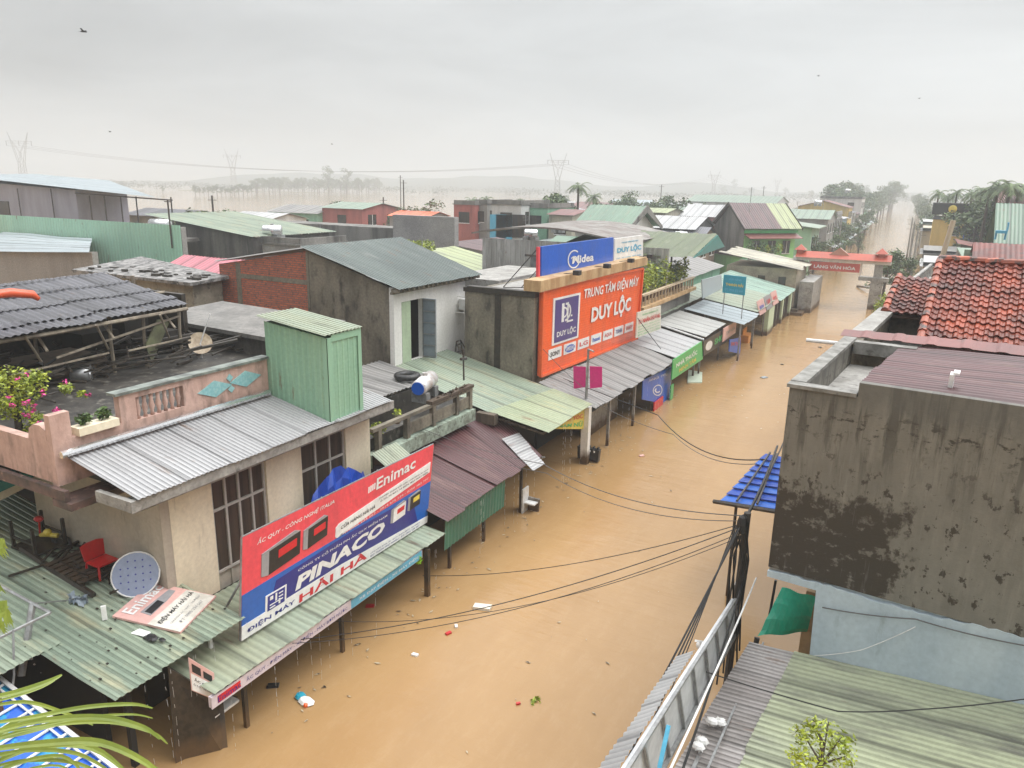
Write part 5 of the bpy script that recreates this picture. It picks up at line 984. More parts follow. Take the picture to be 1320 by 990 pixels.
# ------------------------------------------------------------------ gate across the street
gt = thing('village_gate', 'concrete gateway over the flooded street with red tiled beam and red lettered board', 'gate', (-6, 72.7, -1.5))
GY = 72.7
b = MB(); b.box((-3.3, GY-.45, -1.5), (-2.35, GY+.45, 2.6)); b.box((-3.15, GY-.3, 2.603), (-2.5, GY+.3, 4.2)); b.build('pillar', concrete_pale, gt)
b = MB(); b.box((-9.8, GY-.45, -1.5), (-8.9, GY+.45, 2.2)); b.box((-9.65, GY-.3, 2.203), (-9.0, GY+.3, 4.2)); b.build('pillar', concrete_pale, gt)
b = MB(); b.box((-4.3, GY-.5, 2.45), (-1.9, GY+.5, 2.75)); b.box((-10.1, GY-.5, 2.2), (-8.4, GY+.5, 2.45)); b.build('ledge', concrete_pale, gt)
b = MB(); b.box((-9.9, GY-.4, 3.9), (-1.9, GY+.4, 4.2)); b.build('beam', white, gt)
b = MB(); b.prism([(-9.7, GY-.7, 4.2), (-9.7, GY+.7, 4.2), (-9.7, GY, 4.72)], (7.8, 0, 0)); b.build('tiled_beam_roof', paint('orange_red_tiles', (.46, .085, .045)), gt)
for x in (-9.4, -2.75): b = MB(); b.box((x-.3, GY-.3, 4.4), (x+.3, GY+.3, 4.8)); b.add([(x-.5, GY-.5, 4.803), (x+.5, GY-.5, 4.803), (x+.5, GY+.5, 4.803), (x-.5, GY+.5, 4.803), (x, GY, 5.3)], [(3, 2, 1, 0), (0, 1, 4), (1, 2, 4), (2, 3, 4), (3, 0, 4)]); b.build('cap_roof', paint('orange_red_tiles', (.46, .085, .045)), gt)
b = MB(); b.prism([(-7.1, GY-.3, 4.4), (-5.1, GY-.3, 4.4), (-6.1, GY-.3, 5.15)], (0, .6, 0)); b.build('middle_gable', paint('pale_red', (.50, .25, .18)), gt)
gs_ = Board('gate_board', 'red lettered board with white writing under the gate beam', 'sign', (-8.4, GY-.42, 3.1), (-4.3, GY-.42, 3.1), (-4.3, GY-.42, 3.85), (-8.4, GY-.42, 3.85), paint('faded_red', (.55, .10, .08)), .08); gs_.text('white_lettering', P['whitep'], 'LÀNG VĂN HÓA', .08, .25, .92, .75, bold=.03); gs_.done(); gs_.root.parent = None
b = MB(); b.box((-8.55, GY-.2, 2.9), (-8.42, GY+.2, 3.9)); b.box((-4.28, GY-.2, 2.9), (-4.15, GY+.2, 3.9)); b.build('hanger', white, gt)
# ------------------------------------------------------------------ right side: houses turned 5 degrees from the street
TH = R(5); A5 = on_x(1018, 499, -1.5); A5.z = 0
FR = Matrix.Translation(A5) @ Matrix.Rotation(-TH, 4, 'Z')
FRi = FR.inverted()
def loc5(p): return FRi @ p
def on_v(px, py, v=0.0):           # meets the plane at depth v behind the front wall, local coords
    o = FRi @ CAM; d = FRi.to_3x3() @ ray(px, py); return o+d*((v-o.y)/d.y)
def on_u(px, py, u=0.0):
    o = FRi @ CAM; d = FRi.to_3x3() @ ray(px, py); return o+d*((u-o.x)/d.x)
def on_w(px, py, z): return FRi @ on_z(px, py, z)
def ft(name, label, cat, l): return thing(name, label, cat, FR @ V(l), rz=-TH)
rhs = ft('mouldy_house', 'big bare rendered house with black mould patches and pale blue lower wall', 'house', (2, 2, -1.5))
# big side wall, with metre coordinates for its stains
def uvbox(b, x0, x1, y0, y1, z0, z1):
    P8 = [(x0,y0,z0),(x1,y0,z0),(x1,y1,z0),(x0,y1,z0),(x0,y0,z1),(x1,y0,z1),(x1,y1,z1),(x0,y1,z1)]
    fs = [(0,3,2,1),(4,5,6,7),(0,1,5,4),(1,2,6,5),(2,3,7,6),(3,0,4,7)]
    b.add(P8, fs, [[(P8[k][0] if abs(P8[f[0]][0]-P8[f[2]][0]) > .01 else -P8[k][1], P8[k][2]) for k in f] for f in fs])
b = MB(FR); uvbox(b, 0, 1.0, 0, .16, 3.80, 6.97); uvbox(b, 1.0, 9, 0, .16, 3.80, 7.2); uvbox(b, 0, .16, .163, 4.75, 3.8, 6.97); b.build('upper_wall', mould, rhs)
# ragged paint edge: lower pale blue wall 6 mm proud
b = MB(FR); rn = random.Random(5); n = 90; top = []
for i in range(n+1):
    u = .0+9.0*i/n; z = 3.72+.03*math.sin(u*2.3)+rn.uniform(-.02, .02)+ (.02*u if u > .9 else 0); top.append((u, z))
vs = []; fs_ = []
for i, (u, z) in enumerate(top): vs += [(u, -.012, 3.62 if u < .9 else 0.5), (u, -.012, z), (u, .05, z), (u, .05, 3.62 if u < .9 else .5)]
for i in range(n):
    for k in range(4): fs_.append((i*4+k, i*4+(k+1) % 4, (i+1)*4+(k+1) % 4, (i+1)*4+k))
b.add(vs, fs_); b.build('pale_blue_render', blue_old, rhs)
b = MB(FR); b.box((.9, .051, -1.5), (9, .2, 3.79)); b.box((.9, .203, -1.5), (1.05, 4.7, 3.6)); b.build('lower_wall', blue_old, rhs)
b = MB(FR); b.box((0.01, .052, 3.6), (.899, 4.7, 3.78)); b.build('balcony_slab', concrete_pale, rhs)
b = MB(FR); b.box((-.04, -.04, 6.973), (.985, .2, 7.03)); b.box((-.04, .203, 6.973), (.2, 4.8, 7.04)); b.box((.2, 4.5, 6.75), (1.35, 4.75, 7.0)); b.build('parapet_coping', mat('mossy_grey_coping', (.26, .255, .235), (.13, .125, .11), rough=.6, scale=3, c3=(.07, .065, .055), s3=7), rhs)
b = MB(FR); b.box((.17, .17, 6.3), (1.7, 4.6, 6.5)); b.build('terrace_floor', concrete_pale, rhs)
b = MB(FR); b.corr((9.2, .12, 7.24), (9.2, 5.2, 7.24), (1.02, 5.0, 6.9), (.98, .12, 7.17), pitch=.2, amp=.045, rows=8, kind='sine', sheet_w=.8, jit=.04, seed=101, sag=.02)
b.build('maroon_roof', purple, rhs)
b = MB(FR); b.box((1.0, .165, 6.5), (1.06, 4.6, 6.88)); b.build('roof_upstand', concrete_dark, rhs)
b = MB(FR); p = on_w(1228, 500, 7.2); b.box((p.x-.06, p.y-.12, 7.2), (p.x+.0, p.y+.12, 7.42)); b.box((p.x-.02, p.y-.1, 7.422), (p.x+.06, p.y+.14, 7.45)); b.build('roof_vent', white_paint, rhs)
# second house with courtyard, red gutter sheet and tiled roofs
th2 = ft('tiled_roof_house', 'house with two red clay tiled roofs and a small black courtyard', 'house', (2, 8, -1.5))
b = MB(FR); b.box((0, 5.0, -1.5), (.25, 10.0, 6.9)); b.box((.25, 5.0, -1.5), (9, 5.2, 6.7)); b.box((0.25, 9.8, -1.5), (2.0, 10.0, 6.8)); b.build('wall', concrete, th2)
b = MB(FR); b.box((-.08, 5.6, 6.903), (.32, 10.15, 7.0)); b.build('parapet_coping', concrete_pale, th2)
b = MB(FR); b.box((.25, 5.2, 6.2), (3, 9.8, 6.3)); b.build('courtyard_floor', concrete_dark, th2)
b = MB(FR); b.corr((-.15, 4.95, 7.02), (9, 4.75, 7.12), (9, 5.35, 7.28), (-.15, 5.35, 7.1), pitch=.6, amp=.02, rows=3, kind='rib', seed=4, sheet_w=30); b.build('gutter_sheet', red_sheet, th2)
b = MB(FR); 
for k in range(6): b.box((.1+k*.3, 4.9, 6.72), (.28+k*.3, 5.0, 6.9))
b.build('mosaic_tile', mat('mosaic_yellow_blue', (.40, .32, .12), (.05, .10, .18), rough=.4, scale=6, lo=.48, hi=.52), th2)
b = MB(FR); p = on_w(1085, 438, 6.8); b.tube([(-.9, 5.35, 6.75), (.0, 5.3, 6.78)], .045, 8); b.build('spout', white_paint, th2)
def tiled(b, a, bb_, c, d, tw=.26, tl=.36, seed=0):
    """rows of curved clay tiles from eave a-bb_ up to ridge d-c; each tile its own little barrel"""
    a, bb_, c, d = map(V, (a, bb_, c, d)); rn = random.Random(seed); n = ((bb_-a).cross(d-a)).normalized()
    if n.z < 0: n = -n
    W_ = (bb_-a).length; H_ = (d-a).length; nc = int(W_/tw); nr = int(H_/tl)
    for r_ in range(nr):
        for k in range(nc):
            u0_, u1_ = k/nc, (k+1)/nc; v0_, v1_ = r_/nr, (r_+1.18)/nr
            f = lambda u, v: (a*(1-u)+bb_*u)*(1-v)+(d*(1-u)+c*u)*v
            lift = rn.uniform(0, .02); vs = []; prof = ((0, .0), (.18, .045), (.42, .055), (.62, .02), (.82, .004), (1.03, .012))
            du = rn.uniform(-.04, .04)/nc
            for v, e in ((v0_, .045), (v1_, .005)):
                for t, h_ in prof: vs.append(f(u0_+(u1_-u0_)*t+du, v)+n*(h_+e+lift))
            for t, h_ in prof: vs.append(f(u0_+(u1_-u0_)*t+du, v0_)+n*(h_+.045+lift-.03))
            m = len(prof); b.add(vs, [(i, i+1, m+i+1, m+i) for i in range(m-1)]+[(2*m+i, 2*m+i+1, i+1, i) for i in range(m-1)])
v_e, v_r = 6.3, 9.6
e0 = on_v(1187, 442, v_e); r0_ = on_v(1213, 337, v_r); ze, zr_ = e0.z, r0_.z
b = MB(FR); tiled(b, (e0.x, v_e, ze), (e0.x+8, v_e, ze+.0), (e0.x+8, v_r, zr_), (r0_.x, v_r, zr_), tw=.185, tl=.225, seed=1)
b.build('big_tile_roof', tile, th2)
b = MB(FR); b.slab((e0.x+.03, v_e+.02, ze-.03), (e0.x+8, v_e+.02, ze-.03), (e0.x+8, v_r, zr_-.03), (r0_.x, v_r, zr_-.03), .06); b.slab((r0_.x+.05, v_r+.02, zr_-.04), (e0.x+8, v_r+.02, zr_-.04), (e0.x+8, v_r+3, ze), (r0_.x, v_r+3, ze), .06); b.build('roof_deck', brown_wall, th2)
b = MB(FR)
k = 0; p = V((r0_.x-.05, v_r, zr_+.05)); rn = random.Random(3)
while k < 24: b.tube([p+V((k*.33, 0, rn.uniform(0, .02))), p+V((k*.33+.37, 0, .03+rn.uniform(0, .02)))], [.10, .085], 8); k += 1
L_ = (V((r0_.x, v_r, zr_))-V((e0.x, v_e, ze))); nn_ = int(L_.length/.3)
for k in range(nn_): q = V((e0.x-.02, v_e, ze+.07)); b.tube([q+L_*(k/nn_), q+L_*((k+1.1)/nn_)+V((0, 0, -.02))], [.10, .085], 8)
b.build('ridge_tile', ridge_m, th2)
v2e, v2r = 9.4, 11.6
s0 = on_v(1141, 404, v2e); s1 = on_v(1198, 418, v2e); s3 = on_v(1160, 358, v2r); s2 = on_v(1209, 362, v2r)
b = MB(FR); tiled(b, s0, V((s1.x+.2, v2e, s0.z)), V((s2.x+.2, v2r, s3.z)), s3, tw=.185, tl=.225, seed=2); b.build('small_tile_roof', tile, th2)
b = MB(FR); b.slab(s0-V((0, -.03, .04)), V((s1.x+1.2, v2e+.03, s0.z-.04)), V((s2.x+1.2, v2r, s3.z-.04)), s3-V((0, 0, .04)), .06); b.build('roof_deck', brown_wall, th2)
b = MB(FR); b.box((s0.x+.35, v2e+.5, 5.2), (s0.x+2.2, v2e+.6, s0.z)); b.build('back_wall', tile_far, th2)
b = MB(FR)
L_ = s3-s0; nn_ = int(L_.length/.3)
for k in range(nn_): b.tube([s0+V((-.02, 0, .07))+L_*(k/nn_), s0+V((-.02, 0, .05))+L_*((k+1.1)/nn_)], [.10, .085], 8)
b.build('ridge_tile', ridge_m, th2)
b = MB(FR); b.box((.6, 11.5, -1.5), (9, 15.5, 6.4)); b.box((e0.x+.3, v_e+.4, 5), (9, v_e+.5, ze)); b.build('rear_wall', concrete_far, th2)
fh = ft('grey_roof_house', 'flat grey roofed house with white water tank behind the tiled roofs', 'house', (2, 19, -1.5)); b = MB(FR); b.box((0.3, 15.7, -1.5), (9, 25, 6.3)); b.build('wall', concrete_far, fh)
b = MB(FR); b.corr((0.1, 15.6, 6.4), (0.1, 25.2, 6.4), (9, 25.2, 6.9), (9, 15.6, 6.9), pitch=.3, amp=.03, rows=1, seed=6); b.build('roof', sheet('grey_blue_sheet', (.28, .31, .33), (.22, .25, .27), (.15, .15, .15)), fh)
b = MB(FR); b.box((-.2, 15.6, 5.8), (0.08, 25, 6.5)); 
for k in range(14): b.box((-.15, 15.7+k*.7, 6.503), (-.05, 15.8+k*.7, 7.0))
b.box((-.15, 15.6, 7.003), (-.05, 25, 7.06)); b.build('railing', concrete_pale, fh)
p = FR @ on_w(1192, 382, 6.9); tank(p+V((0, 0, .1)), p+V((.5, .9, .1)), .35, 'white water tank on the grey roof behind the red tiled roofs', .2, m=mat('white_steel', (.7, .7, .7)))
# low corrugated roof bottom right: grey part and yellow green part
lr = ft('lean_to_roof', 'grey and yellow green ribbed lean-to roof under the pale blue wall', 'roof', (1.5, -3, -1.5))
b = MB(FR); ZL = 2.3; b.corr((-.15, -4.6, ZL-.02), (-.15, -.02, ZL-.02), (.62, -.02, ZL+.07), (.62, -4.6, ZL+.07), pitch=.10, amp=.016, rows=2, sheet_w=1.0, jit=.03, seed=111); b.build('grey_sheets', sheet('dirty_grey_sheet', (.24, .22, .21), (.32, .30, .29), (.11, .10, .09), scale=1.2, lo3=.5), lr)
b = MB(FR); b.corr((.60, -4.7, ZL+.09), (.60, -.015, ZL+.09), (9, -.015, ZL+1.05), (9, -4.7, ZL+1.05), pitch=.125, amp=.020, rows=10, sheet_w=.9, jit=.03, seed=112); b.build('green_sheets', sheet('yellow_green_sheet', (.33, .36, .24), (.22, .24, .17), (.12, .12, .10), scale=1.0, lo3=.5), lr)
b = MB(FR); b.box((-.05, -4.6, -1.5), (.05, -4.5, 2.2)); b.box((-.05, -.3, -1.5), (.05, -.2, 2.2)); b.box((.3, -4.5, -1.5), (.4, -.4, 2.25)); b.build('wall', shadow_in, lr)
# white metal fascia panel seen from behind, and its little ribbed hood
wp = thing('rear_sign', 'white metal sign panels on a dark frame seen from behind at the street edge', 'sign', (-2, 10, 2))
c0, c1, c2, c3 = on_x(949, 812, -2), on_x(852, 990, -2), on_x(838, 940, -2), on_x(946, 772, -2); c1 = c0+(c1-c0)*1.25; c2 = c3+(c2-c3)*1.22
b = MB(); b.prism([c0, c1, c2, c3], (-.04, 0, 0)); b.build('panel', mat('dull_white_panel', (.55, .56, .57), (.42, .43, .44), rough=.5, scale=2), wp)
b = MB()
for k in range(9): t = k/8; b.bar(c0.lerp(c1, t)+V((.03, 0, 0)), c3.lerp(c2, t)+V((.03, 0, 0)), .035)
b.bar(c0+V((.03, 0, 0)), c1+V((.03, 0, 0)), .05); b.bar(c3+V((.03, 0, 0)), c2+V((.03, 0, 0)), .04); b.bar(c0+V((.5, 0, -.1)), c1+V((.5, 0, -.1)), .03); b.bar(c0+V((.25, 0, -.3)), c1+V((.3, 0, -.3)), .05); b.build('frame', steel, wp)
h0 = c3.lerp(c2, .42); b = MB(); b.corr(h0+V((-.3, 0, -.16)), c2+V((-.3, 0, -.16)), c2+V((-.05, 0, .03)), h0+V((-.05, 0, .03)), pitch=.13, amp=.02, rows=1, seed=4, kind='sine'); b.build('hood', zinc, wp)
b = MB(); p, q = on_x(862, 935, -1.8), on_x(850, 990, -1.8); b.bar(p, q, .05); b.build('blue_strip', P['skyb'], wp)
# white cable coils / junk on the grey roof
jr = random.Random(9)
for pq, lb in ((((918, 930), (928, 931)), 'upper white plastic bag on the grey corner of the lean-to roof'), (((905, 955), (900, 962)), 'lower white plastic bag on the grey corner of the lean-to roof')):
    b = MB()
    for px, py in pq: c = FR @ on_w(px, py, 2.42); b.sphere(c, .08, 8, (1.3, .9, .7)); b.leaves(c, (.09, .07, .05), 14, .05, jr)
    solo(b, 'plastic_bag', white_paint, lb, 'bag')
# green tarp, brown stub wall under the balcony
b = MB(FR); q = [on_v(1008, 757, .9), on_v(1052, 770, .5), on_w(1040, 817, 2.2), on_w(976, 822, 2.2)]
vs = []; 
for j in range(7):
    for i in range(9): u, v = i/8, j/6; p = (q[0]*(1-u)+q[1]*u)*(1-v)+(q[3]*(1-u)+q[2]*u)*v; vs.append(p+V((0, 0, .035*math.sin(v*20)+.02*math.sin(u*9))))
b.add(vs, [(j*9+i, j*9+i+1, (j+1)*9+i+1, (j+1)*9+i) for j in range(6) for i in range(8)]); solo(b, 'green_tarpaulin', P['gtarp'], 'emerald green tarpaulin stretched under the mouldy wall balcony', 'tarpaulin')
b = MB(); b.tube([FR @ q[3], (FR @ q[3])+V((-.03, -.15, -.5))], [.05, .03]); b.tube([FR @ on_v(1000, 748, .8), FR @ on_v(988, 815, .8)], .025); solo(b, 'tarpaulin_rope', cable, 'dark rope ends tying down the green tarpaulin', 'rope')
b = MB(); p = FR @ on_w(1045, 780, 1.8); b.box((p.x-.1, p.y-.2, -1), (p.x+.3, p.y+.4, 2.2)); solo(b, 'shop_pillar', mat('yellow_brown_plaster', (.36, .26, .14), (.25, .18, .1), rough=.7), 'brown plastered pillar behind the green tarpaulin', 'pillar')
b = MB(FR); b.box((.9, .21, -1.5), (1.0, 4.6, 3.5)); solo(b, 'shop_shutter', mat('rust_brown_shutter', (.25, .12, .07), (.16, .08, .05), rough=.6, scale=3), 'rust brown shop shutter under the balcony of the mouldy house', 'shutter')
# blue awning on the far side of the corner
ba2 = thing('bright_blue_awning', 'bright blue awning of overlapping sheets on a dark bar beside the mouldy wall', 'awning', (-2.8, 19, 1.5))
A_, B_, C_, D_ = on_z(928, 648, 2.35), on_z(985, 587, 2.6), on_z(1010, 592, 3.0), on_z(1003, 660, 2.8)
for k in range(8):
    t0, t1 = k/8, (k+1.35)/8; b = MB(); b.slab(A_.lerp(B_, t0)+V((0, 0, .07)), A_.lerp(B_, t1)+V((0, 0, .0)), D_.lerp(C_, t1)+V((0, 0, 0)), D_.lerp(C_, t0)+V((0, 0, .07)), .02); b.build('strip', P['tarp'] if k % 2 else paint('lighter_blue', (.02, .13, .55)), ba2)
b = MB()
b.tube([A_+V((-.15, 0, 0)), D_+V((.0, 0, 0))], .06, 6)
for t in (.3, .65): b.tube([A_.lerp(D_, t)+V((0, 0, .12)), B_.lerp(C_, t)+V((0, 0, .12))], .03, 5)
b.tube([A_.lerp(D_, .3), (A_.lerp(D_, .3).x, A_.lerp(D_, .3).y, -1.5)], .04); b.build('frame', dark_steel, ba2)
# utility pole with cable bundle
up = thing('utility_pole', 'dark utility pole wrapped in cables with a small grey box', 'utility pole', (-2.05, 12.6, -1.5))
b = MB(); b.tube([(-2.05, 12.6, -1.5), (-2.0, 12.65, 4.5)], [.075, .06], 10); b.build('pole', mat('dark_concrete_pole', (.06, .055, .05), rough=.8), up)
b = MB(); rn = random.Random(1)
for k in range(9): a = k*.7; b.tube([(-2.05+.08*math.cos(a), 12.6+.08*math.sin(a), 4.4-rn.uniform(0, .4)), (-2.05+.16*math.cos(a+1), 12.6+.16*math.sin(a+1), 3.6), (-2.05+.13*math.cos(a+.5), 12.6+.13*math.sin(a+.5), 2.6), (-2.05+.18*math.cos(a+1), 12.6+.18*math.sin(a+1), 1.4+rn.uniform(-.4, .4))], .018, 5)
b.sphere((-2.05, 12.55, 4.3), .10, 8, (1, 1, 2.0)); b.build('cable_bundle', cable, up)
b = MB(); q = on_x(950, 756, -2.1); b.box((q.x-.03, q.y-.18, q.z-.12), (q.x+.1, q.y+.06, q.z+.12)); b.build('meter_box', concrete_pale, up)
b = MB(); b.sphere(on_x(903, 832, -2.1), .07, 10); b.tube([on_x(903, 832, -2.1), on_x(908, 850, -2.05)], .02); b.bar(on_x(897, 826, -2.1), on_x(912, 828, -2.1), .03); solo(b, 'street_lamp', white_paint, 'small round white lamp on the top edge of the white sign panels', 'lamp')
# sapling at the bottom edge
sp_ = thing('young_tree', 'young tree with bright yellow green leaves above the green ribbed roof', 'tree', (0.2, 6.4, 2.6))
c = on_d(1055, 960, 7.6); b = MB(); b.tube([on_d(1062, 1040, 7.6), on_d(1058, 985, 7.6), on_d(1060, 955, 7.6), on_d(1050, 935, 7.6)], [.03, .022, .014, .006]); 
for px, py in ((1035, 945), (1085, 950), (1090, 975), (1030, 972), (1068, 930)): b.tube([on_d(1059, 985, 7.6), on_d(px, py, 7.6)], [.012, .004], 5)
b.build('trunk', bark, sp_)
b = MB(); rn = random.Random(6)
for px, py, r_, n in ((1050, 935, .08, 60), (1035, 950, .10, 80), (1070, 945, .11, 60), (1088, 958, .10, 70), (1030, 975, .09, 70), (1060, 965, .16, 110), (1088, 980, .10, 70), (1045, 990, .15, 90)): b.leaves(on_d(px, py, 7.6), (r_*1.25, r_*1.25, r_), int(n*1.3), .022, rn)
b.build('crown', leaf_y, sp_)
# palm fronds close to the camera, bottom left
pf = thing('palm_fronds', 'bright yellow green palm fronds reaching in close at the lower left corner', 'palm', on_d(-40, 1010, 3.4))
rn = random.Random(15)
def frond(pts, wd, d0):
    b = MB(); ps = [on_d(px, py, d0+.02*i) for i, (px, py) in enumerate(pts)]
    # smooth
    sm = []
    for i in range(len(ps)-1):
        for k in range(5):
            t = k/5; p0 = ps[max(i-1, 0)]; p1 = ps[i]; p2 = ps[i+1]; p3 = ps[min(i+2, len(ps)-1)]
            sm.append(.5*((2*p1)+(p2-p0)*t+(2*p0-5*p1+4*p2-p3)*t*t+(3*p1-p0-3*p2+p3)*t**3))
    sm.append(ps[-1]); n = len(sm); up_ = V((.15, -.2, 1)).normalized(); vs = []
    for i, p in enumerate(sm):
        d = (sm[min(i+1, n-1)]-sm[max(i-1, 0)]).normalized(); sd_ = (d.cross(ray(0, 900).normalized())).normalized(); w_ = wd*math.sin(math.pi*min(1, .12+.88*i/n))**.7
        vs += [p+sd_*w_+up_*w_*.25, p, p-sd_*w_+up_*w_*.25]
    b.add(vs, [(i*3+k, (i+1)*3+k, (i+1)*3+k+1, i*3+k+1) for i in range(n-1) for k in range(2)])
    b.build('leaflet', frond_m, pf)
F_ = [[(-30, 935), (40, 925), (110, 912), (170, 908), (197, 913)], [(-30, 950), (50, 930), (130, 925), (185, 938), (206, 953)], [(-40, 970), (60, 958), (130, 958), (190, 985), (210, 1010)], [(-40, 985), (30, 968), (100, 972), (150, 1000)],
      [(-40, 905), (20, 893), (60, 880), (80, 870)], [(-40, 1000), (-10, 960), (25, 930), (60, 925)], [(-30, 1010), (20, 985), (80, 975), (110, 1000)], [(-40, 960), (30, 945), (90, 930), (140, 932)], [(-20, 990), (50, 962), (120, 965), (168, 1000)], [(-30, 915), (30, 905), (80, 918), (120, 935)]]
for i, f_ in enumerate(F_):
    frond(f_, .006+.002*(i % 3), 2.5+.06*i)
    for q_ in range(1 if i < 7 else 0): frond([(x+12*math.sin(i+q_*2), y+8+14*q_+5*math.cos(i*2+q_)) for x, y in f_], .004+.002*((i+q_) % 2), 2.7+.06*i+.1*q_)
b = MB(); rn = random.Random(5)
for px, py in ((0, 700), (-5, 760), (3, 780), (0, 800), (5, 790)):
    for _ in range(14):
        p = on_d(px+rn.uniform(-6, 4), py+rn.uniform(-8, 8), 4.2); e = on_d(px+rn.uniform(-10, 14), py+rn.uniform(6, 22), 4.2); s_ = V((.008, .008, 0)); b.add([p-s_, p+s_, e], [(0, 1, 2)])
b.build('leaf_tips', frond_m, pf)
# ------------------------------------------------------------------ background buildings of the left block
WM = {}
def wallm(k):
    d = dict(grey=(.30, .29, .27), dark=(.11, .105, .10), pink=(.45, .20, .20), cream=(.50, .46, .36), white=(.60, .60, .58), blue=(.22, .34, .42), green=(.25, .48, .33), yellow=(.62, .45, .14), red=(.40, .12, .10), brown=(.20, .15, .11))
    c = d[k]; return mat('wall_'+k, c, tuple(x*.75 for x in c), rough=.8, scale=.7, streak=5, c3=tuple(x*.45 for x in c), s3=1.4, lo3=.6, hi3=.78)
mint_roof = sheet('green_roof_sheet', (.11, .19, .125), (.085, .15, .10), (.15, .19, .125))
mint_far = sheet('faded_green_roof', (.20, .27, .20), (.15, .21, .155), (.25, .26, .18))
SH = dict(mint=mint_far, grey=zinc, blue=skyblue_sheet, maroon=purple, red=red_sheet, dark=fibre_dark, fibre=fibre_grey, olive=olive, lime=lime_sheet, bg=bluegrey_sheet, tile=tile_far, flat=concrete_far)
def house(name, label, x0, x1, y0, y1, z, wall, roof, kind='shed', rise=1.0, win=3, face_win=2, over=.3, cat='house', wcol=None, awning=None, group=None):
    """x0 < x1; street side is x1, side towards the viewer is y0"""
    t = thing(name, label, cat, ((x0+x1)/2, (y0+y1)/2, -1.5), group)
    b = MB(); b.box((x0, y0, -1.5), (x1, y1, z)); b.build('wall', wallm(wall) if isinstance(wall, str) else wall, t)
    rm = SH[roof] if isinstance(roof, str) else roof; b = MB(); o = over; pit = max(.25, (y1-y0)/60); am = pit*.12
    if kind == 'flat':
        b.box((x0-.1, y0-.1, z+.003), (x1+.1, y1+.1, z+.12)); b.box((x0, y0, z+.123), (x1, y0+.15, z+.5)); b.box((x1-.15, y0+.153, z+.123), (x1, y1, z+.5))
    elif kind == 'shed':
        b.corr((x1+o, y0-o, z+.05), (x1+o, y1+o, z+.05), (x0-o, y1+o, z+rise), (x0-o, y0-o, z+rise), pitch=pit, amp=am, rows=2, kind='sine', seed=int(abs(x0)*7+y0)); g = MB(); g.prism([(x0, y0, z+.003), (x1, y0, z+.003), (x0, y0, z+rise-.05)], (0, .2, 0)); g.build('gable', wallm(wall) if isinstance(wall, str) else wall, t)
    elif kind == 'gable_y':      # ridge runs along the street
        xm = (x0+x1)/2; b.corr((x1+o, y0-o, z), (x1+o, y1+o, z), (xm, y1+o, z+rise), (xm, y0-o, z+rise), pitch=pit, amp=am, rows=2, kind='sine', seed=int(y0)); b.corr((xm, y0-o, z+rise), (xm, y1+o, z+rise), (x0-o, y1+o, z), (x0-o, y0-o, z), pitch=pit, amp=am, rows=2, kind='sine', seed=int(y0)+1); g = MB(); g.prism([(x0, y0, z+.003), (x1, y0, z+.003), (xm, y0, z+rise-.06)], (0, .2, 0)); g.build('gable', wallm(wall) if isinstance(wall, str) else wall, t)
    else:                        # ridge runs across
        ym = (y0+y1)/2; b.corr((x0-o, y0-o, z), (x1+o, y0-o, z), (x1+o, ym, z+rise), (x0-o, ym, z+rise), pitch=pit, amp=am, rows=2, kind='sine', seed=int(y0)); b.corr((x0-o, ym, z+rise), (x1+o, ym, z+rise), (x1+o, y1+o, z), (x0-o, y1+o, z), pitch=pit, amp=am, rows=2, kind='sine', seed=int(y0)+1); g = MB(); g.prism([(x1, y0, z+.003), (x1, y1, z+.003), (x1, ym, z+rise-.06)], (-.2, 0, 0)); g.build('gable', wallm(wall) if isinstance(wall, str) else wall, t)
    b.build('roof', rm, t)
    for k in range(win):
        y = y0+(y1-y0)*(k+.5)/win; w_ = min(.8, (y1-y0)/win*.3); b = MB(); b.box((x1+.004, y-w_, z-2.0), (x1+.06, y+w_, z-.7)); f_ = b.build('window', dark_glass, t)
        b = MB(); b.box((x1+.061, y-w_-.06, z-2.1), (x1+.12, y+w_+.06, z-2.0)); b.box((x1+.061, y-.04, z-1.995), (x1+.1, y+.04, z-.7)); b.build('frame', white_paint, f_)
    for k in range(face_win):
        x = x0+(x1-x0)*(k+.5)/face_win; w_ = min(.7, (x1-x0)/face_win*.25); b = MB(); b.box((x-w_, y0-.06, z-2.0), (x+w_, y0-.004, z-.8)); f_ = b.build('window', dark_glass, t); b = MB(); b.box((x-w_-.05, y0-.1, z-2.08), (x+w_+.05, y0-.061, z-2.0)); b.build('frame', white_paint, f_)
    if awning: b = MB(); b.slab((x1+1.6, y0, 2.0), (x1+1.6, y1, 2.0), (x1+.01, y1, 2.5), (x1+.01, y0, 2.5), .06); b.build('awning', SH[awning], t)
    return t
# mint sheet wall (long shed seen end on)
YB = 31.0; p1 = on_y(232, 291, YB); p0 = on_y(0, 283, YB); p2 = on_y(237, 361, YB)
t = thing('mint_sheet_shed', 'long shed with pale mint green ribbed sheet wall behind the shack', 'shed', (p1.x-12, YB+3, -1.5))
b = MB(); b.corr((p0.x-12, YB, 1), (p1.x, YB, 1), (p1.x, YB, p1.z), (p0.x-12, YB, p0.z+.3), pitch=.3, amp=.03, rows=1, kind='rib', seed=1, sheet_w=50); b.build('wall', sheet('pale_mint_sheet', (.33, .55, .43), (.29, .49, .38)), t)
b = MB(); b.box((p1.x-.3, YB+.05, -1.5), (p1.x, YB+.4, p1.z-.1)); b.box((p0.x-12, YB+.06, p1.z-1), (p1.x-.35, YB+.1, p1.z-.2)); b.build('rear_wall', wallm('grey'), t)
b = MB(); b.box((p1.x-30, YB+.1, p1.z-1.4), (p1.x-4.5, YB+5, p1.z-1.2)); b.build('roof', concrete_far, t)
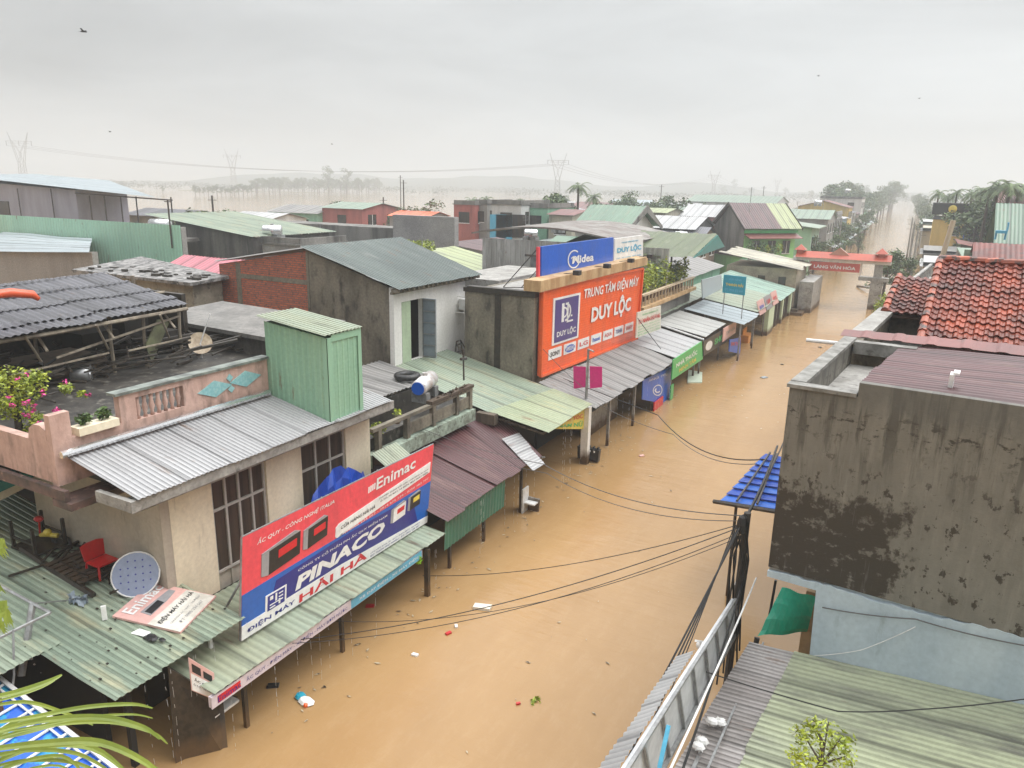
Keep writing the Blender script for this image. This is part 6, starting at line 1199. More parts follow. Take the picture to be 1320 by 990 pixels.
# concrete house with pale blue roof sheet in front of it
YC = 26.0; c1 = on_y(118, 324, YC); c0 = on_y(0, 330, YC); cb_ = on_y(0, 308, YC+4)
t = thing('grey_wall_house', 'low grey rendered house with pale blue sheet roof at the left edge', 'house', (c1.x-6, YC+2, -1.5))
b = MB(); b.prism([(c0.x-8, YC, -1.5), (c1.x, YC, -1.5), (c1.x, YC, c1.z-.05), (c0.x-8, YC, c0.z-.15)], (0, .35, 0)); b.build('wall', concrete_pale if 0 else mat('mid_grey_render', (.27, .25, .23), (.21, .195, .18), rough=.8, scale=.8, streak=4), t)
b = MB(); zc = on_y(115, 308, YC+4.6); xb = zc.x; zc = zc.z; b.corr((c1.x+.15, YC-.25, c1.z), (xb, YC+4.8, zc), (c0.x-8, YC+4.8, zc), (c0.x-8, YC-.25, c0.z-.1), pitch=.5, amp=.03, rows=3, seed=8, sag=.06, kind='sine'); b.build('roof', skyblue_sheet, t)
# ruin behind the shack
t = thing('flat_roof_ruin', 'crumbling beige block with rubbish strewn flat roof right behind the shack', 'building', (-25, 20, -1.5)); YK = 19.4
k0, k1 = on_y(192, 376, YK), on_y(262, 368, YK); b = MB(); b.box((k0.x-3, YK, -1.5), (k1.x-.6, YK+1.4, k1.z)); b.build('wall', mat('beige_mould', (.30, .27, .21), (.18, .16, .12), rough=.8, scale=1.3, c3=(.08, .07, .055), s3=3, lo3=.55), t)
b = MB(); b.slab((k0.x-4.5, YK-.3, k1.z+.1), (k1.x-.35, YK-.3, k1.z+.1), (k1.x-.3, YK+1.5, k1.z+.2), (k0.x-5, YK+3.4, k1.z+.35), .12); b.build('roof', mat('rubble_roof', (.30, .29, .28), (.12, .115, .11), rough=.7, scale=3, c3=(.05, .05, .05), s3=4, lo3=.5, hi3=.6), t)
b = MB(); rn = random.Random(2)
for _ in range(26): x = rn.uniform(k0.x-3.5, k1.x); y = rn.uniform(YK, YK+1.3); x -= .6; w_ = rn.uniform(.05, .22); b.box((x, y, k1.z+.1), (x+w_*1.8, y+w_, k1.z+.17+rn.uniform(.02, .07)))
solo(b, 'rubble', charred, None, None, kind='stuff')
YJ = 20.0; j0, j1 = on_y(262, 395, YJ), on_y(345, 418, YJ-2.5)
t = thing('low_grey_roof_block', 'low dark wall with smooth grey slab roof between the shack and the brick annex', 'building', (-21, 18, -1.5)); b = MB(); b.box((-21.2, 15.4, -1.5), (-16.0, 18.0, 5.5)); b.build('wall', mat('black_stained_wall', (.05, .045, .04), (.10, .09, .08), rough=.6, scale=2, streak=4), t); b = MB(); b.slab((-21.4, 15.2, 5.72), (-15.8, 15.2, 5.6), (-15.8, 18.2, 5.7), (-21.4, 18.2, 5.82), .12); b.build('roof', mat('mid_grey_slab', (.20, .19, .175), (.12, .115, .105), rough=.5, scale=1.2, c3=(.09, .085, .08), s3=5), t)
house('pink_roof_shed', 'small pink sheet roofed shed left of the brick annex', -33.5, -26.2, 24, 29, 5.0, 'grey', sheet('pink_sheet', (.50, .16, .19), (.42, .13, .16)), 'across', 1.1, win=0, face_win=0)
house('dull_green_lean_to', 'dull green low roof behind the flat roofed ruin', -40, -29.5, 25.5, 29.5, 4.6, 'grey', 'mint', 'across', .5, win=0, face_win=0)
# green roofed concrete house
YD = 36.3; d1 = on_y(325, 305, YD); d0 = on_y(226, 284, YD)
t = thing('stained_wall_house', 'tall black streaked concrete wall house under a sloping mint green roof', 'house', (d1.x-5, YD+3, -1.5))
b = MB(); b.prism([(d0.x, YD, -1.5), (d1.x, YD, -1.5), (d1.x, YD, d1.z-.05), (d0.x, YD, d0.z-.05)], (0, .3, 0)); b.box((d1.x-.3, YD+.303, -1.5), (d1.x, YD+7.5, d1.z-.1)); b.build('wall', mat('black_streaked_wall', (.13, .125, .115), (.05, .048, .045), rough=.8, scale=1.0, streak=10, c3=(.20, .19, .18), s3=1.6, lo3=.6), t)
b = MB(); b.corr((d1.x+.3, YD-.3, d1.z), (d1.x+.3, YD+8, d1.z), (d0.x-3, YD+8, d0.z+.35), (d0.x-3, YD-.3, d0.z+.35), pitch=.3, amp=.03, rows=3, kind='rib', seed=5, sheet_w=1.0, jit=.02); b.build('roof', mint_old, t)
p = on_y(340, 297, YD+1.5); tank(p, p+V((1.0, .6, 0)), .38, 'steel water tank beside the mint green sloping roof', .3)
house('tank_platform', 'small pale block holding the steel water tank beside the streaked wall', d1.x+.35, d1.x+3.8, YD+.5, YD+5, p.z-.8, 'grey', 'flat', 'flat', win=0, face_win=0)
# long grey wall with a small window
YE = 52.0; e0_, e1_ = on_y(372, 287, YE), on_y(586, 281, YE)
t = thing('long_bare_wall', 'long flat bare grey concrete building with one tiny white window', 'building', ((e0_.x+e1_.x)/2, YE+2, -1.5))
b = MB(); b.box((e0_.x-2, YE, -1.5), (e1_.x-6.2, YE+3, e0_.z)); b.build('wall', concrete_far, t); b = MB(); b.box((e1_.x-6.197, YE-.02, -1.5), (e1_.x, YE+.6, e1_.z+.05)); b.build('right_wall', mat('smooth_grey_render', (.30, .29, .28), (.22, .215, .21), rough=.8, scale=.5), t)
w0 = on_y(395, 309, YE); b = MB(); b.box((w0.x-.45, YE-.08, w0.z-.7), (w0.x+.45, YE-.03, w0.z+.7)); f_ = b.build('window', dark_glass, t); b = MB()
for dx in (-.45, .39): b.box((w0.x+dx, YE-.12, w0.z-.75), (w0.x+dx+.08, YE-.081, w0.z+.75))
b.box((w0.x-.45, YE-.12, w0.z+.65), (w0.x+.45, YE-.081, w0.z+.75)); b.box((w0.x-.45, YE-.12, w0.z-.75), (w0.x+.45, YE-.081, w0.z-.67)); b.build('frame', white_paint, f_)
# lilac house and its big roof, left
YA = 42.0; a1_ = on_y(97, 290, YA); a0_ = on_y(97, 245, YA); l0 = on_y(0, 236, YA)
t = thing('lilac_house', 'lilac grey house with open steel porch under a huge pale blue sheet roof', 'house', (a1_.x-8, YA+4, -1.5))
b = MB(); b.prism([(l0.x-8, YA, -1.5), (a0_.x, YA, -1.5), (a0_.x, YA, a0_.z), (l0.x-8, YA, l0.z+.2)], (0, 5, 0)); b.build('wall', lilac, t)
r1, r0q, rb_ = on_y(219, 254, YA+1), on_y(0, 231, YA-.5), on_y(95, 226, YA+14)
b = MB(); rq = on_y(140, 233, YA+16); b.corr((r1.x, YA-.5, r1.z), (rq.x, YA+16, rq.z), (l0.x-22, YA+16, rq.z+.6), (l0.x-8, YA-.5, r0q.z+.3), pitch=.5, amp=.03, rows=3, seed=3, sheet_w=1.5); b.build('roof', skyblue_sheet, t)
b = MB()
for px in (115, 134, 155, 175, 220): q = on_y(px, 252+(px-115)*.02, YA); b.tube([(q.x, YA, 2), (q.x, YA, q.z)], .06, 5)
for px in (25, 68): q = on_y(px, 243, YA); b.tube([(q.x, YA-.2, 2), (q.x, YA-.2, q.z)], .05, 5)
b.tube([on_y(97, 249, YA), on_y(222, 258, YA)], .06, 5); b.build('post', dark_steel, t)
w0 = on_y(6, 270, YA); b = MB(); b.box((w0.x-.9, YA-.08, w0.z-1.2), (w0.x+.9, YA-.01, w0.z+.8)); b.build('window', dark_glass, t)
p = on_y(195, 289, YB+1.5); tank(p, p+V((1.3, .3, 0)), .35, 'steel water tank with black end on top of the mint sheet shed', .25)
b = MB(); q = on_y(222, 320, YB-.1); q2 = on_y(221, 258, YB-.1); b.tube([q, V((q.x, q.y, q2.z))], .05, 6); b.tube([V((q.x-.3, q.y, q2.z-.1)), V((q.x+.3, q.y, q2.z-.1))], .03, 5); solo(b, 'antenna_mast', dark_steel, 'dark antenna mast with a short cross arm fixed to the mint sheet wall', 'antenna')
L_ = [ # name, label, px0, px1, py top, Y, depth, wall, roof, kind, rise
 ('green_front_shop', 'low shop with cream eave and green panels beyond the long bare wall', 345, 408, 267, 75, 8, 'green', 'fibre', 'across', .9),
 ('red_front_shop', 'low dark red fronted shop beside the green panelled one', 415, 466, 263, 76, 8, 'red', 'mint', 'across', .7),
 ('orange_roof_shed', 'small shed with bright orange sheet roof behind the long bare wall', 502, 550, 274, 78, 5, 'grey', sheet('orange_roof_sheet', (.75, .13, .03), (.6, .1, .03)), 'across', .6),
 ('grey_tin_shed', 'small grey tin roofed shed right of the mint green sloping roof', 290, 345, 276, 62, 6, 'white', 'grey', 'across', .7),
 ('roadside_shop', 'low grey shop with red stripe behind the open steel porch', 160, 232, 272, 56, 6, 'cream', 'dark', 'across', .7),
 ('orange_pillar_house', 'narrow three storey house with orange side pillar and white front', 585, 612, 264, 74, 6, 'red', 'flat', 'flat', 0),
 ('grey_balcony_house', 'narrow grey house between the orange pillar house and the blue door house', 613, 628, 263, 75, 6, 'grey', 'flat', 'flat', 0),
 ('blue_door_house', 'pale house with bright blue doors and roof terrace', 634, 672, 264, 72, 7, 'white', 'flat', 'flat', 0),
 ('green_glass_house', 'house with dull green glass front right of the blue doors', 676, 706, 268, 74, 7, 'green', 'flat', 'flat', 0),
 ('red_band_house', 'cream house with red band beside the green gabled roof', 708, 738, 272, 73, 7, 'cream', 'red', 'across', .5),
 ('cream_low_house', 'low cream house just beyond the green gabled roof', 828, 858, 270, 98, 8, 'cream', 'lime', 'across', .5),
 ('grey_tin_roof_house', 'dark house with broad grey tin roof beyond the olive green roof', 832, 895, 283, 82, 9, 'dark', 'grey', 'across', 1.2),
 ('rose_wall_house', 'rose walled house with grey roof left of the lime green house', 878, 948, 268, 104, 10, 'pink', 'grey', 'across', 1.5),
 ('mint_long_hall', 'long low hall with mint green roof far beyond the rose walled house', 885, 1000, 254, 190, 20, 'white', 'mint', 'across', 1.6),
]
for nm, lb, px0, px1, py, Y_, dp_, wl, rf, kd, rs in L_:
    q0, q1 = on_y(px0, py, Y_), on_y(px1, py, Y_); z = (q0.z+q1.z)/2-(rs if kd == 'across' else 0)*.8
    house(nm, lb, q0.x, q1.x, Y_, Y_+dp_, z, wl, rf, kd, rs, win=2, face_win=max(1, int((q1.x-q0.x)/3.5)))
for px, py, Y_, w_, h_, m, lb in ((642, 284, 71.9, 1.0, 2.4, P['skyb'], 'bright blue double door'), (650, 284, 71.9, 1.0, 2.4, P['skyb'], None), (665, 284, 71.9, 1.2, 1.8, dark_glass, None)):
    q = on_y(px, py, Y_); b = MB(); b.box((q.x-w_, Y_-.02, q.z-h_), (q.x+w_, Y_+.0, q.z+.6)); par = [o for o in bpy.data.objects if o.name.startswith('blue_door_house')][0]; b.build('door', m, par, label=lb)
# corrugated box with curved brown roof, green gable
YM = 42.5; m0, m1 = on_y(622, 306, YM), on_y(686, 306, YM)
t = thing('ribbed_wall_shed', 'grey ribbed sheet walled shed with long low curved brown roof behind the store', 'shed', (-22, 46, -1.5))
b = MB(); b.corr((m0.x, YM, 3.5), (-12.6, YM, 3.5), (-12.6, YM, m0.z), (m0.x, YM, m0.z), pitch=.35, amp=.05, rows=1, kind='rib', seed=7, sheet_w=3); b.build('wall', sheet('streaked_grey_sheet', (.36, .36, .34), (.22, .22, .20), (.45, .45, .43), scale=1.5), t)
b = MB(); n = 12; vs = []; r1_ = on_y(815, 310, YM)
for i in range(n+1):
    u = i/n; x = m0.x-.6+(r1_.x-.1-m0.x+.6)*u; z = m0.z+.12+1.0*math.sin(math.pi*min(1, .15+u*.75))-.25
    vs += [(x, YM-.4, z), (x, YM+9, z+.1), (x, YM+9, z), (x, YM-.4, z-.1)]
b.add(vs, [(i*4+k, i*4+(k+1) % 4, (i+1)*4+(k+1) % 4, (i+1)*4+k) for i in range(n) for k in range(4)]); b.build('roof', mat('brown_tin', (.14, .11, .095), (.25, .24, .22), rough=.6, scale=.8, c3=(.06, .05, .045), s3=2), t)
b = MB(); b.box((-18, YM-.3, m0.z-.7), (-15.2, YM-.1, m0.z-.2)); b.build('red_board', red_sheet, t)
t = thing('green_gable_house', 'white gabled house with steep bright green roof behind the billboards', 'house', (-24, 60, -1.5))
YG = 56.0; g0, g1, g2 = on_y(735, 297, YG), on_y(800, 299, YG), on_y(748, 263, YG+4); x1g = g1.x; x0g = g0.x
gz = on_y(748, 263, YG+4).z; ez = on_y(735, 294, YG).z
b = MB(); b.box((x0g+.3, YG+.3, -1.5), (x1g, YG+8, ez)); b.prism([(x1g, YG+.3, ez+.003), (x1g, YG+8, ez+.003), (x1g, YG+4.1, gz-.15)], (-.25, 0, 0)); b.build('wall', white, t)
b = MB(); b.corr((x0g, YG-.3, ez), (x1g+.6, YG-.3, ez), (x1g+.6, YG+4.1, gz), (x0g, YG+4.1, gz), pitch=.4, amp=.03, rows=1, kind='rib', seed=3, sheet_w=30); b.corr((x0g, YG+4.1, gz), (x1g+.6, YG+4.1, gz), (x1g+.6, YG+8.5, ez), (x0g, YG+8.5, ez), pitch=.4, amp=.03, rows=1, kind='rib', seed=4, sheet_w=30); b.build('roof', mint_roof, t)
b = MB(); b.prism([(x1g+.62, YG-.35, ez-.25), (x1g+.62, YG-.35, ez+.05), (x1g+.62, YG+4.1, gz+.08), (x1g+.62, YG+4.1, gz-.5)], (.08, 0, 0)); b.prism([(x1g+.62, YG+8.6, ez-.25), (x1g+.62, YG+8.6, ez+.05), (x1g+.62, YG+4.11, gz+.08), (x1g+.62, YG+4.11, gz-.5)], (.08, 0, 0)); b.build('barge_board', concrete_far, t)
b = MB(); b.slab((x0g-1, YG-4, ez-1.6), (x1g+1, YG-4, ez-1.6), (x1g+1, YG-.35, ez-.6), (x0g-1, YG-.35, ez-.6), .08); b.build('lower_roof', mint_roof, t)
house('lime_roof_shed', 'low shed with pale lime roof behind the grey green house roof', on_y(540, 330, 45).x, on_y(618, 345, 45).x, 44, 50, 4.0, 'grey', 'lime', 'shed', 1.2, win=1, face_win=0)
c = on_y(530, 316, 44); t = thing('round_bush', 'dense round yellow green tree top behind the grey green house roof', 'tree', (c.x, c.y, 0)); b = MB(); rn = random.Random(1)
for k in range(7): b.leaves(c+V((rn.uniform(-1.3, 1.3), rn.uniform(-1, 1), rn.uniform(-.8, .1))), (.7, .7, .45), 170, .12, rn)
b.build('crown', leaf_y, t); b = MB(); b.tube([(c.x, c.y, -1), (c.x, c.y, c.z-.5)], .2); b.build('trunk', bark, t)
house('white_eave_house', 'flat pale roofed block between the white fronted house and the store', -19.6, -15.25, 27.2, 36, 5.6, 'grey', concrete_pale, 'flat', win=0, face_win=0, cat='building')
# infill houses inside the left block, so that no water shows between near roofs
rn = random.Random(31); cols = ['grey', 'cream', 'dark', 'white', 'green', 'brown', 'blue']; rfs = ['fibre', 'grey', 'mint', 'maroon', 'dark', 'bg', 'fibre']
INF = [(-32, -21, 33, 41, 4.6), (-48, -36, 46, 51, 4.0), (-24, -16, 48.5, 54, 4.4), (-36, -29, 55, 64, 4.8), (-21, -14.5, 52, 64, 4.4), (-27, -19, 65, 73, 4.6), (-38, -27, 66, 76, 4.6), (-30, -20.5, 30, 34, 4.2), (-35, -22, 92, 102, 4.6), (-23, -14.5, 106, 116, 4.9), (-42, -30, 112, 124, 5)]
DESC = ['behind the brick annex', 'behind the streaked wall house', 'behind the curved brown roof', 'left of the green gabled house', 'between the olive roof and the lime green house', 'just before the lime green house', 'beyond the green gabled roof', 'behind the grey green sheet roof', 'behind the rose walled house', 'beyond the pale green annex', 'far back in the left block']
for i, (x0, x1, y0, y1, z) in enumerate(INF):
    wl, rf = cols[i % 7], rfs[(i*3+1) % 7]; house('block_house', f'low {dict(fibre="grey fibre", grey="zinc", mint="green", maroon="maroon", dark="dark grey", bg="blue grey", red="red")[rf]} roofed house {DESC[i]}', x0, x1, y0, y1, z-.7, wl, rf, 'shed' if i % 2 else 'gable_y', .9, win=2, face_win=2)
rn = random.Random(17); RC = ['green', 'rusty red', 'grey', 'maroon', 'pale blue', 'dark']; RK = ['mint', 'red', 'grey', 'maroon', 'blue', 'dark']; WK = ['white', 'cream', 'grey', 'pink', 'blue', 'brown']
for i in range(26):
    y = 108+i*5.2+rn.uniform(-2, 2); x = -26-((i*37) % 60)*.95*(y/150); w_ = rn.uniform(8, 14); j = (i*5+i//6) % 6
    house('field_edge_house', f'small {RC[j]} roofed house with {WK[(i*3) % 6]} walls among the far trees of the left block', x-w_, x, y, y+rn.uniform(6, 10), rn.uniform(3.0, 4.2), WK[(i*3) % 6], RK[j], 'across' if i % 3 else 'shed', rn.uniform(.9, 1.7), win=1, face_win=2, group='small houses at the back of the left block')
# houses along the street beyond the gate, left side (x about -13) and right side
k = 0
LL = [('grey gabled house with green roof far down the left bank', 118, 10, 7.2, 'grey', 'mint', 'across'), ('tall grey house with grille front on the left bank', 132, 8, 7.5, 'grey', 'fibre', 'flat'), ('pale blue grey shop house on the left bank', 143, 9, 6.5, 'blue', 'grey', 'shed'), ('ochre fronted narrow house on the left bank', 155, 8, 8.2, 'yellow', 'red', 'gable_y'), ('white shop house with dark roof on the left bank', 166, 9, 7.0, 'white', 'dark', 'shed'),
      ('brown fronted shop house on the left bank', 178, 10, 6.5, 'brown', 'maroon', 'shed'), ('tall pale house rising before the trees', 192, 10, 9.5, 'white', 'flat', 'flat'), ('green walled house before the trees', 207, 10, 6.5, 'green', 'mint', 'shed'), ('farthest grey house before the street trees', 222, 12, 6.5, 'grey', 'grey', 'shed')]
for lb, y0, dp_, z, wl, rf, kd in LL:
    xs = -11.8-.012*(y0-100); house('street_house', lb, xs-9, xs, y0, y0+dp_, z-1.2, wl, rf, kd, 1.2, win=3, face_win=2, awning=['grey', 'mint', 'blue'][k % 3]); k += 1
LL2 = [(-38, 150, 'low mint roofed house behind the left bank houses', 'white', 'mint'), (-30, 172, 'dark roofed house behind the ochre fronted one', 'brown', 'dark'), (-48, 180, 'broad grey roof behind the left bank houses', 'grey', 'grey'), (-60, 160, 'red roofed house at the edge of the flooded fields', 'cream', 'red'), (-36, 205, 'green roofed hall behind the tall pale house', 'white', 'mint'), (-70, 210, 'long pale roof at the edge of the flooded fields', 'white', 'blue')]
for x0, y0, lb, wl, rf in LL2: house('back_house', lb, x0-12, x0, y0, y0+12, 4.6, wl, rf, 'across', 1.8, win=1, face_win=3)
# right side beyond the tiled roofs
house('big_green_roof_hall', 'big hall with steep pale green roof right of the yellow tower house', 5.2, 40, 66, 78, 5.4, 'grey', mint_roof, 'across', 3.9, win=2, face_win=0, cat='hall')
house('far_red_tile_house', 'cream walled house with faded red tiled roof and turquoise chair on it', 3.0, 26, 47.5, 54, 5.4, 'cream', 'tile', 'across', 1.9, win=2, face_win=3)
p = on_y(1293, 290, 50); b = MB(); b.box((p.x-.3, p.y-.2, p.z-.45), (p.x+.25, p.y+.2, p.z-.3)); b.box((p.x+.2, p.y-.2, p.z-.299), (p.x+.27, p.y+.2, p.z+.15)); b.tube([(p.x-.25, p.y, p.z-.8), (p.x-.25, p.y, p.z-.45)], .05); b.tube([(p.x+.2, p.y, p.z-.8), (p.x+.2, p.y, p.z-.45)], .05); solo(b, 'turquoise_chair', P['skyb'], 'turquoise chair standing before the far red tiled roof', 'chair')
house('dark_beam_block', 'long brown roofed block behind the clay tiled roofs', 3.2, 24, 40, 44.5, 5.5, 'brown', 'dark', 'across', .8, win=0, face_win=0, cat='building')
house('blue_tin_house', 'low house with pale blue tin roof directly behind the clay tiled roofs', 2.6, 20, 30.5, 38, 5.9, 'grey', 'blue', 'across', .5, win=0, face_win=0)
house('narrow_green_door_house', 'narrow dark sheet walled house with green door beside the big green hall', 2.4, 5.0, 52, 60, 6.3, 'dark', 'mint', 'flat', win=1, face_win=0); 
b = MB(); q0 = on_y(1215, 330, 55); q1 = on_y(1229, 284, 55); b.tube([q0, q1], .16, 6); solo(b, 'leaning_beam', mat('tan_beam', (.45, .36, .26), rough=.7), 'tan beam leaning up beside the narrow dark house', 'beam')
for i, (x0, x1, y0, y1, z, wl, rf, lb) in enumerate(((3.4, 9, 82, 89, 4.4, 'brown', 'tile', 'brown walled house with dark red tiles before the yellow tower'), (1.8, 6, 64, 71, 4.2, 'cream', 'grey', 'low cream house with grey roof beside the big green hall'), (7.5, 16, 112, 120, 6.6, 'red', 'mint', 'red walled house with green roof behind the red roofed one'), (-27, -20.5, 80, 87, 4.8, 'brown', 'dark', 'dark brown house just left of the lime green house'), (-33, -28, 84, 91, 4.4, 'cream', 'maroon', 'small cream house with maroon roof left of the dark brown one'))):
    house('town_house', lb, x0, x1, y0, y1, z, wl, rf, 'across' if i % 2 else 'shed', 1.1, win=2, face_win=2)
t = house('yellow_tower_house', 'yellow tower house with black top and blue stripe on the right bank', 1.2, 6.2, 116, 124, 6.6, 'yellow', 'dark', 'flat', win=2, face_win=1, awning='grey')
b = MB(); b.box((.9, 115.7, 7.23), (6.5, 124.3, 8.7)); b.build('top_storey', shadow_in, t); b = MB(); b.box((4.9, 115.85, 2.5), (5.8, 115.95, 6.9)); b.build('blue_stripe', P['midblue'], t); b = MB(); b.sphere((3.2, 115.68, 8.0), .5, 16, (1, .15, 1)); b.build('gold_disc', P['yellow'], t)
house('red_roof_house', 'house with dark red roof between the yellow tower and the green hall', 6.8, 20, 92, 104, 7.6, 'grey', 'red', 'across', 3.2, win=2, face_win=1)
RR = [('white shop house row start on the right bank', 82, 9, 4.6, 'white', 'grey'), ('grey low shop on the right bank behind the gate tree', 93, 9, 5, 'grey', 'fibre'), ('cream house beyond the yellow tower', 127, 10, 6, 'cream', 'dark'), ('pale house far down the right bank', 140, 12, 6.5, 'white', 'mint'), ('last grey house on the right bank', 160, 14, 6, 'grey', 'grey')]
for lb, y0, dp_, z, wl, rf in RR: house('bank_house', lb, .6-.01*(y0-80), 10, y0, y0+dp_, z-1, wl, rf, 'shed', -.4, win=3, face_win=2)

rn = random.Random(88)
for i, (x, y, z) in enumerate(((-30, 58, 5.6), (-19, 50, 4.9), (-33, 70, 5.6), (-20, 69, 5.4), (-16.5, 110, 5.6), (-16, 134, 7.8), (-38, 116, 5.8), (-17, 196, 9.8), (8, 48.5, 6.2), (7, 84, 4.4))):
    c = V((x, y, z+.35)); tank(c, c+V((.9, .5, 0)), .36, 'steel water tank standing on a roof of the far block')
for i, (x, y, z) in enumerate(((-26, 37, 5.0), (-18, 56, 5), (-31, 60, 5.4), (-22, 67, 5.2), (-15.5, 79, 8.2), (-17, 122, 6.5), (-16, 146, 7.2), (-15, 170, 7.5), (-44, 48, 4.6), (-58, 80, 4.5), (6, 42, 6), (12, 50, 6.8))):
    b = MB(); b.tube([(x, y, z-.5), (x, y, z+2.0)], .03, 5)
    for k in range(4): b.tube([(x-.35+.04*k, y, z+1.9-.12*k), (x+.35-.04*k, y, z+1.9-.12*k)], .012, 4)
    solo(b, 'roof_antenna', steel, 'thin television antenna standing on a roof', 'antenna', 'roof antennas')
# ------------------------------------------------------------------ trees
rn = random.Random(40)
def tree_proto(kind, seed):
    rn = random.Random(seed); t = thing(kind+'_tree', 'x', 'tree', (0, 0, 0), 'trees')
    if kind == 'palm':
        b = MB(); b.tube([(0, 0, -1.5), (.15, .05, 5), (.1, 0, 11)], [.2, .16, .13], 7); b.build('trunk', bark, t); b = MB()
        for k in range(22):
            a = 2*math.pi*k/22+rn.uniform(-.2, .2); L_ = rn.uniform(1.2, 1.7); el = rn.uniform(-.1, 1.3); n = 7
            pts = [V((.1+math.cos(a)*L_*s, math.sin(a)*L_*s, 11+L_*(el*s-1.0*s*s))) for s in [i/n for i in range(n+1)]]
            for i in range(n):
                p, q = pts[i], pts[i+1]; sd_ = V((-math.sin(a), math.cos(a), 0)); wl = .42*math.sin(math.pi*(.15+.8*i/n))
                for sg in (-1, 1):
                    for m_ in (0, .5): o = p.lerp(q, m_); b.add([o, o+(q-p)*.45, o+(q-p)*.8+sd_*sg*wl+V((0, 0, -wl*.45))], [(0, 1, 2)])
        b.build('crown', leaf_d, t)
    else:
        H_ = 8.0; b = MB(); b.tube([(0, 0, -1.5), (.1, 0, 2), (-.1, .1, 4.5)], [.28, .2, .1], 7)
        for k in range(5): a = k*1.3; b.tube([(0, 0, 2.6+k*.3), (math.cos(a)*1.7, math.sin(a)*1.7, 4.6+k*.35)], [.09, .03], 5)
        b.build('trunk', bark, t); b = MB()
        nb = 15 if kind == 'broad' else 10
        for k in range(nb):
            a = rn.uniform(0, 6.28); r_ = rn.uniform(.3, 2.3) if kind == 'broad' else rn.uniform(0, 1.0); z = rn.uniform(2.6, 6.9) if kind == 'broad' else 1.5+k*.62
            if kind == 'broad': r_ *= math.sqrt(max(.15, 1-((z-4.6)/3)**2))
            s_ = rn.uniform(.7, 1.25); b.leaves((math.cos(a)*r_, math.sin(a)*r_, z), (s_, s_, s_*.75), 120, .19, rn)
        b.build('crown', leaf_d if kind == 'broad' else leaf, t)
    return t
PR = {k: [] for k in ('broad', 'slim', 'palm')}
for k in PR:
    for s in range(2): PR[k].append(tree_proto(k, 11+s))
used = set(); tn = 0
def plant(kind, x, y, hgt, label, group, z=0):
    global tn
    i = tn % 2; tn += 1; pr = PR[kind][i]; base = 8.0 if kind != 'palm' else 12.0
    o = pr if (kind, i) not in used else copy_tree(pr); used.add((kind, i))
    o.location = (x, y, z); s = hgt/base; o.scale = (s*random.Random(tn).uniform(.9, 1.25), s*random.Random(tn).uniform(.9, 1.2), s); o.rotation_euler = (0, 0, tn*1.7)
    o['label'] = label; o['group'] = group; return o
def tall(px, pyt, pyb, kind, label, group, dist=None):
    """tree whose base stands on the water at pyb or at a given street distance"""
    if dist: p = on_y(px, pyt, dist); return plant(kind, p.x, p.y, max(2, p.z), label, group)
    p = on_z(px, pyb, 0); d = (p-CAM).length; return plant(kind, p.x, p.y, (pyb-pyt)*d/FPX, label, group)
G1 = 'leafy trees lining the left bank of the street'; LB1 = 'hazy leafy tree on the left bank of the far street'
for y, x, h in ((120, -14.2, 0), (128, -11.9, 5.2), (236, -16, 8.5), (246, -17, 9.5), (255, -16, 9), (266, -18, 11), (276, -16, 9), (288, -17, 10.5), (300, -16, 9.5), (315, -17, 11), (330, -16, 10), (350, -17, 11), (375, -17, 11.5), (400, -17, 12), (235, -22, 12), (250, -24, 13), (270, -25, 14), (295, -26, 14), (325, -27, 15), (360, -28, 15), (430, -16, 16), (470, -17, 17), (520, -18, 18)):
    if h: plant('broad', x, y, h, LB1, G1)
plant('broad', -9.6, 113, 4.6, 'olive green tree standing in the water between the gate and the left bank houses', G1)
plant('slim', -8.9, 140, 4.6, 'small slim tree at the water edge before the ochre fronted house', G1)
G2 = 'leafy trees lining the right bank of the street'
for y, x, h in ((118, -1.0, 5.5), (128, -.6, 6.5), (170, -1.6, 9), (182, -1.2, 9.5), (196, -2, 10), (212, -2, 10), (230, -2.5, 11), (250, -3, 11), (275, -3.5, 12), (300, -4, 12), (330, -4, 13), (370, -5, 14), (420, -6, 15), (480, -7, 16)):
    plant('broad', x+3.2, y, h*.66, 'hazy leafy tree on the right bank of the far street', G2)
for px, py, y, lb in ((1148, 335, 77, 'leafy green tree right behind the gate pillar'), (1160, 340, 80, 'second leafy green tree behind the gate pillar')): p = on_y(px, 320, y); plant('broad', p.x, y, 5.2, lb, G2)
b = MB(); rn = random.Random(5); p = on_y(1141, 378, 60); b.leaves((p.x, p.y, 1.6), (.7, .9, 1.4), 700, .12, rn); b.tube([(p.x, p.y, -1.5), (p.x, p.y, 1.5)], .06); solo(b, 'yellow_bush', leaf_y, 'bright yellow green bush at the foot of the small tiled roof', 'bush')
b = MB(); p = on_z(1133, 398, 0); b.box((p.x-.5, p.y-.4, -.3), (p.x+.7, p.y+.4, .5)); solo(b, 'green_bin', P['green'], 'green and white bin at the foot of the right gate pillar', 'bin')
for px, pyt, d_ in ((1211, 241, 130), (1225, 246, 125), (1236, 240, 120), (1254, 240, 112), (1268, 236, 105), (1280, 234, 98), (1290, 228, 90), (1303, 226, 86), (1316, 232, 95), (1330, 230, 92)): tall(px, pyt, 0, 'palm', 'coconut palm rising behind the red and green roofs on the right', 'coconut palms behind the right bank roofs', d_)
for px, d_ in ((1262, 108), (1285, 104), (1300, 100), (1322, 104)): p = on_y(px, 245, d_); plant('broad', p.x, d_, p.z, 'dark leafy tree among the coconut palms behind the right bank roofs', 'leafy trees among the palms')
G3 = 'trees behind the left block roofs'
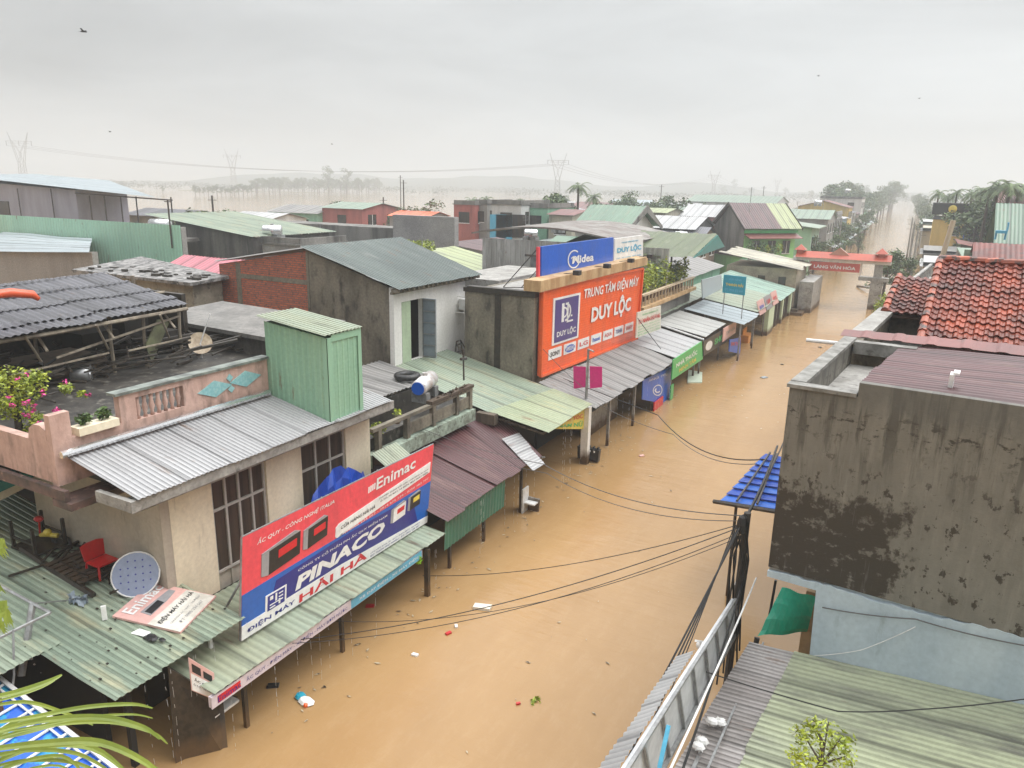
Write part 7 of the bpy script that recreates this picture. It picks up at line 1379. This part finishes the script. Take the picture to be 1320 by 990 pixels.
for px, pyt, d_, kd, lb in ((712, 240, 84, 'broad', 'broad tree left of the pylon foot above the roofs'), (722, 244, 86, 'broad', 'second broad tree by the pylon foot'), (700, 254, 84, 'slim', 'low shrubby tree left of the green gable'), (747, 231, 88, 'palm', 'tallest palm between the pylon and the green gable'), (765, 246, 90, 'palm', 'smaller palm just left of the green gable ridge'), (815, 240, 130, 'broad', 'round hazy tree above the green gable house'), (802, 250, 125, 'slim', 'thin tree beside the round hazy one'), (852, 252, 120, 'broad', 'low tree above the grey tin roof'), (868, 246, 122, 'broad', 'dark pointed tree above the grey tin roof'), (790, 252, 128, 'broad', 'low round tree over the green ridge'), (838, 255, 128, 'broad', 'bushy low tree between billboards and tin roof'),
        (608, 251, 82, 'palm', 'small palm above the orange pillar house'), (626, 250, 83, 'palm', 'small palm above the grey balcony house'), (555, 251, 82, 'broad', 'round tree above the long bare wall'), (512, 266, 80, 'slim', 'small dark bush left of the orange shed roof'), (445, 258, 82, 'slim', 'dark little tree over the red fronted shop'), (270, 264, 52, 'broad', 'yellow green tree above the mint sloping roof'), (240, 262, 55, 'broad', 'second tree above the mint sloping roof'), (285, 268, 50, 'slim', 'small bushy tree next to the mint sloping roof ridge')):
    tall(px, pyt, 0, kd, lb, G3, d_)
for px, pyt, pyb, kd in ((930, 238, 253, 'broad'), (945, 232, 252, 'slim'), (1000, 248, 255, 'broad'), (960, 246, 255, 'broad'), (1012, 242, 254, 'broad'), (1085, 240, 262, 'broad'), (1100, 238, 262, 'broad'), (1070, 243, 260, 'broad'), (1115, 240, 262, 'broad'), (1045, 246, 258, 'broad')): tall(px, pyt, pyb, kd, 'faint tree on the hazy skyline above the far left bank roofs', 'faint trees on the hazy skyline')
rn = random.Random(23)
for i in range(34): y = 98+i*4.6; x = -20-((i*29) % 47)*1.5*(y/160); plant(('broad', 'slim')[i % 4 == 3], x, y, rn.uniform(4.8, 8.0), 'muted green tree growing between the small houses of the left block', 'trees between the far small houses')
for y, x, h in ((100, -11.2, 5), (137, -10.9, 5.5), (152, -11, 5), (176, -11.6, 6), (200, -12, 7), (150, .5, 6)): plant('broad', x, y, h, 'low green tree leaning over the water edge of the far street', 'low trees at the water edge of the far street')
G4 = 'trees standing in the flooded fields'
rn = random.Random(9)
for i in range(46):
    px = 300+i*4.2+rn.uniform(-2, 2); pyt = 231+rn.uniform(-2.5, 3.5); pyb = 249+rn.uniform(-2, 1)
    if px > 330: tall(px, pyt, pyb, 'broad', 'hazy round tree in the far flooded tree row', G4)
for i in range(14): px = 252+i*5.6; tall(px, 240+rn.uniform(-3, 3), 252, 'broad', 'low hazy tree left of the far flooded tree row', G4)
tall(424, 216, 249, 'slim', 'tall slender tree rising out of the far flooded tree row', G4); tall(447, 219, 249, 'slim', 'second slender tree rising out of the far flooded tree row', G4)
tall(210, 241, 249, 'broad', 'lone round bush in the flooded field above the pale blue roof', G4); tall(184, 237, 243, 'broad', 'tiny far bush in the flooded field', G4); tall(230, 237, 242, 'broad', 'faint low bush in the flooded field', G4)
mb = MB(); rn = random.Random(3)
for i in range(190):
    a = R(-2+62*rn.random()); d = rn.uniform(620, 1000); r_ = rn.uniform(3, 6); mb.leaves((-math.sin(a)*d, math.cos(a)*d, r_*.8), (r_*3.2, r_*3.2, r_*.55), 60, .8, rn)
solo(mb, 'treeline', leaf_far, None, None, kind='stuff')

# ------------------------------------------------------------------ pylons, power lines, poles
def pylon(px, pyt, pyb_h, dist, label):
    p = on_d(px, pyt, dist); h = p.z; t = thing('power_pylon', label, 'pylon', (p.x, p.y, -1), 'power pylons in the haze'); s = h/46
    rt = V((rgt.x, rgt.y, 0)).normalized(); dp = V((-rt.y, rt.x, 0)); c = V((p.x, p.y, 0)); b = MB()
    def P3(a, d, z): return c+rt*a*s+dp*d*s+V((0, 0, z*s))
    w = .22*max(1, dist/600)
    for d in (-2, 2):
        for sx in (-1, 1):
            b.bar(P3(sx*3.2, d, 0), P3(sx*2.0, d*.6, 22), w); b.bar(P3(sx*2.0, d*.6, 22), P3(sx*6.0, d*.3, 39), w); b.bar(P3(sx*2.0, d*.6, 22), P3(-sx*6.*.15, d*.3, 30), w*.7)
            b.bar(P3(sx*6, d*.3, 39), P3(sx*8.2, 0, 46), w); b.bar(P3(0, d*.3, 30), P3(sx*5.2, d*.3, 39), w*.7)
        b.bar(P3(-10.5, d*.2, 39), P3(10.5, d*.2, 39), w); b.bar(P3(-8, d*.2, 37.5), P3(8, d*.2, 37.5), w*.8)
        for k in range(5): z = k*4.4; a0 = 3.2-1.2*z/22; a1 = 3.2-1.2*(z+4.4)/22; b.bar(P3(-a0, d, z), P3(a1, d, z+4.4), w*.6); b.bar(P3(a0, d, z), P3(-a1, d, z+4.4), w*.6)
    b.build('lattice', steel, t)
    b = MB()
    for x in (-10, 0, 10): b.bar(P3(x, 0, 39), P3(x, 0, 35.5), w*.9)
    b.build('insulator', dark_steel, t); return [P3(x, 0, 35.5) for x in (-10, 0, 10)]
i1 = pylon(720, 197, 0, 470, 'nearest lattice pylon rising in the haze above the roofs'); i2 = pylon(922, 220, 0, 720, 'fainter lattice pylon above the rose walled house'); i3 = pylon(1003, 229, 0, 1150, 'faintest lattice pylon near the end of the street')
i0 = pylon(22, 170, 0, 560, 'thin pale pylon above the lilac house at the left'); i4 = pylon(298, 192, 0, 800, 'barely visible pylon above the flooded tree row')
def wire(p, q, sagm, r_, n=20): return [p.lerp(q, i/n)-V((0, 0, 4*sagm*(i/n)*(1-i/n))) for i in range(n+1)]
for k, (a_, b_) in enumerate(((i0, i1), (i1, i2), (i2, i3))):
    mb = MB()
    for s in range(3): mb.tube(wire(a_[s], b_[s], 9, .1), .08, 4)
    solo(mb, 'power_line', cable_grey, ('three faint power lines sagging between the left and nearest pylons', 'three faint power lines between the nearest and fainter pylons', 'three faint power lines running on to the faintest pylon')[k], 'power line')
for px, pyt, d_, lb in ((520, 232, 110, 'tall thin pole above the orange shed roof'), (494, 254, 95, 'short dark post above the long bare wall'), (273, 252, 60, 'dark post above the mint sloping roof'), (516, 226, 160, 'farther thin pole beside the tall one'), (853, 238, 190, 'thin pole above the grey tin roof'), (985, 240, 240, 'thin pole above the lime green house')):
    p = on_y(px, pyt, d_); b = MB(); b.tube([(p.x, p.y, -1.5), (p.x, p.y, p.z)], [.16, .1], 6); b.bar((p.x-.7, p.y, p.z-.5), (p.x+.7, p.y, p.z-.5), .06); solo(b, 'utility_post', dark_steel, lb, 'pole')
# street poles on far banks
for i, (x, y) in enumerate(((-.3, 88), (-.8, 102), (-1.0, 118), (-1.5, 136), (-10.6, 122), (-11.2, 150), (-11.8, 185))):
    b = MB(); b.tube([(x, y, -1.5), (x, y, 6.2)], [.14, .1], 6); b.bar((x-.8, y, 5.8), (x+.8, y, 5.8), .06); o = solo(b, 'street_pole', concrete_pale, 'grey concrete street pole standing on the far bank', 'pole', 'street poles along the far banks')
# cables across the water
def cab(name, label, pts, sags, r_, m=cable):
    b = MB(); allp = []
    for i in range(len(pts)-1): w_ = wire(pts[i], pts[i+1], sags[i], r_); allp += w_ if i == 0 else w_[1:]
    b.tube(allp, r_*.8, 5); solo(b, name, m, label, 'cable')
PT = V((-2.05, 12.6, 4.35))
def px_at(px, py, dist): return on_d(px, py, dist)
left = [(372, 826, -9.9, .10, .011), (360, 830, -9.9, .22, .009), (545, 742, -9.9, .05, .010), (420, 800, -9.9, .30, .008)]
lbs = ['lowest thick cable sagging from the pole to the printed awning strip', 'thin cable hanging just under the thick one over the water', 'upper cable from the pole to the lime green bag post', 'slack thin cable beside the thick one over the water']
for (px, py, x, sg, r_), lb in zip(left, lbs): cab('overhead_cable', lb, [PT+V((0, 0, -.1*sg*10)), on_x(px, py, x)], [sg+.25], r_)
cab('overhead_cable', 'long thin cable from the mossy railing across the maroon awning to the pole', [on_x(545, 553, -12.1), on_x(700, 598, -7.5), PT+V((0, 0, .1))], [.1, .3], .012, cable_grey)
cab('overhead_cable', 'second long thin cable crossing the maroon awning toward the pole', [on_x(550, 565, -12.1), on_x(705, 610, -7.5), PT], [.1, .35], .010, cable_grey)
q1 = on_x(700, 478, -11.6)
cab('overhead_cable', 'thick cable dropping from the banner pole toward the blue awning', [V((p0.x, p0.y, 0))+V((-10.2, 24.8, 4.0))*0+on_x(762, 452, -10.1), on_x(848, 535, -7.0), on_x(985, 592, -2.6)], [.1, .5], .02)
cab('overhead_cable', 'thin cable under the thick one running to the blue awning', [on_x(770, 520, -9.6), on_x(868, 560, -6), on_x(975, 598, -2.6)], [.1, .3], .012, cable_grey)
cab('overhead_cable', 'cable stay running down the orange sign to the wavy awning', [on_x(700, 450, -11.7), on_x(752, 500, -10.2)], [.05], .012, cable_grey)
cab('overhead_cable', 'dark stay from the cream optician sign to the zinc awning', [on_x(822, 410, -11.0), on_x(852, 450, -9.8)], [.02], .02)
for k, (a_, c_) in enumerate((((963, 672), (792, 992)), ((961, 678), (800, 996)), ((960, 684), (809, 998)), ((965, 670), (818, 1000)))):
    cab('black_cable', ('outermost heavy black cable running down past the white sign panels', 'second heavy black cable beside the white sign panels', 'third black cable beside the white sign panels', 'innermost thin black cable beside the white sign panels')[k], [PT+V((-.05*k, 0, -.05*k)), on_x(c_[0], c_[1], -2.75+.08*k)], [.04+.04*k], .021-.003*k)
cab('black_cable', 'cable leading from the pole behind the mouldy house corner', [PT, on_x(1002, 575, -2.2)], [.15], .03)
cab('black_cable', 'second cable leading from the pole up past the blue awning', [PT+V((0, 0, -.1)), on_x(975, 630, -2.4)+V((0, 6, .3))], [.1], .02)
cab('black_cable', 'dark cable hanging along the inner frame of the white panels', [PT+V((.1, 0, -1.2)), on_x(880, 992, -1.6)], [.1], .022)
cab('white_cable', 'pale cable running beside the frame of the white panels', [on_x(975, 745, -1.8), on_x(862, 996, -1.6)], [.06], .018, white_paint)
p_ = lambda px, py: FR @ on_v(px, py, -.06)
cab('wall_cable', 'grey cable stretched along the top of the pale blue wall', [p_(1060, 783), p_(1180, 798), p_(1320, 832)], [.03, .03], .014, cable_grey)
cab('wall_cable', 'thin cable slanting up the pale blue wall', [p_(1050, 845), p_(1110, 838), p_(1180, 808)], [.02, .02], .009, white_paint)
cab('roof_cable', 'dark cable lying across the yellow green lean-to roof', [FR @ on_w(900, 870, 2.6)+V((0, 0, .1)), FR @ on_w(1080, 917, 2.75), FR @ on_w(1180, 915, 2.9), FR @ on_w(1330, 900, 3.3)], [.02, .02, .02], .012)

# ------------------------------------------------------------------ floating things, birds, drips
def flo(name, label, cat, px, py, sx, sy, sz, m, rz=.3):
    p = on_z(px, py, 0); b = MB(Matrix.Translation(p) @ Matrix.Rotation(rz, 4, 'Z')); b.prism([(-sx, -sy, -.04), (sx*.9, -sy*1.1, -.04), (sx, sy, -.04), (-sx*.95, sy*.9, -.04)], (0, 0, sz+.04)); return solo(b, name, m, label, cat)
flo('floating_foam', 'flat white foam block floating in mid stream', 'foam', 622, 784, .22, .10, .07, paint('cream_foam', (.70, .66, .56)))
b = MB(); q = [on_z(671, 655, 0), on_z(693, 660, 0), on_z(694, 644, 0)+V((0, 0, .25)), on_z(670, 638, 0)+V((0, 0, .25))]; b.prism([q[0], q[1], q[1]+V((.02, .02, .42)), q[0]+V((-.02, .02, .46))], (.02, .06, 0)); solo(b, 'floating_board', concrete_pale, 'grey board standing half out of the water below the maroon awning', 'board')
p = on_z(391, 904, 0); t = thing('floating_bundle', 'white and teal bundle of rubbish floating near the lower edge', 'rubbish', p); b = MB(); b.sphere(p+V((.08, .0, .03)), .14, 8, (1.4, .9, .5)); b.build('white_bag', P['whitep'], t); b = MB(); b.sphere(p+V((-.12, .05, .04)), .11, 8, (1.1, 1, .6)); b.build('teal_cloth', P['cyan'], t); b = MB(); b.sphere(p+V((.16, -.1, .04)), .05, 6); b.build('orange_scrap', P['orange'], t)
b = MB(); p = on_z(690, 904, 0); b.leaves(p+V((0, 0, .02)), (.12, .12, .02), 18, .06, random.Random(1)); solo(b, 'floating_leaves', leaf_y, 'yellow green leaves floating low in the middle of the stream', 'leaves')
for px, py, s_, m, lb in ((477, 782, .07, 'red', 'red scrap floating below the printed awning strip'), (578, 817, .05, 'red', 'small red scrap floating in mid stream'), (588, 808, .04, 'whitep', 'tiny white scrap floating beside the small red one'), (535, 845, .05, 'whitep', 'white scrap floating left of the stream middle'), (668, 908, .03, 'red', 'tiny red scrap beside the floating leaves'), (985, 487, .14, 'bluegrey', 'blue grey scrap floating far up the stream'), (352, 885, .08, 'blackp', 'black stick end floating by the hanging pink sign'), (1057, 448, .09, 'blackp', 'dark scrap floating opposite the courtyard wall'), (827, 588, .07, 'palepink', 'pale brown scrap floating near the cable crossing'), (700, 590, .05, 'whitep', 'tiny pale scrap off the maroon awning'), (1008, 470, .06, 'blackp', 'small dark scrap in the upper stream'), (1090, 470, .05, 'blackp', 'small dark scrap close to the courtyard spout')):
    flo('floating_scrap', lb, 'scrap', px, py, s_*1.5, s_*.8, .04, P[m], px*.1)
p = on_z(1025, 405, 0); b = MB(); b.box((p.x-.6, p.y-.8, -.1), (p.x+.6, p.y+.8, .25)); b.box((p.x-.4, p.y-.5, .251), (p.x+.2, p.y+.3, .45)); solo(b, 'drifting_pallet', charred, 'dark pallet drifting off the pale green shop columns', 'pallet')
b = MB(); p = on_z(1105, 370, 0); q = on_z(1122, 377, 0); b.tube([p+V((0, 0, .1)), q+V((0, 0, .5))], .12, 6); solo(b, 'drifting_log', concrete_pale, 'grey log drifting against the right gate pillar', 'log')
for px, py, d_, s_, lb in ((108, 41, 60, 1.0, 'dark bird flying high at the upper left'), (1055, 98, 90, .6, 'small dark bird high above the street'), (142, 170, 80, .5, 'small bird low in the haze at the left'), (428, 186, 90, .5, 'tiny bird above the flooded tree row'), (1185, 127, 90, .45, 'tiny bird high at the upper right')):
    c = on_d(px, py, d_); b = MB(); b.M = Matrix.Translation(c) @ Matrix.Rotation(.6, 4, 'Z') @ Matrix.Scale(s_, 4)
    b.tube([(-.22, 0, 0), (-.1, 0, .02), (.08, 0, .02), (.2, 0, 0)], [.015, .055, .06, .02], 6)
    b.add([(-.08, .03, .02), (.08, .03, .02), (.02, .38, .16), (-.08, .36, .15), (-.12, .7, .05)], [(0, 1, 2, 3), (3, 2, 4)]); b.add([(-.08, -.03, .02), (.08, -.03, .02), (.02, -.38, .16), (-.08, -.36, .15), (-.12, -.7, .05)], [(3, 2, 1, 0), (4, 2, 3)]); b.add([(-.2, .03, 0), (-.2, -.03, 0), (-.34, -.05, 0), (-.34, .05, 0)], [(0, 1, 2, 3)])
    solo(b, 'bird', mat_bird, lb, 'bird')
# strands of rain water running off the awnings
b = MB(); rn = random.Random(21)
for x, y0, y1, z, n in ((-9.62, 7.6, 14.3, 1.1, 11), (-10.15, 6.0, 8.6, 1.95, 8), (-9.6, 14.8, 19.8, 1.6, 8), (-9.62, 20.7, 24.3, 2.25, 5), (-9.5, 24.6, 34.4, 1.9, 12)):
    for _ in range(n):
        y = rn.uniform(y0, y1); zz = z
        while zz > .02:
            L_ = rn.uniform(.05, .22); b.tube([(x+rn.uniform(-.01, .01), y, zz), (x+rn.uniform(-.01, .01), y, max(.0, zz-L_))], .0028, 3); zz -= L_+rn.uniform(.03, .25)
solo(b, 'rain', mat('water_drops', (.75, .75, .74), rough=.15), None, None, kind='stuff')

# floating litter: flecks of foam, leaves and wood that gather along the fronts and drift in loose lines
b = MB(); rn = random.Random(33)
for i in range(420):
    if i % 5: x = -9.9+abs(rn.gauss(0, .55)); y = rn.uniform(8, 66)
    else: y = rn.uniform(9, 80); x = rn.choice((-7.2, -5.5, -4.1))+.5*math.sin(y*.35)+rn.gauss(0, .25)
    k = rn.uniform(.012, .05)*(1+y/70); a = rn.uniform(0, 3.1); u = V((math.cos(a), math.sin(a), 0)); v_ = V((-u.y, u.x, 0)); c = V((x, y, .02))
    b.add([c-u*k*1.6, c-v_*k*.5, c+u*k*1.5+v_*k*.2, c+v_*k*.6], [(0, 1, 2, 3)])
solo(b, 'litter', mat('pale_litter', (.40, .33, .22), (.10, .07, .04), rough=.6, scale=6, lo=.47, hi=.53), None, None, kind='stuff')
